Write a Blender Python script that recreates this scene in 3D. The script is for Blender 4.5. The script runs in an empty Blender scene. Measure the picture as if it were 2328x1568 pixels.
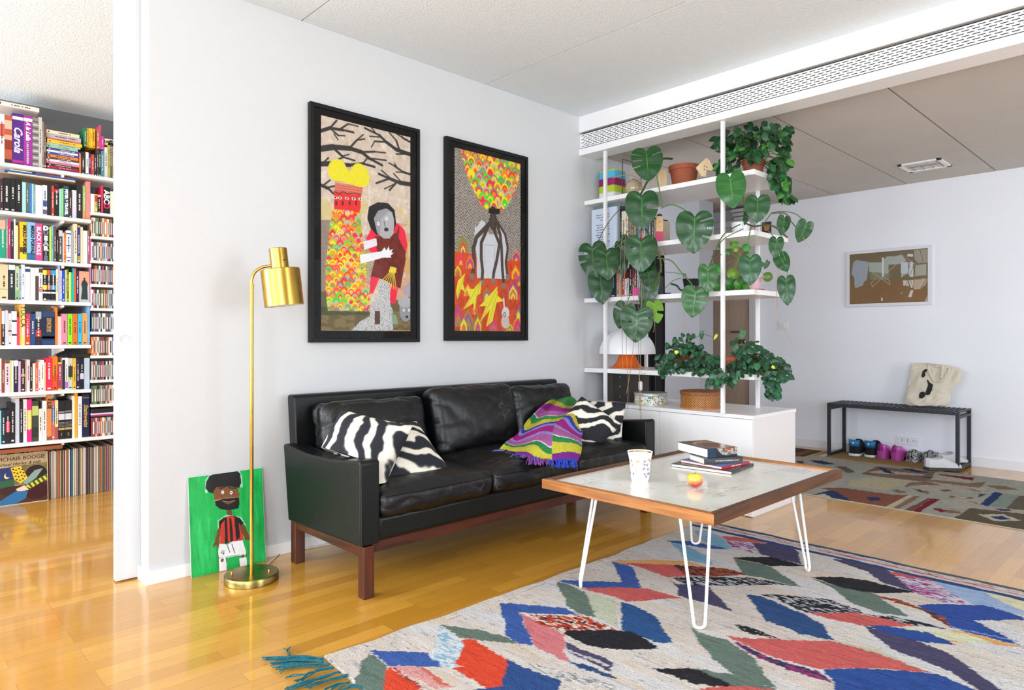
import bpy, math, random
import numpy as np
from mathutils import Vector, Matrix, Euler, noise
PI = math.pi
sc = bpy.context.scene
C = sc.collection
rnd = random.Random(7)

# ---------------------------------------------------------------- camera, light, exposure
TH = math.radians(46.2)
FOC = 1531.0
CAMZ = 1.05
Fv = Vector((math.cos(TH), math.sin(TH), 0)); Rv = Vector((math.sin(TH), -math.cos(TH), 0)); CAM = Vector((0, 0, CAMZ))
cd = bpy.data.cameras.new('camera'); co = bpy.data.objects.new('camera', cd); C.objects.link(co)
co.location = CAM; co.rotation_euler = (PI/2, 0, TH - PI/2)
cd.sensor_width = 36; cd.lens = FOC/2328*36; cd.shift_y = -16/2328; cd.clip_start = 0.05
sc.camera = co
sc.view_settings.view_transform = 'Standard'; sc.view_settings.look = 'None'
sc.view_settings.gamma = 1; sc.view_settings.exposure = 0.15
sc.view_settings.use_curve_mapping = False
sc.cycles.use_denoising = True
sc.cycles.max_bounces = 10; sc.cycles.diffuse_bounces = 6
sc.cycles.sample_clamp_indirect = 6
w = bpy.data.worlds.new('world'); sc.world = w; w.use_nodes = True
w.node_tree.nodes['Background'].inputs[0].default_value = (0.93, 0.96, 1, 1)
w.node_tree.nodes['Background'].inputs[1].default_value = .6
def area(name, loc, rot, sx, sy, power, col=(1, 1, 1)):
    l = bpy.data.lights.new(name, 'AREA'); l.shape = 'RECTANGLE'; l.size = sx; l.size_y = sy; l.energy = power; l.color = col
    o = bpy.data.objects.new(name, l); C.objects.link(o); o.location = loc; o.rotation_euler = rot
    return o
# daylight through the window openings of the outer wall at X = -2.2, facing +X
SKY = (0.84, 0.92, 1.0)
area('window_and_fill_light', (-2.30, 1.85, 1.45), (0, -PI/2, 0), 1.9, 1.6, 68, SKY)
area('window_and_fill_light', (-2.30, .2, 1.45), (0, -PI/2, 0), 1.9, 1.5, 22, SKY)
area('window_and_fill_light', (-2.30, -1.9, 1.45), (0, -PI/2, 0), 1.9, 1.8, 165, SKY)
area('window_and_fill_light', (-2.30, 4.35, 1.25), (0, -PI/2, 0), 2.3, 2.0, 185, (0.93, 0.96, 1))
# added fill lamps, unseen: two behind the camera, one at the hallway end
area('window_and_fill_light', (2.8, -3.3, 1.4), (PI/2, 0, 0), 1.6, 1.9, 80, SKY)
area('window_and_fill_light', (5.4, -3.3, 1.35), (PI/2, 0, 0), 1.6, 1.8, 16, (0.76, 0.86, 1))
area('window_and_fill_light', (4.7, 5.44, 1.5), (-PI/2, 0, 0), 1.2, 1.6, 42, (0.86, 0.92, 1))  # fill added to brighten the grey hall wall, no window here

# ---------------------------------------------------------------- helpers
def ray(px, py):
    return Fv + Rv*((px-1164)/FOC) + Vector((0, 0, (768-py)/FOC))
def at(px, py, X=None, Y=None, Z=None):
    d = ray(px, py)
    t = X/d.x if X is not None else (Y/d.y if Y is not None else (Z-CAMZ)/d.z)
    return CAM + d*t
def zof(px, py, x, y):          # height of an image row at a known plan position
    return CAMZ + (768-py)/FOC*(Fv.x*x + Fv.y*y)
def lin(c):
    if isinstance(c, str):
        c = [int(c[i:i+2], 16)/255 for i in (0, 2, 4)]
    return tuple(((x/12.92) if x <= .04045 else ((x+.055)/1.055)**2.4) for x in c[:3])
MATS = {}
def mat(name, col='cccccc', rough=.5, metal=0., var=0., vscale=8., bump=0., bscale=60., spec=.5, coat=0., stretch=(1, 1, 1), trans=0., emit=None, sheen=0., detail=4.):
    if name in MATS: return MATS[name]
    m = bpy.data.materials.new(name); m.use_nodes = True; n = m.node_tree.nodes; l = m.node_tree.links
    b = n['Principled BSDF']; c = lin(col)
    b.inputs['Base Color'].default_value = (*c, 1); b.inputs['Roughness'].default_value = rough; b.inputs['Metallic'].default_value = metal
    b.inputs['Specular IOR Level'].default_value = spec; b.inputs['Coat Weight'].default_value = coat
    b.inputs['Transmission Weight'].default_value = trans; b.inputs['Sheen Weight'].default_value = sheen
    b.inputs['Coat Roughness'].default_value = .08
    if emit: b.inputs['Emission Color'].default_value = (*lin(emit[0]), 1); b.inputs['Emission Strength'].default_value = emit[1]
    if var or bump:
        tc = n.new('ShaderNodeTexCoord'); mp = n.new('ShaderNodeMapping'); mp.inputs['Scale'].default_value = stretch
        l.new(tc.outputs['Object'], mp.inputs[0])
    if var:
        t = n.new('ShaderNodeTexNoise'); t.inputs['Scale'].default_value = vscale; t.inputs['Detail'].default_value = detail; l.new(mp.outputs[0], t.inputs[0])
        r = n.new('ShaderNodeValToRGB'); r.color_ramp.elements[0].position = .3; r.color_ramp.elements[1].position = .7
        r.color_ramp.elements[0].color = (*[max(0, x*(1-var)) for x in c], 1); r.color_ramp.elements[1].color = (*[min(1, x*(1+var)) for x in c], 1)
        l.new(t.outputs[0], r.inputs[0]); l.new(r.outputs[0], b.inputs['Base Color'])
    if bump:
        t2 = n.new('ShaderNodeTexNoise'); t2.inputs['Scale'].default_value = bscale; t2.inputs['Detail'].default_value = 3; l.new(mp.outputs[0], t2.inputs[0])
        bp = n.new('ShaderNodeBump'); bp.inputs['Strength'].default_value = bump; bp.inputs['Distance'].default_value = .01
        l.new(t2.outputs[0], bp.inputs['Height']); l.new(bp.outputs[0], b.inputs['Normal'])
    MATS[name] = m; return m
def cmat(name, rough=.6, bump=0., bscale=300., coat=0., spec=.4, grain=0., metal=0.):
    """material that reads the mesh's own colours (attribute Col)"""
    if name in MATS: return MATS[name]
    m = mat(name, 'ffffff', rough, metal, bump=bump, bscale=bscale, coat=coat, spec=spec)
    n = m.node_tree.nodes; l = m.node_tree.links
    a = n.new('ShaderNodeAttribute'); a.attribute_name = 'Col'; out = a.outputs['Color']
    if grain:
        tc = n.new('ShaderNodeTexCoord'); t = n.new('ShaderNodeTexNoise'); t.inputs['Scale'].default_value = 260; t.inputs['Detail'].default_value = 2
        l.new(tc.outputs['Object'], t.inputs[0])
        mr = n.new('ShaderNodeMapRange'); mr.inputs[1].default_value = .3; mr.inputs[2].default_value = .7; mr.inputs[3].default_value = 1-grain; mr.inputs[4].default_value = 1+grain*.6
        l.new(t.outputs[0], mr.inputs[0])
        x = n.new('ShaderNodeVectorMath'); x.operation = 'SCALE'; l.new(out, x.inputs[0]); l.new(mr.outputs[0], x.inputs['Scale']); out = x.outputs[0]
    l.new(out, n['Principled BSDF'].inputs['Base Color'])
    return m
def wood(name, c1, c2, rough=.4, axis=0, scale=6., coat=0.):
    if name in MATS: return MATS[name]
    m = mat(name, c1, rough, coat=coat); n = m.node_tree.nodes; l = m.node_tree.links
    tc = n.new('ShaderNodeTexCoord'); mp = n.new('ShaderNodeMapping'); s = [12, 12, 12]; s[axis] = 1.0; mp.inputs['Scale'].default_value = s
    t = n.new('ShaderNodeTexNoise'); t.inputs['Scale'].default_value = scale; t.inputs['Detail'].default_value = 6; t.inputs['Distortion'].default_value = .4
    r = n.new('ShaderNodeValToRGB'); r.color_ramp.elements[0].position = .32; r.color_ramp.elements[1].position = .68
    r.color_ramp.elements[0].color = (*lin(c1), 1); r.color_ramp.elements[1].color = (*lin(c2), 1)
    l.new(tc.outputs['Object'], mp.inputs[0]); l.new(mp.outputs[0], t.inputs[0]); l.new(t.outputs[0], r.inputs[0]); l.new(r.outputs[0], n['Principled BSDF'].inputs['Base Color'])
    return m
def wm(o):
    m = Matrix.Identity(4)
    while o is not None:
        m = o.matrix_basis @ m; o = o.parent
    return m
def tag(o, label=None, cat=None, group=None, kind=None):
    if label: o['label'] = label
    if cat: o['category'] = cat
    if group: o['group'] = group
    if kind: o['kind'] = kind
    return o
def thing(name, label, cat, loc=(0, 0, 0), rz=0, group=None):
    o = bpy.data.objects.new(name, None); C.objects.link(o); o.empty_display_size = .05
    o.location = loc; o.rotation_euler = (0, 0, rz)
    return tag(o, label, cat, group)
class MB:
    def __init__(s): s.v = []; s.f = []; s.m = []; s.c = []; s.hc = False
    def add(s, vs, fs, mi=0, col=None):
        k = len(s.v); s.v += [tuple(p) for p in vs]; s.f += [[k+i for i in f] for f in fs]; s.m += [mi]*len(fs)
        if col is not None: s.hc = True
        cc = lin(col) if col is not None else (1, 1, 1)
        s.c += [cc]*len(vs); return s
    def addc(s, vs, fs, cols, mi=0):
        k = len(s.v); s.v += [tuple(p) for p in vs]; s.f += [[k+i for i in f] for f in fs]; s.m += [mi]*len(fs); s.hc = True
        s.c += [tuple(c) for c in cols]; return s
    def box(s, x0, x1, y0, y1, z0, z1, mi=0, M=None, col=None):
        v = [Vector((x, y, z)) for z in (z0, z1) for y in (y0, y1) for x in (x0, x1)]
        if M is not None: v = [M @ p for p in v]
        return s.add(v, [(0, 2, 3, 1), (4, 5, 7, 6), (0, 1, 5, 4), (2, 6, 7, 3), (0, 4, 6, 2), (1, 3, 7, 5)], mi, col)
    def tube(s, pts, r, n=8, mi=0, caps=True, col=None, closed=False):
        pts = [Vector(p) for p in pts]; N = len(pts); rs = r if isinstance(r, (list, tuple)) else [r]*N
        vs = []; up = None
        for i, p in enumerate(pts):
            if closed: t = pts[(i+1) % N] - pts[i-1]
            else: t = pts[min(i+1, N-1)] - pts[max(i-1, 0)]
            t = t.normalized() if t.length > 1e-9 else Vector((0, 0, 1))
            if up is None: up = t.orthogonal().normalized()
            else:
                up = up - t*up.dot(t); up = up.normalized() if up.length > 1e-6 else t.orthogonal().normalized()
            b = t.cross(up)
            for k in range(n):
                a = 2*PI*k/n; vs.append(p + (up*math.cos(a) + b*math.sin(a))*rs[i])
        fs = []
        for i in range(N if closed else N-1):
            j = (i+1) % N
            for k in range(n): fs.append((i*n+k, i*n+(k+1) % n, j*n+(k+1) % n, j*n+k))
        if caps and not closed: fs += [tuple(range(n-1, -1, -1)), tuple(range((N-1)*n, N*n))]
        return s.add(vs, fs, mi, col)
    def lathe(s, prof, c=(0, 0, 0), n=32, mi=0, M=None, col=None, caps=True):
        vs = []
        for r, z in prof:
            for k in range(n):
                a = 2*PI*k/n; p = Vector((r*math.cos(a), r*math.sin(a), z))
                vs.append((M @ p if M is not None else p) + Vector(c))
        fs = []
        for i in range(len(prof)-1):
            for k in range(n): fs.append((i*n+k, i*n+(k+1) % n, (i+1)*n+(k+1) % n, (i+1)*n+k))
        if caps:
            if prof[0][0] > 1e-6: fs.append(tuple(range(n-1, -1, -1)))
            if prof[-1][0] > 1e-6: fs.append(tuple(range((len(prof)-1)*n, len(prof)*n)))
        return s.add(vs, fs, mi, col)
    def prism(s, poly, d0, d1, fn, mi=0, col=None):
        """poly in 2D, fn(u, v, d) -> 3D"""
        n = len(poly); vs = [fn(u, v, d0) for u, v in poly] + [fn(u, v, d1) for u, v in poly]
        fs = [tuple(range(n-1, -1, -1)), tuple(range(n, 2*n))] + [(i, (i+1) % n, n+(i+1) % n, n+i) for i in range(n)]
        return s.add(vs, fs, mi, col)
    def grid(s, fn, nu, nv, mi=0, cols=None, wrapu=False):
        vs = [fn(i/nu, j/nv) for j in range(nv+1) for i in range(nu+1)]
        fs = [(j*(nu+1)+i, j*(nu+1)+i+1, (j+1)*(nu+1)+i+1, (j+1)*(nu+1)+i) for j in range(nv) for i in range(nu)]
        if cols is not None: return s.addc(vs, fs, cols, mi)
        return s.add(vs, fs, mi)
    def build(s, name, m, parent=None, smooth=False, bevel=0, seg=2, sub=0, label=None, origin=None, local=False, kind=None, solid=0, angle=40):
        me = bpy.data.meshes.new(name)
        M = Matrix.Identity(4)
        if parent is not None and not local: M = wm(parent).inverted()
        O = Vector(origin) if origin is not None else Vector((0, 0, 0))
        vs = [M @ Vector(p) - O for p in s.v]
        me.from_pydata([tuple(p) for p in vs], [], s.f)
        for mm in (m if isinstance(m, (list, tuple)) else [m]): me.materials.append(mm)
        if len(me.materials) > 1: me.polygons.foreach_set('material_index', s.m)
        if s.hc:
            a = me.color_attributes.new('Col', 'FLOAT_COLOR', 'POINT')
            arr = np.ones((len(s.c), 4), dtype=np.float32); arr[:, :3] = np.array(s.c, dtype=np.float32); a.data.foreach_set('color', arr.ravel())
        me.update()
        if smooth:
            me.polygons.foreach_set('use_smooth', [True]*len(me.polygons))
            if angle < 180: me.set_sharp_from_angle(angle=math.radians(angle))
        o = bpy.data.objects.new(name, me); C.objects.link(o)
        if parent is not None: o.parent = parent
        o.location = O
        if solid: q = o.modifiers.new('solid', 'SOLIDIFY'); q.thickness = solid; q.offset = 0
        if bevel: q = o.modifiers.new('bevel', 'BEVEL'); q.width = bevel; q.segments = seg; q.limit_method = 'ANGLE'; q.angle_limit = math.radians(35); q.harden_normals = False
        if sub: q = o.modifiers.new('sub', 'SUBSURF'); q.levels = sub; q.render_levels = sub
        if label: o['label'] = label
        if kind: o['kind'] = kind
        return o
def obj(name, mb, m, parent=None, **k): return mb.build(name, m, parent, **k)
def struct(name, mb, m, parent=None, **k):
    o = mb.build(name, m, parent, **k)
    if parent is None: o['kind'] = 'structure'
    return o
def txt(s, size, mt, M, parent, name='lettering', align='CENTER', depth=.0004, bold=0, sx=1., script=False, spacing=1.):
    """lettering as a mesh; M maps the text's own plane into the world"""
    cu = bpy.data.curves.new('t', 'FONT'); cu.body = s; cu.size = size; cu.align_x = align; cu.align_y = 'CENTER'; cu.extrude = depth
    cu.resolution_u = 2; cu.space_character = spacing
    if bold: cu.offset = bold
    if script: cu.shear = .35
    t = bpy.data.objects.new('t', cu)
    me = bpy.data.meshes.new_from_object(t); bpy.data.objects.remove(t); bpy.data.curves.remove(cu)
    me.transform(Matrix.Diagonal((sx, 1, 1, 1)))
    PM = wm(parent).inverted() if parent is not None else Matrix.Identity(4)
    me.transform(PM @ M); me.materials.clear(); me.materials.append(mt); me.name = name
    o = bpy.data.objects.new(name, me); C.objects.link(o)
    if parent is not None: o.parent = parent
    return o
def frame3(o, ex, ey, ez):
    m = Matrix.Identity(4)
    for i, e in enumerate((ex, ey, ez)):
        for j in range(3): m[j][i] = e[j]
    for j in range(3): m[j][3] = o[j]
    return m
def roundbox(c, size, r, n=10, fn=None, M=None, mb=None, col=None):
    """box with rounded edges, surface displaced by fn(p_unit, normal)->Vector; size = full dims"""
    mb = mb or MB(); hx, hy, hz = [s/2 for s in size]; r = min(r, hx*.999, hy*.999, hz*.999)
    key = {}; vs = []; fs = []
    def V(i, j, k):
        q = (i, j, k)
        if q in key: return key[q]
        u = Vector((i/n*2-1, j/n*2-1, k/n*2-1)); p = Vector((u.x*hx, u.y*hy, u.z*hz))
        inn = Vector((max(-hx+r, min(hx-r, p.x)), max(-hy+r, min(hy-r, p.y)), max(-hz+r, min(hz-r, p.z))))
        d = p - inn; nn = d.normalized() if d.length > 1e-9 else u.normalized()
        if d.length > 1e-9: p = inn + nn*r
        if fn: p = p + fn(u, nn, p)
        p = p if M is None else M @ p
        key[q] = len(vs); vs.append(p + Vector(c)); return key[q]
    for a in range(n):
        for b in range(n):
            for k, fl in ((0, 1), (n, 0)):
                for A in range(3):
                    def Q(s_, t_):
                        q = [0, 0, 0]; q[A] = k; q[(A+1) % 3] = s_; q[(A+2) % 3] = t_; return V(*q)
                    f = [Q(a, b), Q(a+1, b), Q(a+1, b+1), Q(a, b+1)]
                    fs.append(f[::-1] if fl else f)
    return mb.add(vs, fs, 0, col)
def smooth_path(pts, n=6):
    pts = [Vector(p) for p in pts]; out = []
    for i in range(len(pts)-1):
        p0 = pts[max(i-1, 0)]; p1 = pts[i]; p2 = pts[i+1]; p3 = pts[min(i+2, len(pts)-1)]
        for k in range(n):
            t = k/n; out.append(.5*((2*p1)+(p2-p0)*t+(2*p0-5*p1+4*p2-p3)*t*t+(3*p1-p0-3*p2+p3)*t**3))
    out.append(pts[-1]); return out
def nz(x, y=0., z=0.): return noise.noise(Vector((x, y, z)))
class Canvas:
    """small colour raster used as the mesh colours of printed, painted or woven surfaces"""
    def __init__(s, w, h, nu, nv, bg='ffffff'):
        s.w, s.h = w, h; s.nu, s.nv = nu, nv
        u, v = np.meshgrid(np.linspace(0, w, nu+1), np.linspace(0, h, nv+1)); s.U, s.V = u, v
        s.a = np.empty(u.shape+(3,)); s.a[:] = lin(bg); s.r = np.random.RandomState(3)
    def inside(s, pts, U=None, V=None):
        U = s.U if U is None else U; V = s.V if V is None else V; m = np.zeros(U.shape, bool); n = len(pts)
        for i in range(n):
            x0, y0 = pts[i]; x1, y1 = pts[(i+1) % n]
            if y0 == y1: continue
            c = ((V >= min(y0, y1)) & (V < max(y0, y1)) & (U < x0+(V-y0)*(x1-x0)/(y1-y0))); m ^= c
        return m
    def seg(s, pts, U=None, V=None):
        U = s.U if U is None else U; V = s.V if V is None else V; d = np.full(U.shape, 1e9)
        for (x0, y0), (x1, y1) in zip(pts[:-1], pts[1:]):
            L = (x1-x0)**2+(y1-y0)**2+1e-12; t = np.clip(((U-x0)*(x1-x0)+(V-y0)*(y1-y0))/L, 0, 1)
            d = np.minimum(d, np.hypot(U-x0-t*(x1-x0), V-y0-t*(y1-y0)))
        return d
    def fill(s, m, c, al=1.):
        c = np.array(lin(c)) if isinstance(c, str) else np.asarray(c)
        m = m.astype(float)[..., None]*al; s.a = s.a*(1-m)+c*m
    def poly(s, pts, c, al=1.): s.fill(s.inside(pts), c, al)
    def ell(s, cx, cy, rx, ry, c, rot=0., al=1.):
        x = (s.U-cx)*math.cos(rot)+(s.V-cy)*math.sin(rot); y = -(s.U-cx)*math.sin(rot)+(s.V-cy)*math.cos(rot)
        s.fill((x/rx)**2+(y/ry)**2 < 1, c, al)
    def line(s, pts, wd, c, al=1.):
        px = s.w/s.nu; d = s.seg(pts); s.fill(np.clip((wd-d)/px+.5, 0, 1), c, al)
    def noise(s, su, sv, seed=0, oct=1):
        """value noise in -1..1, cell sizes su, sv"""
        out = np.zeros(s.U.shape); am = 1.
        for o in range(oct):
            r = np.random.RandomState(seed+o); gu = int(s.w/su)+3; gv = int(s.h/sv)+3; g = r.rand(gv, gu)*2-1
            x = s.U/su; y = s.V/sv; xi = x.astype(int); yi = y.astype(int); fx = x-xi; fy = y-yi; fx = fx*fx*(3-2*fx); fy = fy*fy*(3-2*fy)
            out += am*((g[yi, xi]*(1-fx)+g[yi, xi+1]*fx)*(1-fy)+(g[yi+1, xi]*(1-fx)+g[yi+1, xi+1]*fx)*fy); am *= .5; su /= 2; sv /= 2
        return out
    def mul(s, f): s.a = np.clip(s.a*f[..., None], 0, 1)
    def mesh(s, fn, mb=None, mi=0):
        """fn(u 0..1, v 0..1)->3D, v downwards"""
        mb = mb or MB()
        return mb.grid(fn, s.nu, s.nv, mi, s.a.reshape(-1, 3).tolist())
# ---------------------------------------------------------------- the room
WHITE = mat('white_paint', 'cfd1d3', .55, bump=.03, bscale=180)
WHITEG = mat('white_gloss_paint', 'f0f0ef', .32)
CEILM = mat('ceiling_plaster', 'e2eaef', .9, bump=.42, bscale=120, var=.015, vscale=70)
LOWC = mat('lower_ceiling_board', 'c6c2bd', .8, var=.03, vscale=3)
DARK = mat('dark_gap', '2b2a2a', .8)
YW = 3.145; HC = 2.63; LC = 2.392
def floor_mat():
    m = bpy.data.materials.new('oak_parquet'); m.use_nodes = True; n = m.node_tree.nodes; l = m.node_tree.links; b = n['Principled BSDF']
    tc = n.new('ShaderNodeTexCoord')
    br = n.new('ShaderNodeTexBrick'); br.offset = .37; br.offset_frequency = 3; br.squash = 1.0
    br.inputs['Scale'].default_value = 1; br.inputs['Brick Width'].default_value = .52; br.inputs['Row Height'].default_value = .068
    br.inputs['Mortar Size'].default_value = .0007; br.inputs['Mortar Smooth'].default_value = .3; br.inputs['Bias'].default_value = 0
    br.inputs['Color1'].default_value = (*lin('d69c3a'), 1); br.inputs['Color2'].default_value = (*lin('bd8426'), 1); br.inputs['Mortar'].default_value = (*lin('9a6a2c'), 1)
    l.new(tc.outputs['Object'], br.inputs[0])
    mp = n.new('ShaderNodeMapping'); mp.inputs['Scale'].default_value = (2.2, 60, 1); l.new(tc.outputs['Object'], mp.inputs[0])
    t = n.new('ShaderNodeTexNoise'); t.inputs['Scale'].default_value = 3; t.inputs['Detail'].default_value = 7; l.new(mp.outputs[0], t.inputs[0])
    mr = n.new('ShaderNodeMapRange'); mr.inputs[1].default_value = .25; mr.inputs[2].default_value = .75; mr.inputs[3].default_value = .86; mr.inputs[4].default_value = 1.10
    l.new(t.outputs[0], mr.inputs[0])
    x = n.new('ShaderNodeVectorMath'); x.operation = 'SCALE'; l.new(br.outputs['Color'], x.inputs[0]); l.new(mr.outputs[0], x.inputs['Scale'])
    l.new(x.outputs[0], b.inputs['Base Color'])
    b.inputs['Roughness'].default_value = .34; b.inputs['Coat Weight'].default_value = .9; b.inputs['Coat Roughness'].default_value = .09
    t3 = n.new('ShaderNodeTexNoise'); t3.inputs['Scale'].default_value = 5; l.new(tc.outputs['Object'], t3.inputs[0])
    bp = n.new('ShaderNodeBump'); bp.inputs['Strength'].default_value = .05; bp.inputs['Distance'].default_value = .02; l.new(t3.outputs[0], bp.inputs['Height'])
    bp2 = n.new('ShaderNodeBump'); bp2.inputs['Strength'].default_value = .12; bp2.inputs['Distance'].default_value = .001; l.new(br.outputs['Fac'], bp2.inputs['Height']); bp2.invert = True
    l.new(bp.outputs[0], bp2.inputs['Normal']); l.new(bp2.outputs[0], b.inputs['Normal']); l.new(bp2.outputs[0], b.inputs['Coat Normal'])
    return m
FLOOR = floor_mat()
struct('floor', MB().box(-2.4, 6.8, -3.5, 5.8, -.1, 0), FLOOR)
# main ceiling: slabs with thin open joints running along Y
j1 = at(1105, 191, Z=HC).x; j2 = at(685, 48, Z=HC).x
mb = MB(); xs = [-2.4, j2 - 1.22, j2, j1, 3.69]
for a, b_ in zip(xs[:-1], xs[1:]): mb.box(a+(.0 if a == -2.4 else .004), b_-.004, -3.5, 5.8, HC, HC+.05)
mb.box(-2.4, 3.69, -3.5, 5.8, HC+.05, HC+.08, 1)
struct('ceiling', mb, [CEILM, mat('joint_filler', 'b49a8c', .9)])
# lower ceiling with board joints along X
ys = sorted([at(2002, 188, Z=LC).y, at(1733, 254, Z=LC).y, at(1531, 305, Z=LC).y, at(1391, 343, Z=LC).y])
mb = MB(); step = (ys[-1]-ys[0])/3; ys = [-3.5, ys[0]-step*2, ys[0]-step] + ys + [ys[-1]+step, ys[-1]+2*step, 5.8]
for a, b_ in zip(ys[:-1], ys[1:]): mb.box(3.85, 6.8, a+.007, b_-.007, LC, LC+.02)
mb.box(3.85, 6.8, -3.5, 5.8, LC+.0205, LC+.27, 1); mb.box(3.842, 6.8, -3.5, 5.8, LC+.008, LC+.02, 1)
struct('ceiling.001', mb, [LOWC, mat('joint_backing', 'a9a49f', .8)])  # second material: backing seen through the joints, darker than the boards
# picture wall, its end, other walls
struct('wall_left', MB().box(.868, 4.29, YW, 3.256, 0, HC), WHITE, bevel=.002)
struct('wall_far', MB().box(6.56, 6.8, -3.5, 5.8, 0, LC+.05), mat('far_wall_paint', 'e9ecf4', .6))
struct('wall_library', MB().box(-2.4, 3.2, 5.56, 5.8, 0, HC), mat('library_wall_shade', '6f6f70', .6))  # shadow behind the shelves is put into the wall's dark grey
struct('wall_divider', MB().box(2.6, 2.72, 3.256, 5.56, 0, HC), WHITE)
mb = MB()
for y0, y1 in ((-3.5, -2.85), (-.95, -.65), (2.75, 3.3), (5.4, 5.8)): mb.box(-2.4, -2.25, y0, y1, 0, HC)
mb.box(-2.4, -2.25, -3.5, 5.8, 0, .45); mb.box(-2.4, -2.25, -3.5, 5.8, 2.42, HC)
struct('wall_outer', mb, WHITE)
mb = MB(); mb.box(-2.4, 6.8, -3.5, -3.25, 0, .4); mb.box(-2.4, 6.8, -3.5, -3.25, 2.36, HC)
for x0, x1 in ((-2.4, -.6), (3.75, 4.55), (6.25, 6.8)): mb.box(x0, x1, -3.5, -3.25, .4, 2.36)
struct('wall_back', mb, WHITE)
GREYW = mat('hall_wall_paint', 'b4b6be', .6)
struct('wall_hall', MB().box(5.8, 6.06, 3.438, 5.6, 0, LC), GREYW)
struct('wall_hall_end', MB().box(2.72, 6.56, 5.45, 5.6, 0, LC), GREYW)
# baseboards
struct('baseboard_left', MB().prism([(4.29, YW-.012), (.856, YW-.012), (.856, 3.262), (.867, 3.262), (.867, YW-.001), (4.29, YW-.001)], 0, .055, lambda u, v, d: (u, v, d)), WHITEG)
struct('baseboard_far', MB().box(6.548, 6.56, -3.25, 3.2, 0, .075), mat('far_baseboard_paint', 'e2e4ea', .5), bevel=.001)
# sliding door leaving the pocket
door = struct('door_1', MB().box(.772, .9, 3.258, 3.298, .006, HC-.01), mat('door_paint', 'cdd0d4', .4), bevel=.0015)
hc = at(285, 769, Y=3.256)
CH = mat('satin_nickel', 'b9b4aa', .22, 1)
Mh = Matrix.Rotation(PI/2, 4, 'X')
hd = MB().lathe([(.0165, 0), (.0185, 0), (.0185, .003), (.0155, .003), (.0155, -.008), (.0, -.008)], hc+Vector((0, .0, 0)), 28, M=Mh, caps=False)
obj('door_handle', hd, CH, door, smooth=True)
# beam with ventilation grille
BEAM = mat('beam_paint', 'f1f1f2', .4)
mb = MB().box(3.68, 3.70, -3.3, YW, 2.516, HC)             # upper face
mb.box(3.70, 3.84, -3.3, YW, 2.52, HC)
mb.box(3.68, 3.84, -3.3, YW, 2.352, 2.398)                 # lower rail
mb.box(3.75, 3.84, -3.3, YW, 2.398, 2.52)
beam = struct('trim_1', mb, BEAM, bevel=.0015)
obj('grille_backing', MB().box(3.725, 3.75, -3.3, YW, 2.398, 2.52), DARK, beam)
# perforated plate: rows of staggered slots, real holes
mb = MB(); rows = 7; zt = 2.501; zb = 2.408; pitch = .0425; gap = .0115
def pl(y0, y1, z0, z1):
    def X(z): return 3.690 + (zt - z)*.05
    mb.add([(X(z0), y0, z0), (X(z0), y1, z0), (X(z1), y1, z1), (X(z1), y0, z1)], [(0, 1, 2, 3)])
hr = (zt-zb)/(rows*2+1); n = int((YW+3.3)/pitch)
pl(-3.3, YW, zt-hr*1.2, zt)
for i in range(rows):
    za = zt - hr*(2*i+1.2)
    off = pitch/2*(i % 2)
    for k in range(n+1):
        y = YW - k*pitch - off; pl(max(-3.3, y-gap), y, za-hr*.70, za)
    if off: pl(YW-off, YW, za-hr*.70, za)
    pl(-3.3, YW, za-hr*2, za-hr*.70)
obj('perforated_plate', mb, mat('grille_white', 'eff0f1', .45, .0), beam)
# ceiling luminaire in the lower ceiling
c4 = [at(2042, 375, Z=LC), at(2137, 357, Z=LC), at(2162, 374, Z=LC), at(2069, 391, Z=LC)]
cx = sum(p.x for p in c4)/4; cy = sum(p.y for p in c4)/4
wx = ((c4[2]-c4[1]).length+(c4[3]-c4[0]).length)/2; wy = ((c4[1]-c4[0]).length+(c4[3]-c4[2]).length)/2
t = thing('ceiling_light', 'recessed rectangular white ceiling fitting in the lower ceiling over the shoe bench', 'ceiling light', (cx, cy, LC))
hx, hy = wx/2, wy/2; z = LC
mb = MB()
for a in ((-hx, hx, -hy, -hy+.03), (-hx, hx, hy-.03, hy), (-hx, -hx+.03, -hy, hy), (hx-.03, hx, -hy, hy)): mb.box(cx+a[0], cx+a[1], cy+a[2], cy+a[3], z-.012, z-.001)
obj('frame', mb, WHITEG, t, bevel=.001)
mb = MB()
for k in range(4):
    y = cy - hy + .05 + k*(wy-.1)/3; mb.box(cx-hx+.03, cx+hx-.03, y-.004, y+.004, z-.011, z-.001)
mb.box(cx-.004, cx+.004, cy-hy+.03, cy+hy-.03, z-.011, z-.001)
obj('louvre', mb, CH, t)
obj('diffuser', MB().box(cx-hx+.03, cx+hx-.03, cy-hy+.03, cy+hy-.03, z-.004, z-.0005), mat('diffuser_white', 'd8dde0', .5), t)
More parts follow.
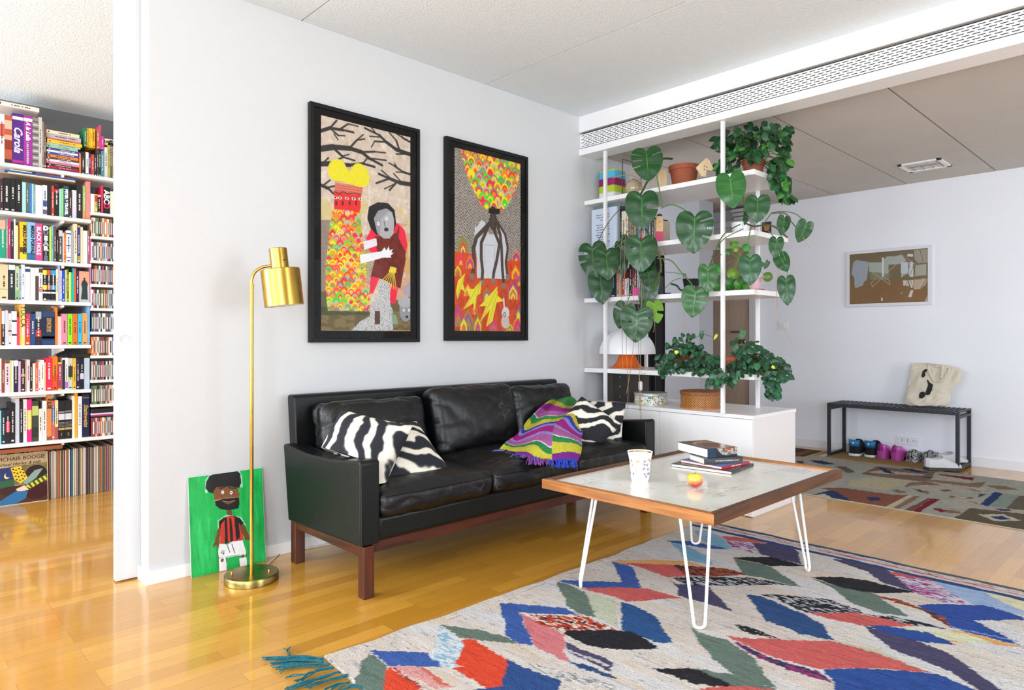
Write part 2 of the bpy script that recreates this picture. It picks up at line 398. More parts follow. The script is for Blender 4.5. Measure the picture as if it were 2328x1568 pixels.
# hall door
BR = wood('hall_door_veneer', 'b09a88', 'bfa996', .45, 2, 5)
yd0 = 3.27; yd1 = 4.15
d2 = struct('door_2', MB().box(6.50, 6.55, yd0, yd1, .01, 2.12), BR, bevel=.002)
hy_ = at(1705, 754, X=6.49)
hm = MB().lathe([(.024, 0), (.024, .008), (.01, .01), (.01, .045)], (6.50, yd0+.06, hy_.z), 16, M=Matrix.Rotation(-PI/2, 4, 'Y')).tube([(6.455, yd0+.06, hy_.z), (6.455, yd0+.19, hy_.z)], .009)
obj('door_handle', hm, CH, d2, smooth=True)
hm = MB().lathe([(.024, 0), (.024, .012), (.012, .014), (.0, .02)], (6.50, yd0+.06, hy_.z-.10), 16, M=Matrix.Rotation(-PI/2, 4, 'Y'))
obj('lock', hm, CH, d2, smooth=True)
mb = MB().box(6.46, 6.56, yd0-.07, yd0-.005, 0, 2.2).box(6.46, 6.56, yd1+.005, yd1+.07, 0, 2.2).box(6.46, 6.56, yd0-.07, yd1+.07, 2.2, 2.26).box(6.5, 6.56, yd0-.004, yd1+.004, 2.13, 2.199)
struct('trim_2', mb, mat('door_frame_paint', 'cfd0d4', .45), bevel=.002)
# wall switch and socket plate on the far wall
def wallbox(name, label, cat, px0, py0, px1, py1, parts):
    a = at(px0, py0, X=6.56); b = at(px1, py1, X=6.56); c = (a+b)/2
    t = thing(name, label, cat, (6.56, c.y, c.z)); hw = abs(a.y-b.y)/2; hh = abs(a.z-b.z)/2
    obj('plate', MB().box(6.551, 6.5595, c.y-hw, c.y+hw, c.z-hh, c.z+hh), mat('switch_plastic', 'e6e8ec', .35), t, bevel=.002)
    return t, c, hw, hh
t, c, hw, hh = wallbox('light_switch', 'white square light switch on the far wall right of the plant shelf', 'light switch', 1769, 729, 1790, 750, 0)
obj('rocker', MB().box(6.546, 6.551, c.y-hw*.55, c.y+hw*.55, c.z-hh*.55, c.z+hh*.55), mat('switch_plastic'), t, bevel=.001)
t, c, hw, hh = wallbox('wall_socket', 'white triple socket plate low on the far wall behind the shoe bench', 'socket', 2038, 989, 2091, 1014, 0)
for k, oy in enumerate((.5, 0, -.55)):
    yy = c.y + hw*oy
    so = obj('socket_face', MB().lathe([(.026, 0), (.026, .003), (.0235, .003), (.0225, -.001), (0, -.001)], (6.5512, yy, c.z), 24, M=Matrix.Rotation(-PI/2, 4, 'Y'), caps=False), mat('switch_plastic'), t, smooth=True)
    pin = MB()
    for dy, dz in (((0, .011), (0, 0), (0, -.011)) if k < 2 else ((.008, .006), (.008, -.006), (-.009, 0))): pin.box(6.5495, 6.5516, yy+dy-.0028, yy+dy+.0028, c.z+dz-.0028, c.z+dz+.0028)
    obj('pin_holes', pin, DARK, so)
# ---------------------------------------------------------------- sofa
def leather(name, col, rough, crease=.35, scale=9.):
    m = mat(name, col, rough, bump=crease, bscale=22, spec=.5)
    n = m.node_tree.nodes; l = m.node_tree.links; b = n['Principled BSDF']
    tc = n.new('ShaderNodeTexCoord'); t = n.new('ShaderNodeTexNoise'); t.inputs['Scale'].default_value = 7; l.new(tc.outputs['Object'], t.inputs[0])
    mx = n.new('ShaderNodeVectorMath'); mx.operation = 'SCALE'; mx.inputs['Scale'].default_value = .25; l.new(t.outputs['Color'], mx.inputs[0])
    ad = n.new('ShaderNodeVectorMath'); l.new(tc.outputs['Object'], ad.inputs[0]); l.new(mx.outputs[0], ad.inputs[1])
    v = n.new('ShaderNodeTexVoronoi'); v.feature = 'DISTANCE_TO_EDGE'; v.inputs['Scale'].default_value = scale; l.new(ad.outputs[0], v.inputs[0])
    mr = n.new('ShaderNodeMapRange'); mr.inputs[1].default_value = 0; mr.inputs[2].default_value = .018; mr.inputs[3].default_value = 1; mr.inputs[4].default_value = 0; l.new(v.outputs[0], mr.inputs[0])
    t4 = n.new('ShaderNodeTexNoise'); t4.inputs['Scale'].default_value = 4; l.new(tc.outputs['Object'], t4.inputs[0])
    m4 = n.new('ShaderNodeMapRange'); m4.inputs[1].default_value = .5; m4.inputs[2].default_value = .68; l.new(t4.outputs[0], m4.inputs[0])
    mm = n.new('ShaderNodeMath'); mm.operation = 'MULTIPLY'; l.new(mr.outputs[0], mm.inputs[0]); l.new(m4.outputs[0], mm.inputs[1])
    cr = n.new('ShaderNodeMix'); cr.data_type = 'RGBA'; cr.inputs[6].default_value = (*lin(col), 1); cr.inputs[7].default_value = (*lin('5a5854'), 1)
    l.new(mm.outputs[0], cr.inputs[0]); l.new(cr.outputs[2], b.inputs['Base Color'])
    return m
LSEAT = leather('worn_black_leather', '08090c', .40)
LFRM = mat('black_leather', '070c0b', .40, bump=.05, bscale=90, spec=.35)
ROSE = wood('rosewood', '2e130a', '5a2613', .35, 0, 4)
ROSEZ = wood('rosewood_upright', '2e130a', '5a2613', .35, 2, 4)
sofa = thing('sofa', 'black leather three-seat sofa on rosewood legs against the picture wall', 'sofa', (2.44, 2.70, 0))
def arm(x0, x1):
    P = [(2.352, .215), (2.352, .548), (2.365, .558), (2.45, .548), (2.6, .534), (2.8, .532), (2.96, .545), (3.035, .552), (3.04, .540), (2.99, .200)]
    mb = MB().prism(P, x0, x1, lambda u, v, d: (d, u, v))
    a = obj('armrest', mb, LFRM, sofa, bevel=.014, seg=3, smooth=True)
    sm = MB()
    for x in (x0+.006, x1-.006): sm.tube([(x, 2.353, .218), (x, 2.353, .547), (x, 2.366, .5565), (x, 2.45, .5465), (x, 2.6, .5325), (x, 2.8, .5305), (x, 2.96, .5435)], .0022, 6)
    obj('piping', sm, LFRM, a, smooth=True)
arm(1.42, 1.51); arm(3.37, 3.46)
mb = MB().prism([(2.985, .20), (3.045, .20), (3.105, .765), (3.095, .777), (3.045, .777), (3.03, .765)], 1.47, 3.325, lambda u, v, d: (d, u, v))
obj('backrest', mb, LFRM, sofa, bevel=.012, seg=3, smooth=True)
obj('seat_rail', MB().box(1.512, 3.368, 2.372, 2.98, .212, .318), LFRM, sofa, bevel=.02, seg=3, smooth=True)
def wrinkle(seed, puff, amp, front=1):
    def fn(u, nn, p):
        d = puff*(1-abs(u.x)**2.2)*(1-abs(u.y)**2.2)*(nn.z if abs(nn.z) > .2 else 0)
        a = nz(p.x*9+seed, p.y*6, p.z*9+seed*3)*amp + nz(p.x*24+seed, p.y*18, p.z*18)*amp*.45
        r = abs(nz(p.x*5+seed*2, p.y*9, p.z*5))            # pinched creases
        a -= amp*.9*max(0, .12-r)/.12
        return Vector((0, 0, d)) + nn*a
    return fn
for i in range(3):
    x = 1.512 + .6187*i + .309
    mb = roundbox((x, 2.65, .370), (.628, .64, .112), .046, 30, wrinkle(3.1*i+1, .036, .0055))
    s_ = obj('seat_cushion', mb, LSEAT, sofa, smooth=True, angle=180)
    pts = [(x + .298*math.cos(a)*(1 if abs(math.cos(a)) < .95 else 1), 2.33, .405) for a in (PI, 0)]
    obj('piping', MB().tube([(x-.29, 2.336, .4035), (x-.1, 2.328, .4055), (x+.1, 2.328, .4055), (x+.29, 2.336, .4035)], .003, 6), LSEAT, s_, smooth=True)
for i, (x, w_, zc, yc, hh, tl) in enumerate(((1.84, .60, .575, 2.925, .335, .20), (2.47, .60, .592, 2.90, .375, .24), (3.04, .53, .580, 2.915, .355, .2))):
    M = Matrix.Rotation(-tl, 4, 'X')
    def fnb(u, nn, p, i=i):
        d = -.045*(1-abs(u.x)**2.2)*(1-abs(u.z)**2.4)*(1 if nn.y < -.2 else 0)
        a = nz(p.x*7+i*7, p.y*7, p.z*7)*.007 + nz(p.x*20+i, p.y*12, p.z*15)*.003
        r = abs(nz(p.x*3+i*5, p.y*3, p.z*8+i)); a -= .007*max(0, .1-r)/.1
        return Vector((0, d, 0)) + nn*a
    mb = roundbox((x, yc, zc), (w_, .13, hh), .045, 30, fnb, M=M)
    c_ = obj('back_cushion', mb, LSEAT, sofa, smooth=True, angle=180)
    e = [Vector((sx*(w_/2-.012), -.058, sz*(hh/2-.010))) for sx, sz in ((-1, -1), (-1, 1), (0, 1.02), (1, 1), (1, -1))]
mb = MB().box(1.452, 3.43, 2.398, 2.424, .165, .214).box(1.452, 3.43, 2.93, 2.956, .165, .214)
obj('frame_rail', mb, ROSE, sofa, bevel=.002)
obj('frame_rail', MB().box(1.440, 1.462, 2.40, 2.95, .165, .214), wood('rosewood_side', '2e130a', '5a2613', .35, 1, 4), sofa, bevel=.002)
obj('frame_rail', MB().box(3.418, 3.44, 2.40, 2.95, .165, .214), MATS['rosewood_side'], sofa, bevel=.002)
for x in (1.462, 3.40):
    for y in (2.378, 2.975):
        obj('leg', MB().box(x-.024, x+.024, y-.024, y+.024, 0, .21), ROSEZ, sofa, bevel=.003)

# ---------------------------------------------------------------- zebra cushions and the woven throw
ZEB = cmat('zebra_linen', .85, bump=.12, bscale=900, grain=.12)
def pillow(name, label, c, n, diag, size, th, seed, grp='zebra cushions on the black sofa', freq=33, rot=.6, stripe=0.):
    """square cushion, one diagonal along diag, face normal n"""
    c = Vector(c); n = Vector(n).normalized(); d = Vector(diag); d = (d - n*d.dot(n)).normalized(); e = n.cross(d)
    ex = (d+e).normalized(); ey = n.cross(ex); h = size/2
    N = 90; mb = MB()
    for sgn in (1, -1):
        def f(u, v):
            a, b = u*2-1, v*2-1
            q = max(0, (1-abs(a)**2.4)*(1-abs(b)**2.4)); z = th/2*q**.6
            pin = .09*(1-b*b)*abs(a)**3+.05*abs(a*b)**5; pin2 = .09*(1-a*a)*abs(b)**3+.05*abs(a*b)**5
            z += .006*nz(a*3+seed, b*3, sgn)*(q > 0)
            p_ = c + ex*(h*a*(1-pin)) + ey*(h*b*(1-pin2)) + n*(sgn*z)
            q_ = max(0, p_.z-.535)*2.2; p_.x = min(max(p_.x, 1.518-q_), 3.362+q_)
            p_.z = max(p_.z, .438); return p_
        cols = []
        dk = lin('22242b'); lt = lin('ece6d8')
        for j in range(N+1):
            for i in range(N+1):
                a, b = i/N*2-1, j/N*2-1
                wx = nz(a*1.6+seed, b*1.6, sgn*3.); wy = nz(a*1.6+seed+9, b*1.6+4, sgn)
                ph = freq*((a+.38*wx)*math.cos(rot)+(b+.38*wy)*math.sin(rot))*.42 + 1.2*wx
                s_ = math.sin(ph) + .45*nz(a*7+seed, b*7) - .12
                k = 1/(1+math.exp(-s_*15+1.0)); cols.append(tuple(dk[q]*(1-k)+lt[q]*k for q in range(3)))
        k0 = len(mb.f); mb.grid(f, N, N, cols=cols)
        if sgn < 0: mb.f[k0:] = [x[::-1] for x in mb.f[k0:]]
    o = obj(name, mb, ZEB, smooth=True, angle=180, origin=c - Vector((0, 0, size*.4)))
    tag(o, label, 'cushion', grp); return o
pillow('cushion', 'zebra-print cushion propped over the left armrest of the sofa', (1.565, 2.60, .548), (-.60, -.50, .60), (-.12, .55, .82), .375, .19, 2.3, rot=.2)
pillow('cushion', 'zebra-print cushion lying second from the left arm, corner on the seat', (1.78, 2.61, .505), (-.1, -.60, .80), (-.68, .62, .36), .41, .13, 7.7, rot=1.2)
pillow('cushion', 'zebra-print cushion beside the striped throw, in front of its twin', (3.07, 2.57, .525), (-.62, -.55, .58), (.15, .25, .8), .31, .12, 12.2, rot=2.2, freq=28)
pillow('cushion', 'zebra-print cushion behind its twin against the right armrest', (3.225, 2.60, .53), (-.70, -.40, .55), (.3, -.45, .6), .32, .11, 21.0, rot=.9, freq=28)
# throw
ctrl = [[(1245, 915), (1275, 904), (1312, 910), (1348, 930)],
        [(1205, 950), (1248, 938), (1300, 936), (1338, 948)],
        [(1178, 985), (1222, 972), (1268, 965), (1325, 985)],
        [(1152, 1005), (1205, 1008), (1262, 995), (1325, 1012)],
        [(1132, 1024), (1195, 1038), (1262, 1046), (1318, 1046)]]
bot = [at(x, y, Z=.452) for x, y in ctrl[4]]
G = []
for r in range(5):
    row = []
    for k in range(4):
        yy = 2.80 + (bot[k].y-2.80)*[0, .22, .48, .78, 1][r]
        row.append(at(*ctrl[r][k], Y=yy) if r < 4 else bot[k])
    G.append(row)
def cr(p0, p1, p2, p3, t): return .5*((2*p1)+(p2-p0)*t+(2*p0-5*p1+4*p2-p3)*t*t+(3*p1-p0-3*p2+p3)*t**3)
def crl(P, t):
    n = len(P)-1; x = t*n; i = min(int(x), n-1); return cr(P[max(i-1, 0)], P[i], P[i+1], P[min(i+2, n)], x-i)
def thr(u, v):
    p = crl([crl(r, u) for r in G], v)
    f = .022*math.sin(u*15+v*4+1.5*math.sin(v*5)) + .016*nz(u*6, v*5, 3) + .007*nz(u*16, v*10, 3)
    p = p + Vector((-.45, -.7, .45))*f
    p.z = max(p.z, .448); return p
cs = Canvas(1, 1, 110, 130); V = cs.V + .045*np.sin(cs.U*9+cs.V*6) + .12*(cs.U > .64) + .03*cs.noise(.3, .3, 5) - .10*cs.U
bands = [('2f7d3f', .05), ('a8a02c', .10), ('8e1f7f', .17), ('a85b9b', .25), ('e8e0e8', .26), ('2e8a48', .33), ('c8bd34', .42), ('2a37a0', .46), ('8b86d8', .50), ('a3127f', .60), ('9b86cf', .64), ('aa5c9e', .74), ('efe6ee', .75), ('238048', .81), ('c6bf3a', .93), ('7a1f8a', 1.3)]
lo = -9
for c, hi in bands:
    cs.fill((V >= lo) & (V < hi), c); lo = hi
cs.mul(1+.10*cs.noise(.012, .012, 3))
o = obj('throw_blanket', cs.mesh(thr), cmat('woven_wool', .95, bump=.25, bscale=500, grain=.2), smooth=True, angle=180, solid=.006, origin=(2.7, 2.55, .45))
tag(o, 'handwoven throw in purple, green, yellow and blue stripes heaped on the sofa', 'blanket')
for (ua, ub, cc, ln) in ((.0, .33, '6d78c4', .055), (.08, .5, '2a3bb8', .045), (.3, .62, '8a4a98', .06), (.62, .9, '1f49c8', .05), (.0, .12, '7d86cf', .06)):
    mb = MB()
    for k in range(46):
        u = ua + (ub-ua)*rnd.random(); p = thr(u, 1.0); d = Vector((-.55, -.7, 0)) + Vector((rnd.uniform(-.6, .6), rnd.uniform(-.5, .5), 0)); d.normalize()
        q = [p, p+d*ln*.5+Vector((0, 0, .008)), p+d*ln+Vector((rnd.uniform(-.01, .01), 0, 0))]
        for z_ in q: z_.z = max(.446, min(z_.z, .462))
        if q[-1].y < 2.34: q[-1].z = .43
        mb.tube(q, .0016, 5)
    obj('fringe', mb, mat('fringe_'+cc, cc, .9), o)

# ---------------------------------------------------------------- coffee table
tx0, tx1, ty0, ty1, tz = 2.112, 3.270, 1.195, 2.016, .440
tbl = thing('coffee_table', 'low coffee table with map-printed top, wooden rim and white hairpin legs', 'table', ((tx0+tx1)/2, (ty0+ty1)/2, 0))
TK = wood('teak_shaded', '46260f', '6c4022', .42, 0, 4); TKy = wood('teak_lit', '8e5527', 'c08042', .42, 1, 4)  # window light put into the teak: long rims shaded, short rims lit
bw = .030
obj('rim', MB().prism([(tx0, ty0), (tx1, ty0), (tx1-bw, ty0+bw), (tx0+bw, ty0+bw)], tz-.040, tz, lambda u, v, d: (u, v, d)), TK, tbl, bevel=.0015)
obj('rim', MB().prism([(tx0, ty1), (tx0+bw, ty1-bw), (tx1-bw, ty1-bw), (tx1, ty1)], tz-.040, tz, lambda u, v, d: (u, v, d)), TK, tbl, bevel=.0015)
obj('rim', MB().prism([(tx0, ty0), (tx0+bw, ty0+bw), (tx0+bw, ty1-bw), (tx0, ty1)], tz-.040, tz, lambda u, v, d: (u, v, d)), TKy, tbl, bevel=.0015)
obj('rim', MB().prism([(tx1, ty0), (tx1, ty1), (tx1-bw, ty1-bw), (tx1-bw, ty0+bw)], tz-.040, tz, lambda u, v, d: (u, v, d)), TKy, tbl, bevel=.0015)
cv = Canvas(tx1-tx0-2*bw, ty1-ty0-2*bw, 300, 210, 'efeee6')
nn1 = cv.noise(.2, .2, 1, 4); nn2 = cv.noise(.12, .12, 9, 4)
cv.fill(nn1 > .1, 'f2f3f2', .6); cv.fill(nn2 > .55, 'e6e6d6', .6)
for sd, th_, cc, al in ((20, .045, '767a74', .6), (31, .035, '8a8c7c', .6), (42, .030, '686e74', .6)):
    q = cv.noise(.30, .24, sd, 5); d = np.clip(1-np.abs(q)/th_, 0, 1)*np.clip(cv.noise(.16, .16, sd+3, 2)*1.4+.25, 0, 1); cv.fill(d, cc, al)
sp = cv.r.rand(*cv.U.shape); cv.fill((sp > .987) & (cv.noise(.2, .15, 77, 2) > -.1), '8d8d88', .45)
# small printed block of text near the right end
cv.poly([(.90, .05), (1.085, .05), (1.085, .24), (.90, .24)], 'eef0f0', .8)
for k in range(7):
    cv.line([(.93+.003*(k % 3), .075+.018*k), (1.03+.02*((k*7) % 3), .075+.018*k)], .0028, '8f8f90', .75)
def tf(u, v): return (tx0+bw + u*cv.w, ty0+bw + v*cv.h, tz-.009)
tmap = cmat('map_under_lacquer', .3, coat=.6, spec=.5)
mb = cv.mesh(tf); mb.f = [f for f in mb.f]
mb.box(tx0+bw, tx1-bw, ty0+bw, ty1-bw, tz-.032, tz-.0095)
obj('tabletop', mb, tmap, tbl)
HP = mat('white_enamel', 'f2f2f0', .3)
def leg(bx, by, dx, dy):
    """hairpin: rods start either side of the top point and meet in a U at the floor"""
    inn = Vector((dx, dy, 0)).normalized(); ch = Vector((-inn.y, inn.x, 0)); ztop = tz-.042; zb = .014
    top = Vector((bx, by, ztop)) + inn*.060
    pts = [top + ch*.055]
    pts.append(Vector((bx, by, zb+.03)) + ch*.021)
    for k in range(9):
        a = PI*k/8; pts.append(Vector((bx, by, zb+.021-.016*math.sin(a)-.002)) + ch*(.020*math.cos(a)))
    pts.append(Vector((bx, by, zb+.03)) - ch*.021); pts.append(top - ch*.055)
    l_ = obj('leg', MB().tube(pts, .0058, 10), HP, tbl, smooth=True)
    obj('mounting_plate', MB().box(-.02, .05, -.058, .058, -.0015, .0005, M=frame3(top, inn, ch, Vector((0, 0, 1)))), HP, l_)
leg(2.143, 1.270, .7, .7); leg(2.143, 1.823, .7, -.7); leg(3.02, 1.251, -.7, .7); leg(3.008, 1.803, -.7, -.7)
# cup
TT = tz-.009
ct = at(1455, 1094, Z=TT); ct.z = TT
cup = thing('cup', 'white porcelain mug with scattered small flowers on the coffee table', 'cup', ct)
POR = mat('porcelain', 'f4f3f1', .12, coat=.5)
prof = [(0, .002), (.020, .002), (.021, 0), (.024, .0), (.0245, .004), (.027, .008), (.0285, .02), (.030, .045), (.0325, .070), (.0365, .091), (.0385, .100), (.0375, .100), (.0350, .091), (.031, .07), (.0285, .045), (.0268, .02), (.022, .008), (0, .007)]
PR = [(r*1.42, z*1.30) for r, z in prof]
obj('body', MB().lathe(PR, ct, 40, caps=False), POR, cup, smooth=True, angle=60)
GOLD = mat('gold_lustre', 'b08a3c', .25, 1)
obj('gold_rim', MB().lathe([(.0372*1.42, .0985*1.3), (.0362*1.42, .0955*1.3), (.0352*1.42, .0925*1.3)], ct, 40, caps=False), GOLD, cup, smooth=True)
vd = (CAM - ct); vd.z = 0; vd.normalize(); rt = Vector((-vd.y, vd.x, 0))
hdir = (vd - rt*.0).normalized(); hdir = (Matrix.Rotation(-.12, 3, 'Z') @ hdir)
hp = [ct + hdir*r*1.42 + Vector((0, 0, z*1.3)) for r, z in ((.0315, .074), (.043, .077), (.051, .070), (.053, .055), (.048, .038), (.040, .027), (.0295, .024))]
hnd = obj('handle', MB().tube(smooth_path(hp, 5), .0058, 10), POR, cup, smooth=True)
obj('gold_dot', MB().lathe([(.006, -.001), (.006, .0015), (0, .003)], ct+hdir*.0725+Vector((0, 0, .098)), 14, M=Vector((0, 0, 1)).rotation_difference(hdir).to_matrix().to_4x4()), GOLD, hnd, smooth=True)
def crad(z):
    for (r0, z0), (r1, z1) in zip(PR[4:10], PR[5:11]):
        if z0 <= z <= z1: return r0+(r1-r0)*(z-z0)/(z1-z0)
    return .03
fl = MB(); fcol = [('2f63a8', 0), ('c4452e', 1), ('d98a5a', 2), ('7a4a8c', 3), ('46688c', 4)]
base = math.atan2(hdir.y, hdir.x)
def dot(ang, z, r, ci):
    z = z*1.3; r = r*1.35; rr = crad(z)+.0006; c0 = Vector((math.cos(base+ang), math.sin(base+ang), 0)); tg = Vector((-c0.y, c0.x, 0))
    fl.add([ct + c0*rr + Vector((0, 0, z)) + tg*r*math.cos(a*PI/4) + Vector((0, 0, r*math.sin(a*PI/4))) for a in range(8)], [tuple(range(8))], 0, fcol[ci][0])
for ang, z, ci in ((.55, .072, 0), (.85, .06, 3), (.55, .062, 1), (.5, .048, 0), (.62, .03, 1), (1.0, .045, 4), (1.2, .072, 1), (1.3, .03, 2), (-.75, .072, 3), (-.7, .058, 2), (-1.2, .03, 0), (1.05, .03, 4), (-1.3, .06, 1), (1.6, .055, 0), (2.1, .07, 1), (2.4, .04, 3), (-2.0, .065, 0), (-2.5, .04, 1), (3.0, .06, 2), (.95, .078, 2), (.8, .022, 0), (-.6, .03, 4)):
    dot(ang, z, .0022, ci)
    for k in range(5): dot(ang+.11*math.cos(k*1.256), z+.0038*math.sin(k*1.256), .0013, (ci+1 if k % 2 else ci) % 5)
obj('flower_print', fl, cmat('cup_print', .3), cup)
# apple
ap = at(1580, 1106, Z=TT); ap.z = TT; R_ = .0325
prof = []
for k in range(25):
    a = -PI/2 + PI*k/24; r = math.cos(a)*R_*1.03; z = math.sin(a)*R_*.93
    z += -.009*math.exp(-(r/.011)**2)*(1 if a > 0 else -.6); prof.append((max(r, 0), z+R_*.9))
mb = MB(); n = 40; vs = []; cols = []
for j, (r, z) in enumerate(prof):
    for k in range(n):
        a = 2*PI*k/n; p = Vector((r*math.cos(a), r*math.sin(a), z)); vs.append(ap+p)
        t_ = z/(2*R_) + .10*nz(math.cos(a)*2, math.sin(a)*2, z*60) + .10*math.cos(a-2.6)
        c1, c2, c3 = Vector(lin('c8392b')), Vector(lin('eaa057')), Vector(lin('e6cf4a'))
        c = c1.lerp(c2, min(1, max(0, (t_-.22)/.28))) if t_ < .5 else c2.lerp(c3, min(1, (t_-.5)/.3))
        cols.append(tuple(c*(1+.12*nz(a*14, z*30))))
mb.addc(vs, [(j*n+k, j*n+(k+1) % n, (j+1)*n+(k+1) % n, (j+1)*n+k) for j in range(24) for k in range(n)], cols)
apple = thing('apple', 'small red and yellow apple on the coffee table in front of the books', 'apple', ap)
obj('flesh', mb, cmat('apple_skin', .3, coat=.3), apple, smooth=True, angle=180)
obj('stem', MB().tube([ap+Vector((0, 0, .048)), ap+Vector((.001, 0, .056)), ap+Vector((.004, -.001, .062))], .0009, 6), mat('apple_stem', '5b4526', .8), apple)
# ---------------------------------------------------------------- brass floor lamp
BRASS = mat('aged_brass', 'c09a48', .24, 1, var=.12, vscale=14)
lp = at(572, 1318, Z=0); lx, ly = lp.x, lp.y
lamp = thing('floor_lamp', 'brass floor lamp with cylindrical shade in front of the green painting', 'lamp', (lx, ly, 0))
b_ = obj('base', MB().lathe([(.108, 0), (.1115, .002), (.1115, .030), (.1095, .0325), (0, .0335)], lp, 64), mat('tarnished_brass', '9c8a52', .3, 1, var=.3, vscale=22), lamp, smooth=True)
for dx, dy in ((-.06, -.02), (.055, .01)):
    q = Rv*dx*1.3 + Fv*dy; obj('screw', MB().lathe([(.0045, .033), (.0045, .040), (.003, .0425), (0, .043)], lp+q, 12), BRASS, b_, smooth=True)
ad = (Rv*.95 + Fv*.25).normalized(); zt_ = 1.295
pole = [lp+Vector((0, 0, .033)), lp+Vector((0, 0, .7)), lp+Vector((0, 0, zt_-.02))]
obj('pole', MB().tube(pole, .0078, 14), BRASS, lamp, smooth=True)
arc = [lp+Vector((0, 0, zt_-.02)), lp+Vector((0, 0, zt_+.005)), lp+ad*.012+Vector((0, 0, zt_+.038)), lp+ad*.042+Vector((0, 0, zt_+.062)), lp+ad*.088+Vector((0, 0, zt_+.072))]
obj('arm', MB().tube(smooth_path(arc, 6), .0062, 12).tube([lp+Vector((0, 0, zt_-.035)), lp+Vector((0, 0, zt_-.01))], .0088, 12), BRASS, lamp, smooth=True)
hc_ = lp + ad*.135 + Vector((0, 0, 0)); ax = Vector((0, 0, 1)) - ad*.11; ax.normalize()
Ms = Vector((0, 0, 1)).rotation_difference(ax).to_matrix().to_4x4()
hb = Vector((hc_.x, hc_.y, CAMZ + (768-694)/FOC*2.93))
sh = obj('shade', MB().lathe([(.083, 0), (.083, .158), (.080, .161), (.038, .162), (.0365, .160), (.080, .157), (.0815, .0)], hb, 64, M=Ms, caps=False), BRASS, lamp, smooth=True, angle=30)
obj('shade_lining', MB().lathe([(.0812, .001), (.0812, .157)], hb, 48, M=Ms, caps=False), mat('shade_lining', 'e9e6df', .6), sh, smooth=True)
obj('socket_housing', MB().lathe([(.038, .160), (.038, .250), (.036, .2525), (0, .253)], hb, 48, M=Ms), BRASS, lamp, smooth=True, angle=30)
q = hb + ax*.200 + (Rv*.8-Fv*.6)*.036
obj('switch', MB().tube([q, q+(Rv*.8-Fv*.6)*.018], .0028, 8), mat('dark_brass', '5c4a26', .35, 1), lamp, smooth=True)
obj('bulb', MB().lathe([(0, .03), (.02, .038), (.029, .06), (.024, .085), (.014, .11), (.014, .15)], hb, 24, M=Ms, caps=False), mat('bulb_glass', 'f3f1ea', .2), lamp, smooth=True)
cord = [lp+Rv*.07+Fv*.09+Vector((0, 0, .010)), at(625, 1268, Z=.004), at(640, 1256, Z=.004), at(668, 1250, Z=.004), at(700, 1246, Z=.004), at(740, 1238, Z=.004), at(765, 1234, Z=.004), at(800, 1228, Z=.004)]
cord[0] = lp + (cord[1]-lp).normalized()*.113 + Vector((0, 0, .006))
obj('power_cord', MB().tube(smooth_path(cord, 8), .0028, 8), mat('white_cord', 'd9d8d4', .5), lamp, smooth=True)

# ---------------------------------------------------------------- green painting leaning on the wall
A_ = at(433, 1313, Z=0); B_ = at(604, 1275, Z=0); yb = (A_.y+B_.y)/2 - .005
A_ = Vector((A_.x, yb, 0)); B_ = Vector((B_.x, yb, 0)); T_ = at(422.5, 1087, Y=YW-.008); H_ = math.hypot(T_.z, YW-.008-yb)
tilt = math.atan2(YW-.008-yb, T_.z); wd = B_.x-A_.x
ptg = thing('painting', 'childlike green painting of a dark-haired football player leaning on the wall', 'painting', ((A_.x+B_.x)/2, yb, 0))
def PT(u, v, d=0.): return Vector((A_.x + u, yb + (H_-v)*math.sin(tilt) - d*math.cos(tilt), (H_-v)*math.cos(tilt) + .0005 - d*math.sin(tilt)+.0015))
def g4(x, y):        # trace from the photo, unprojected onto the leaning board
    p = at(240+x/3.921, 1000+y/3.921, Y=yb+.015); v = H_ - (p.z/math.cos(tilt)); return ((p.x-A_.x), v)
cv = Canvas(wd, H_, 170, 225, '12b050')
cv.fill(np.clip(cv.noise(.02, .11, 2, 3)*.8, 0, 1), '32cf74', .75); cv.fill(np.clip(cv.noise(.016, .09, 8, 3)*.8, 0, 1), '068a3a', .7)
def pg(pts, c, al=1.): cv.poly([g4(*p) for p in pts], c, al)
def ln(pts, wd_, c): cv.line([g4(*p) for p in pts], wd_, c)
LT = '9fdcb4'
ln([(912, 470), (920, 370), (960, 320), (1100, 285), (1200, 280), (1222, 330), (1225, 420)], .006, LT)
pg([(905, 440), (915, 380), (945, 330), (1010, 305), (1110, 290), (1190, 280), (1220, 310), (1225, 390), (1205, 435), (1150, 425), (1060, 425), (1000, 445), (975, 485), (935, 475)], '141212')
pg([(975, 470), (1000, 430), (1060, 425), (1190, 430), (1205, 490), (1200, 560), (985, 560)], '7c4d2a')
pg([(978, 545), (1060, 525), (1200, 515), (1205, 540), (1060, 548), (980, 560)], 'b98a66')
pg([(985, 555), (1060, 530), (1200, 518), (1202, 580), (1190, 615), (1100, 632), (1030, 622), (990, 590)], '100f0f')
ln([(1055, 550), (1100, 575), (1160, 548)], .0035, '6b4528'); ln([(1060, 552), (1110, 560), (1160, 545)], .0012, 'a0805c')
ln([(1035, 440), (1080, 428)], .0028, '241a14'); ln([(1110, 435), (1175, 437)], .0028, '241a14')
for a, b, rx in ((1057, 473, .0062), (1133, 477, .0058)):
    u, v = g4(a, b); cv.ell(u, v, rx, .0078, 'f2f2f4'); cv.ell(u, v, .0018, .0036, '2b3c7c')
pg([(1085, 630), (1130, 628), (1135, 700), (1090, 700)], '6d4226')
ln([(1010, 800), (1012, 725), (1085, 680), (1210, 700), (1240, 760)], .004, LT)
pg([(1010, 800), (1012, 730), (1050, 700), (1090, 685), (1150, 680), (1200, 700), (1235, 745), (1200, 770), (1190, 740), (1060, 740), (1035, 790)], '121112')
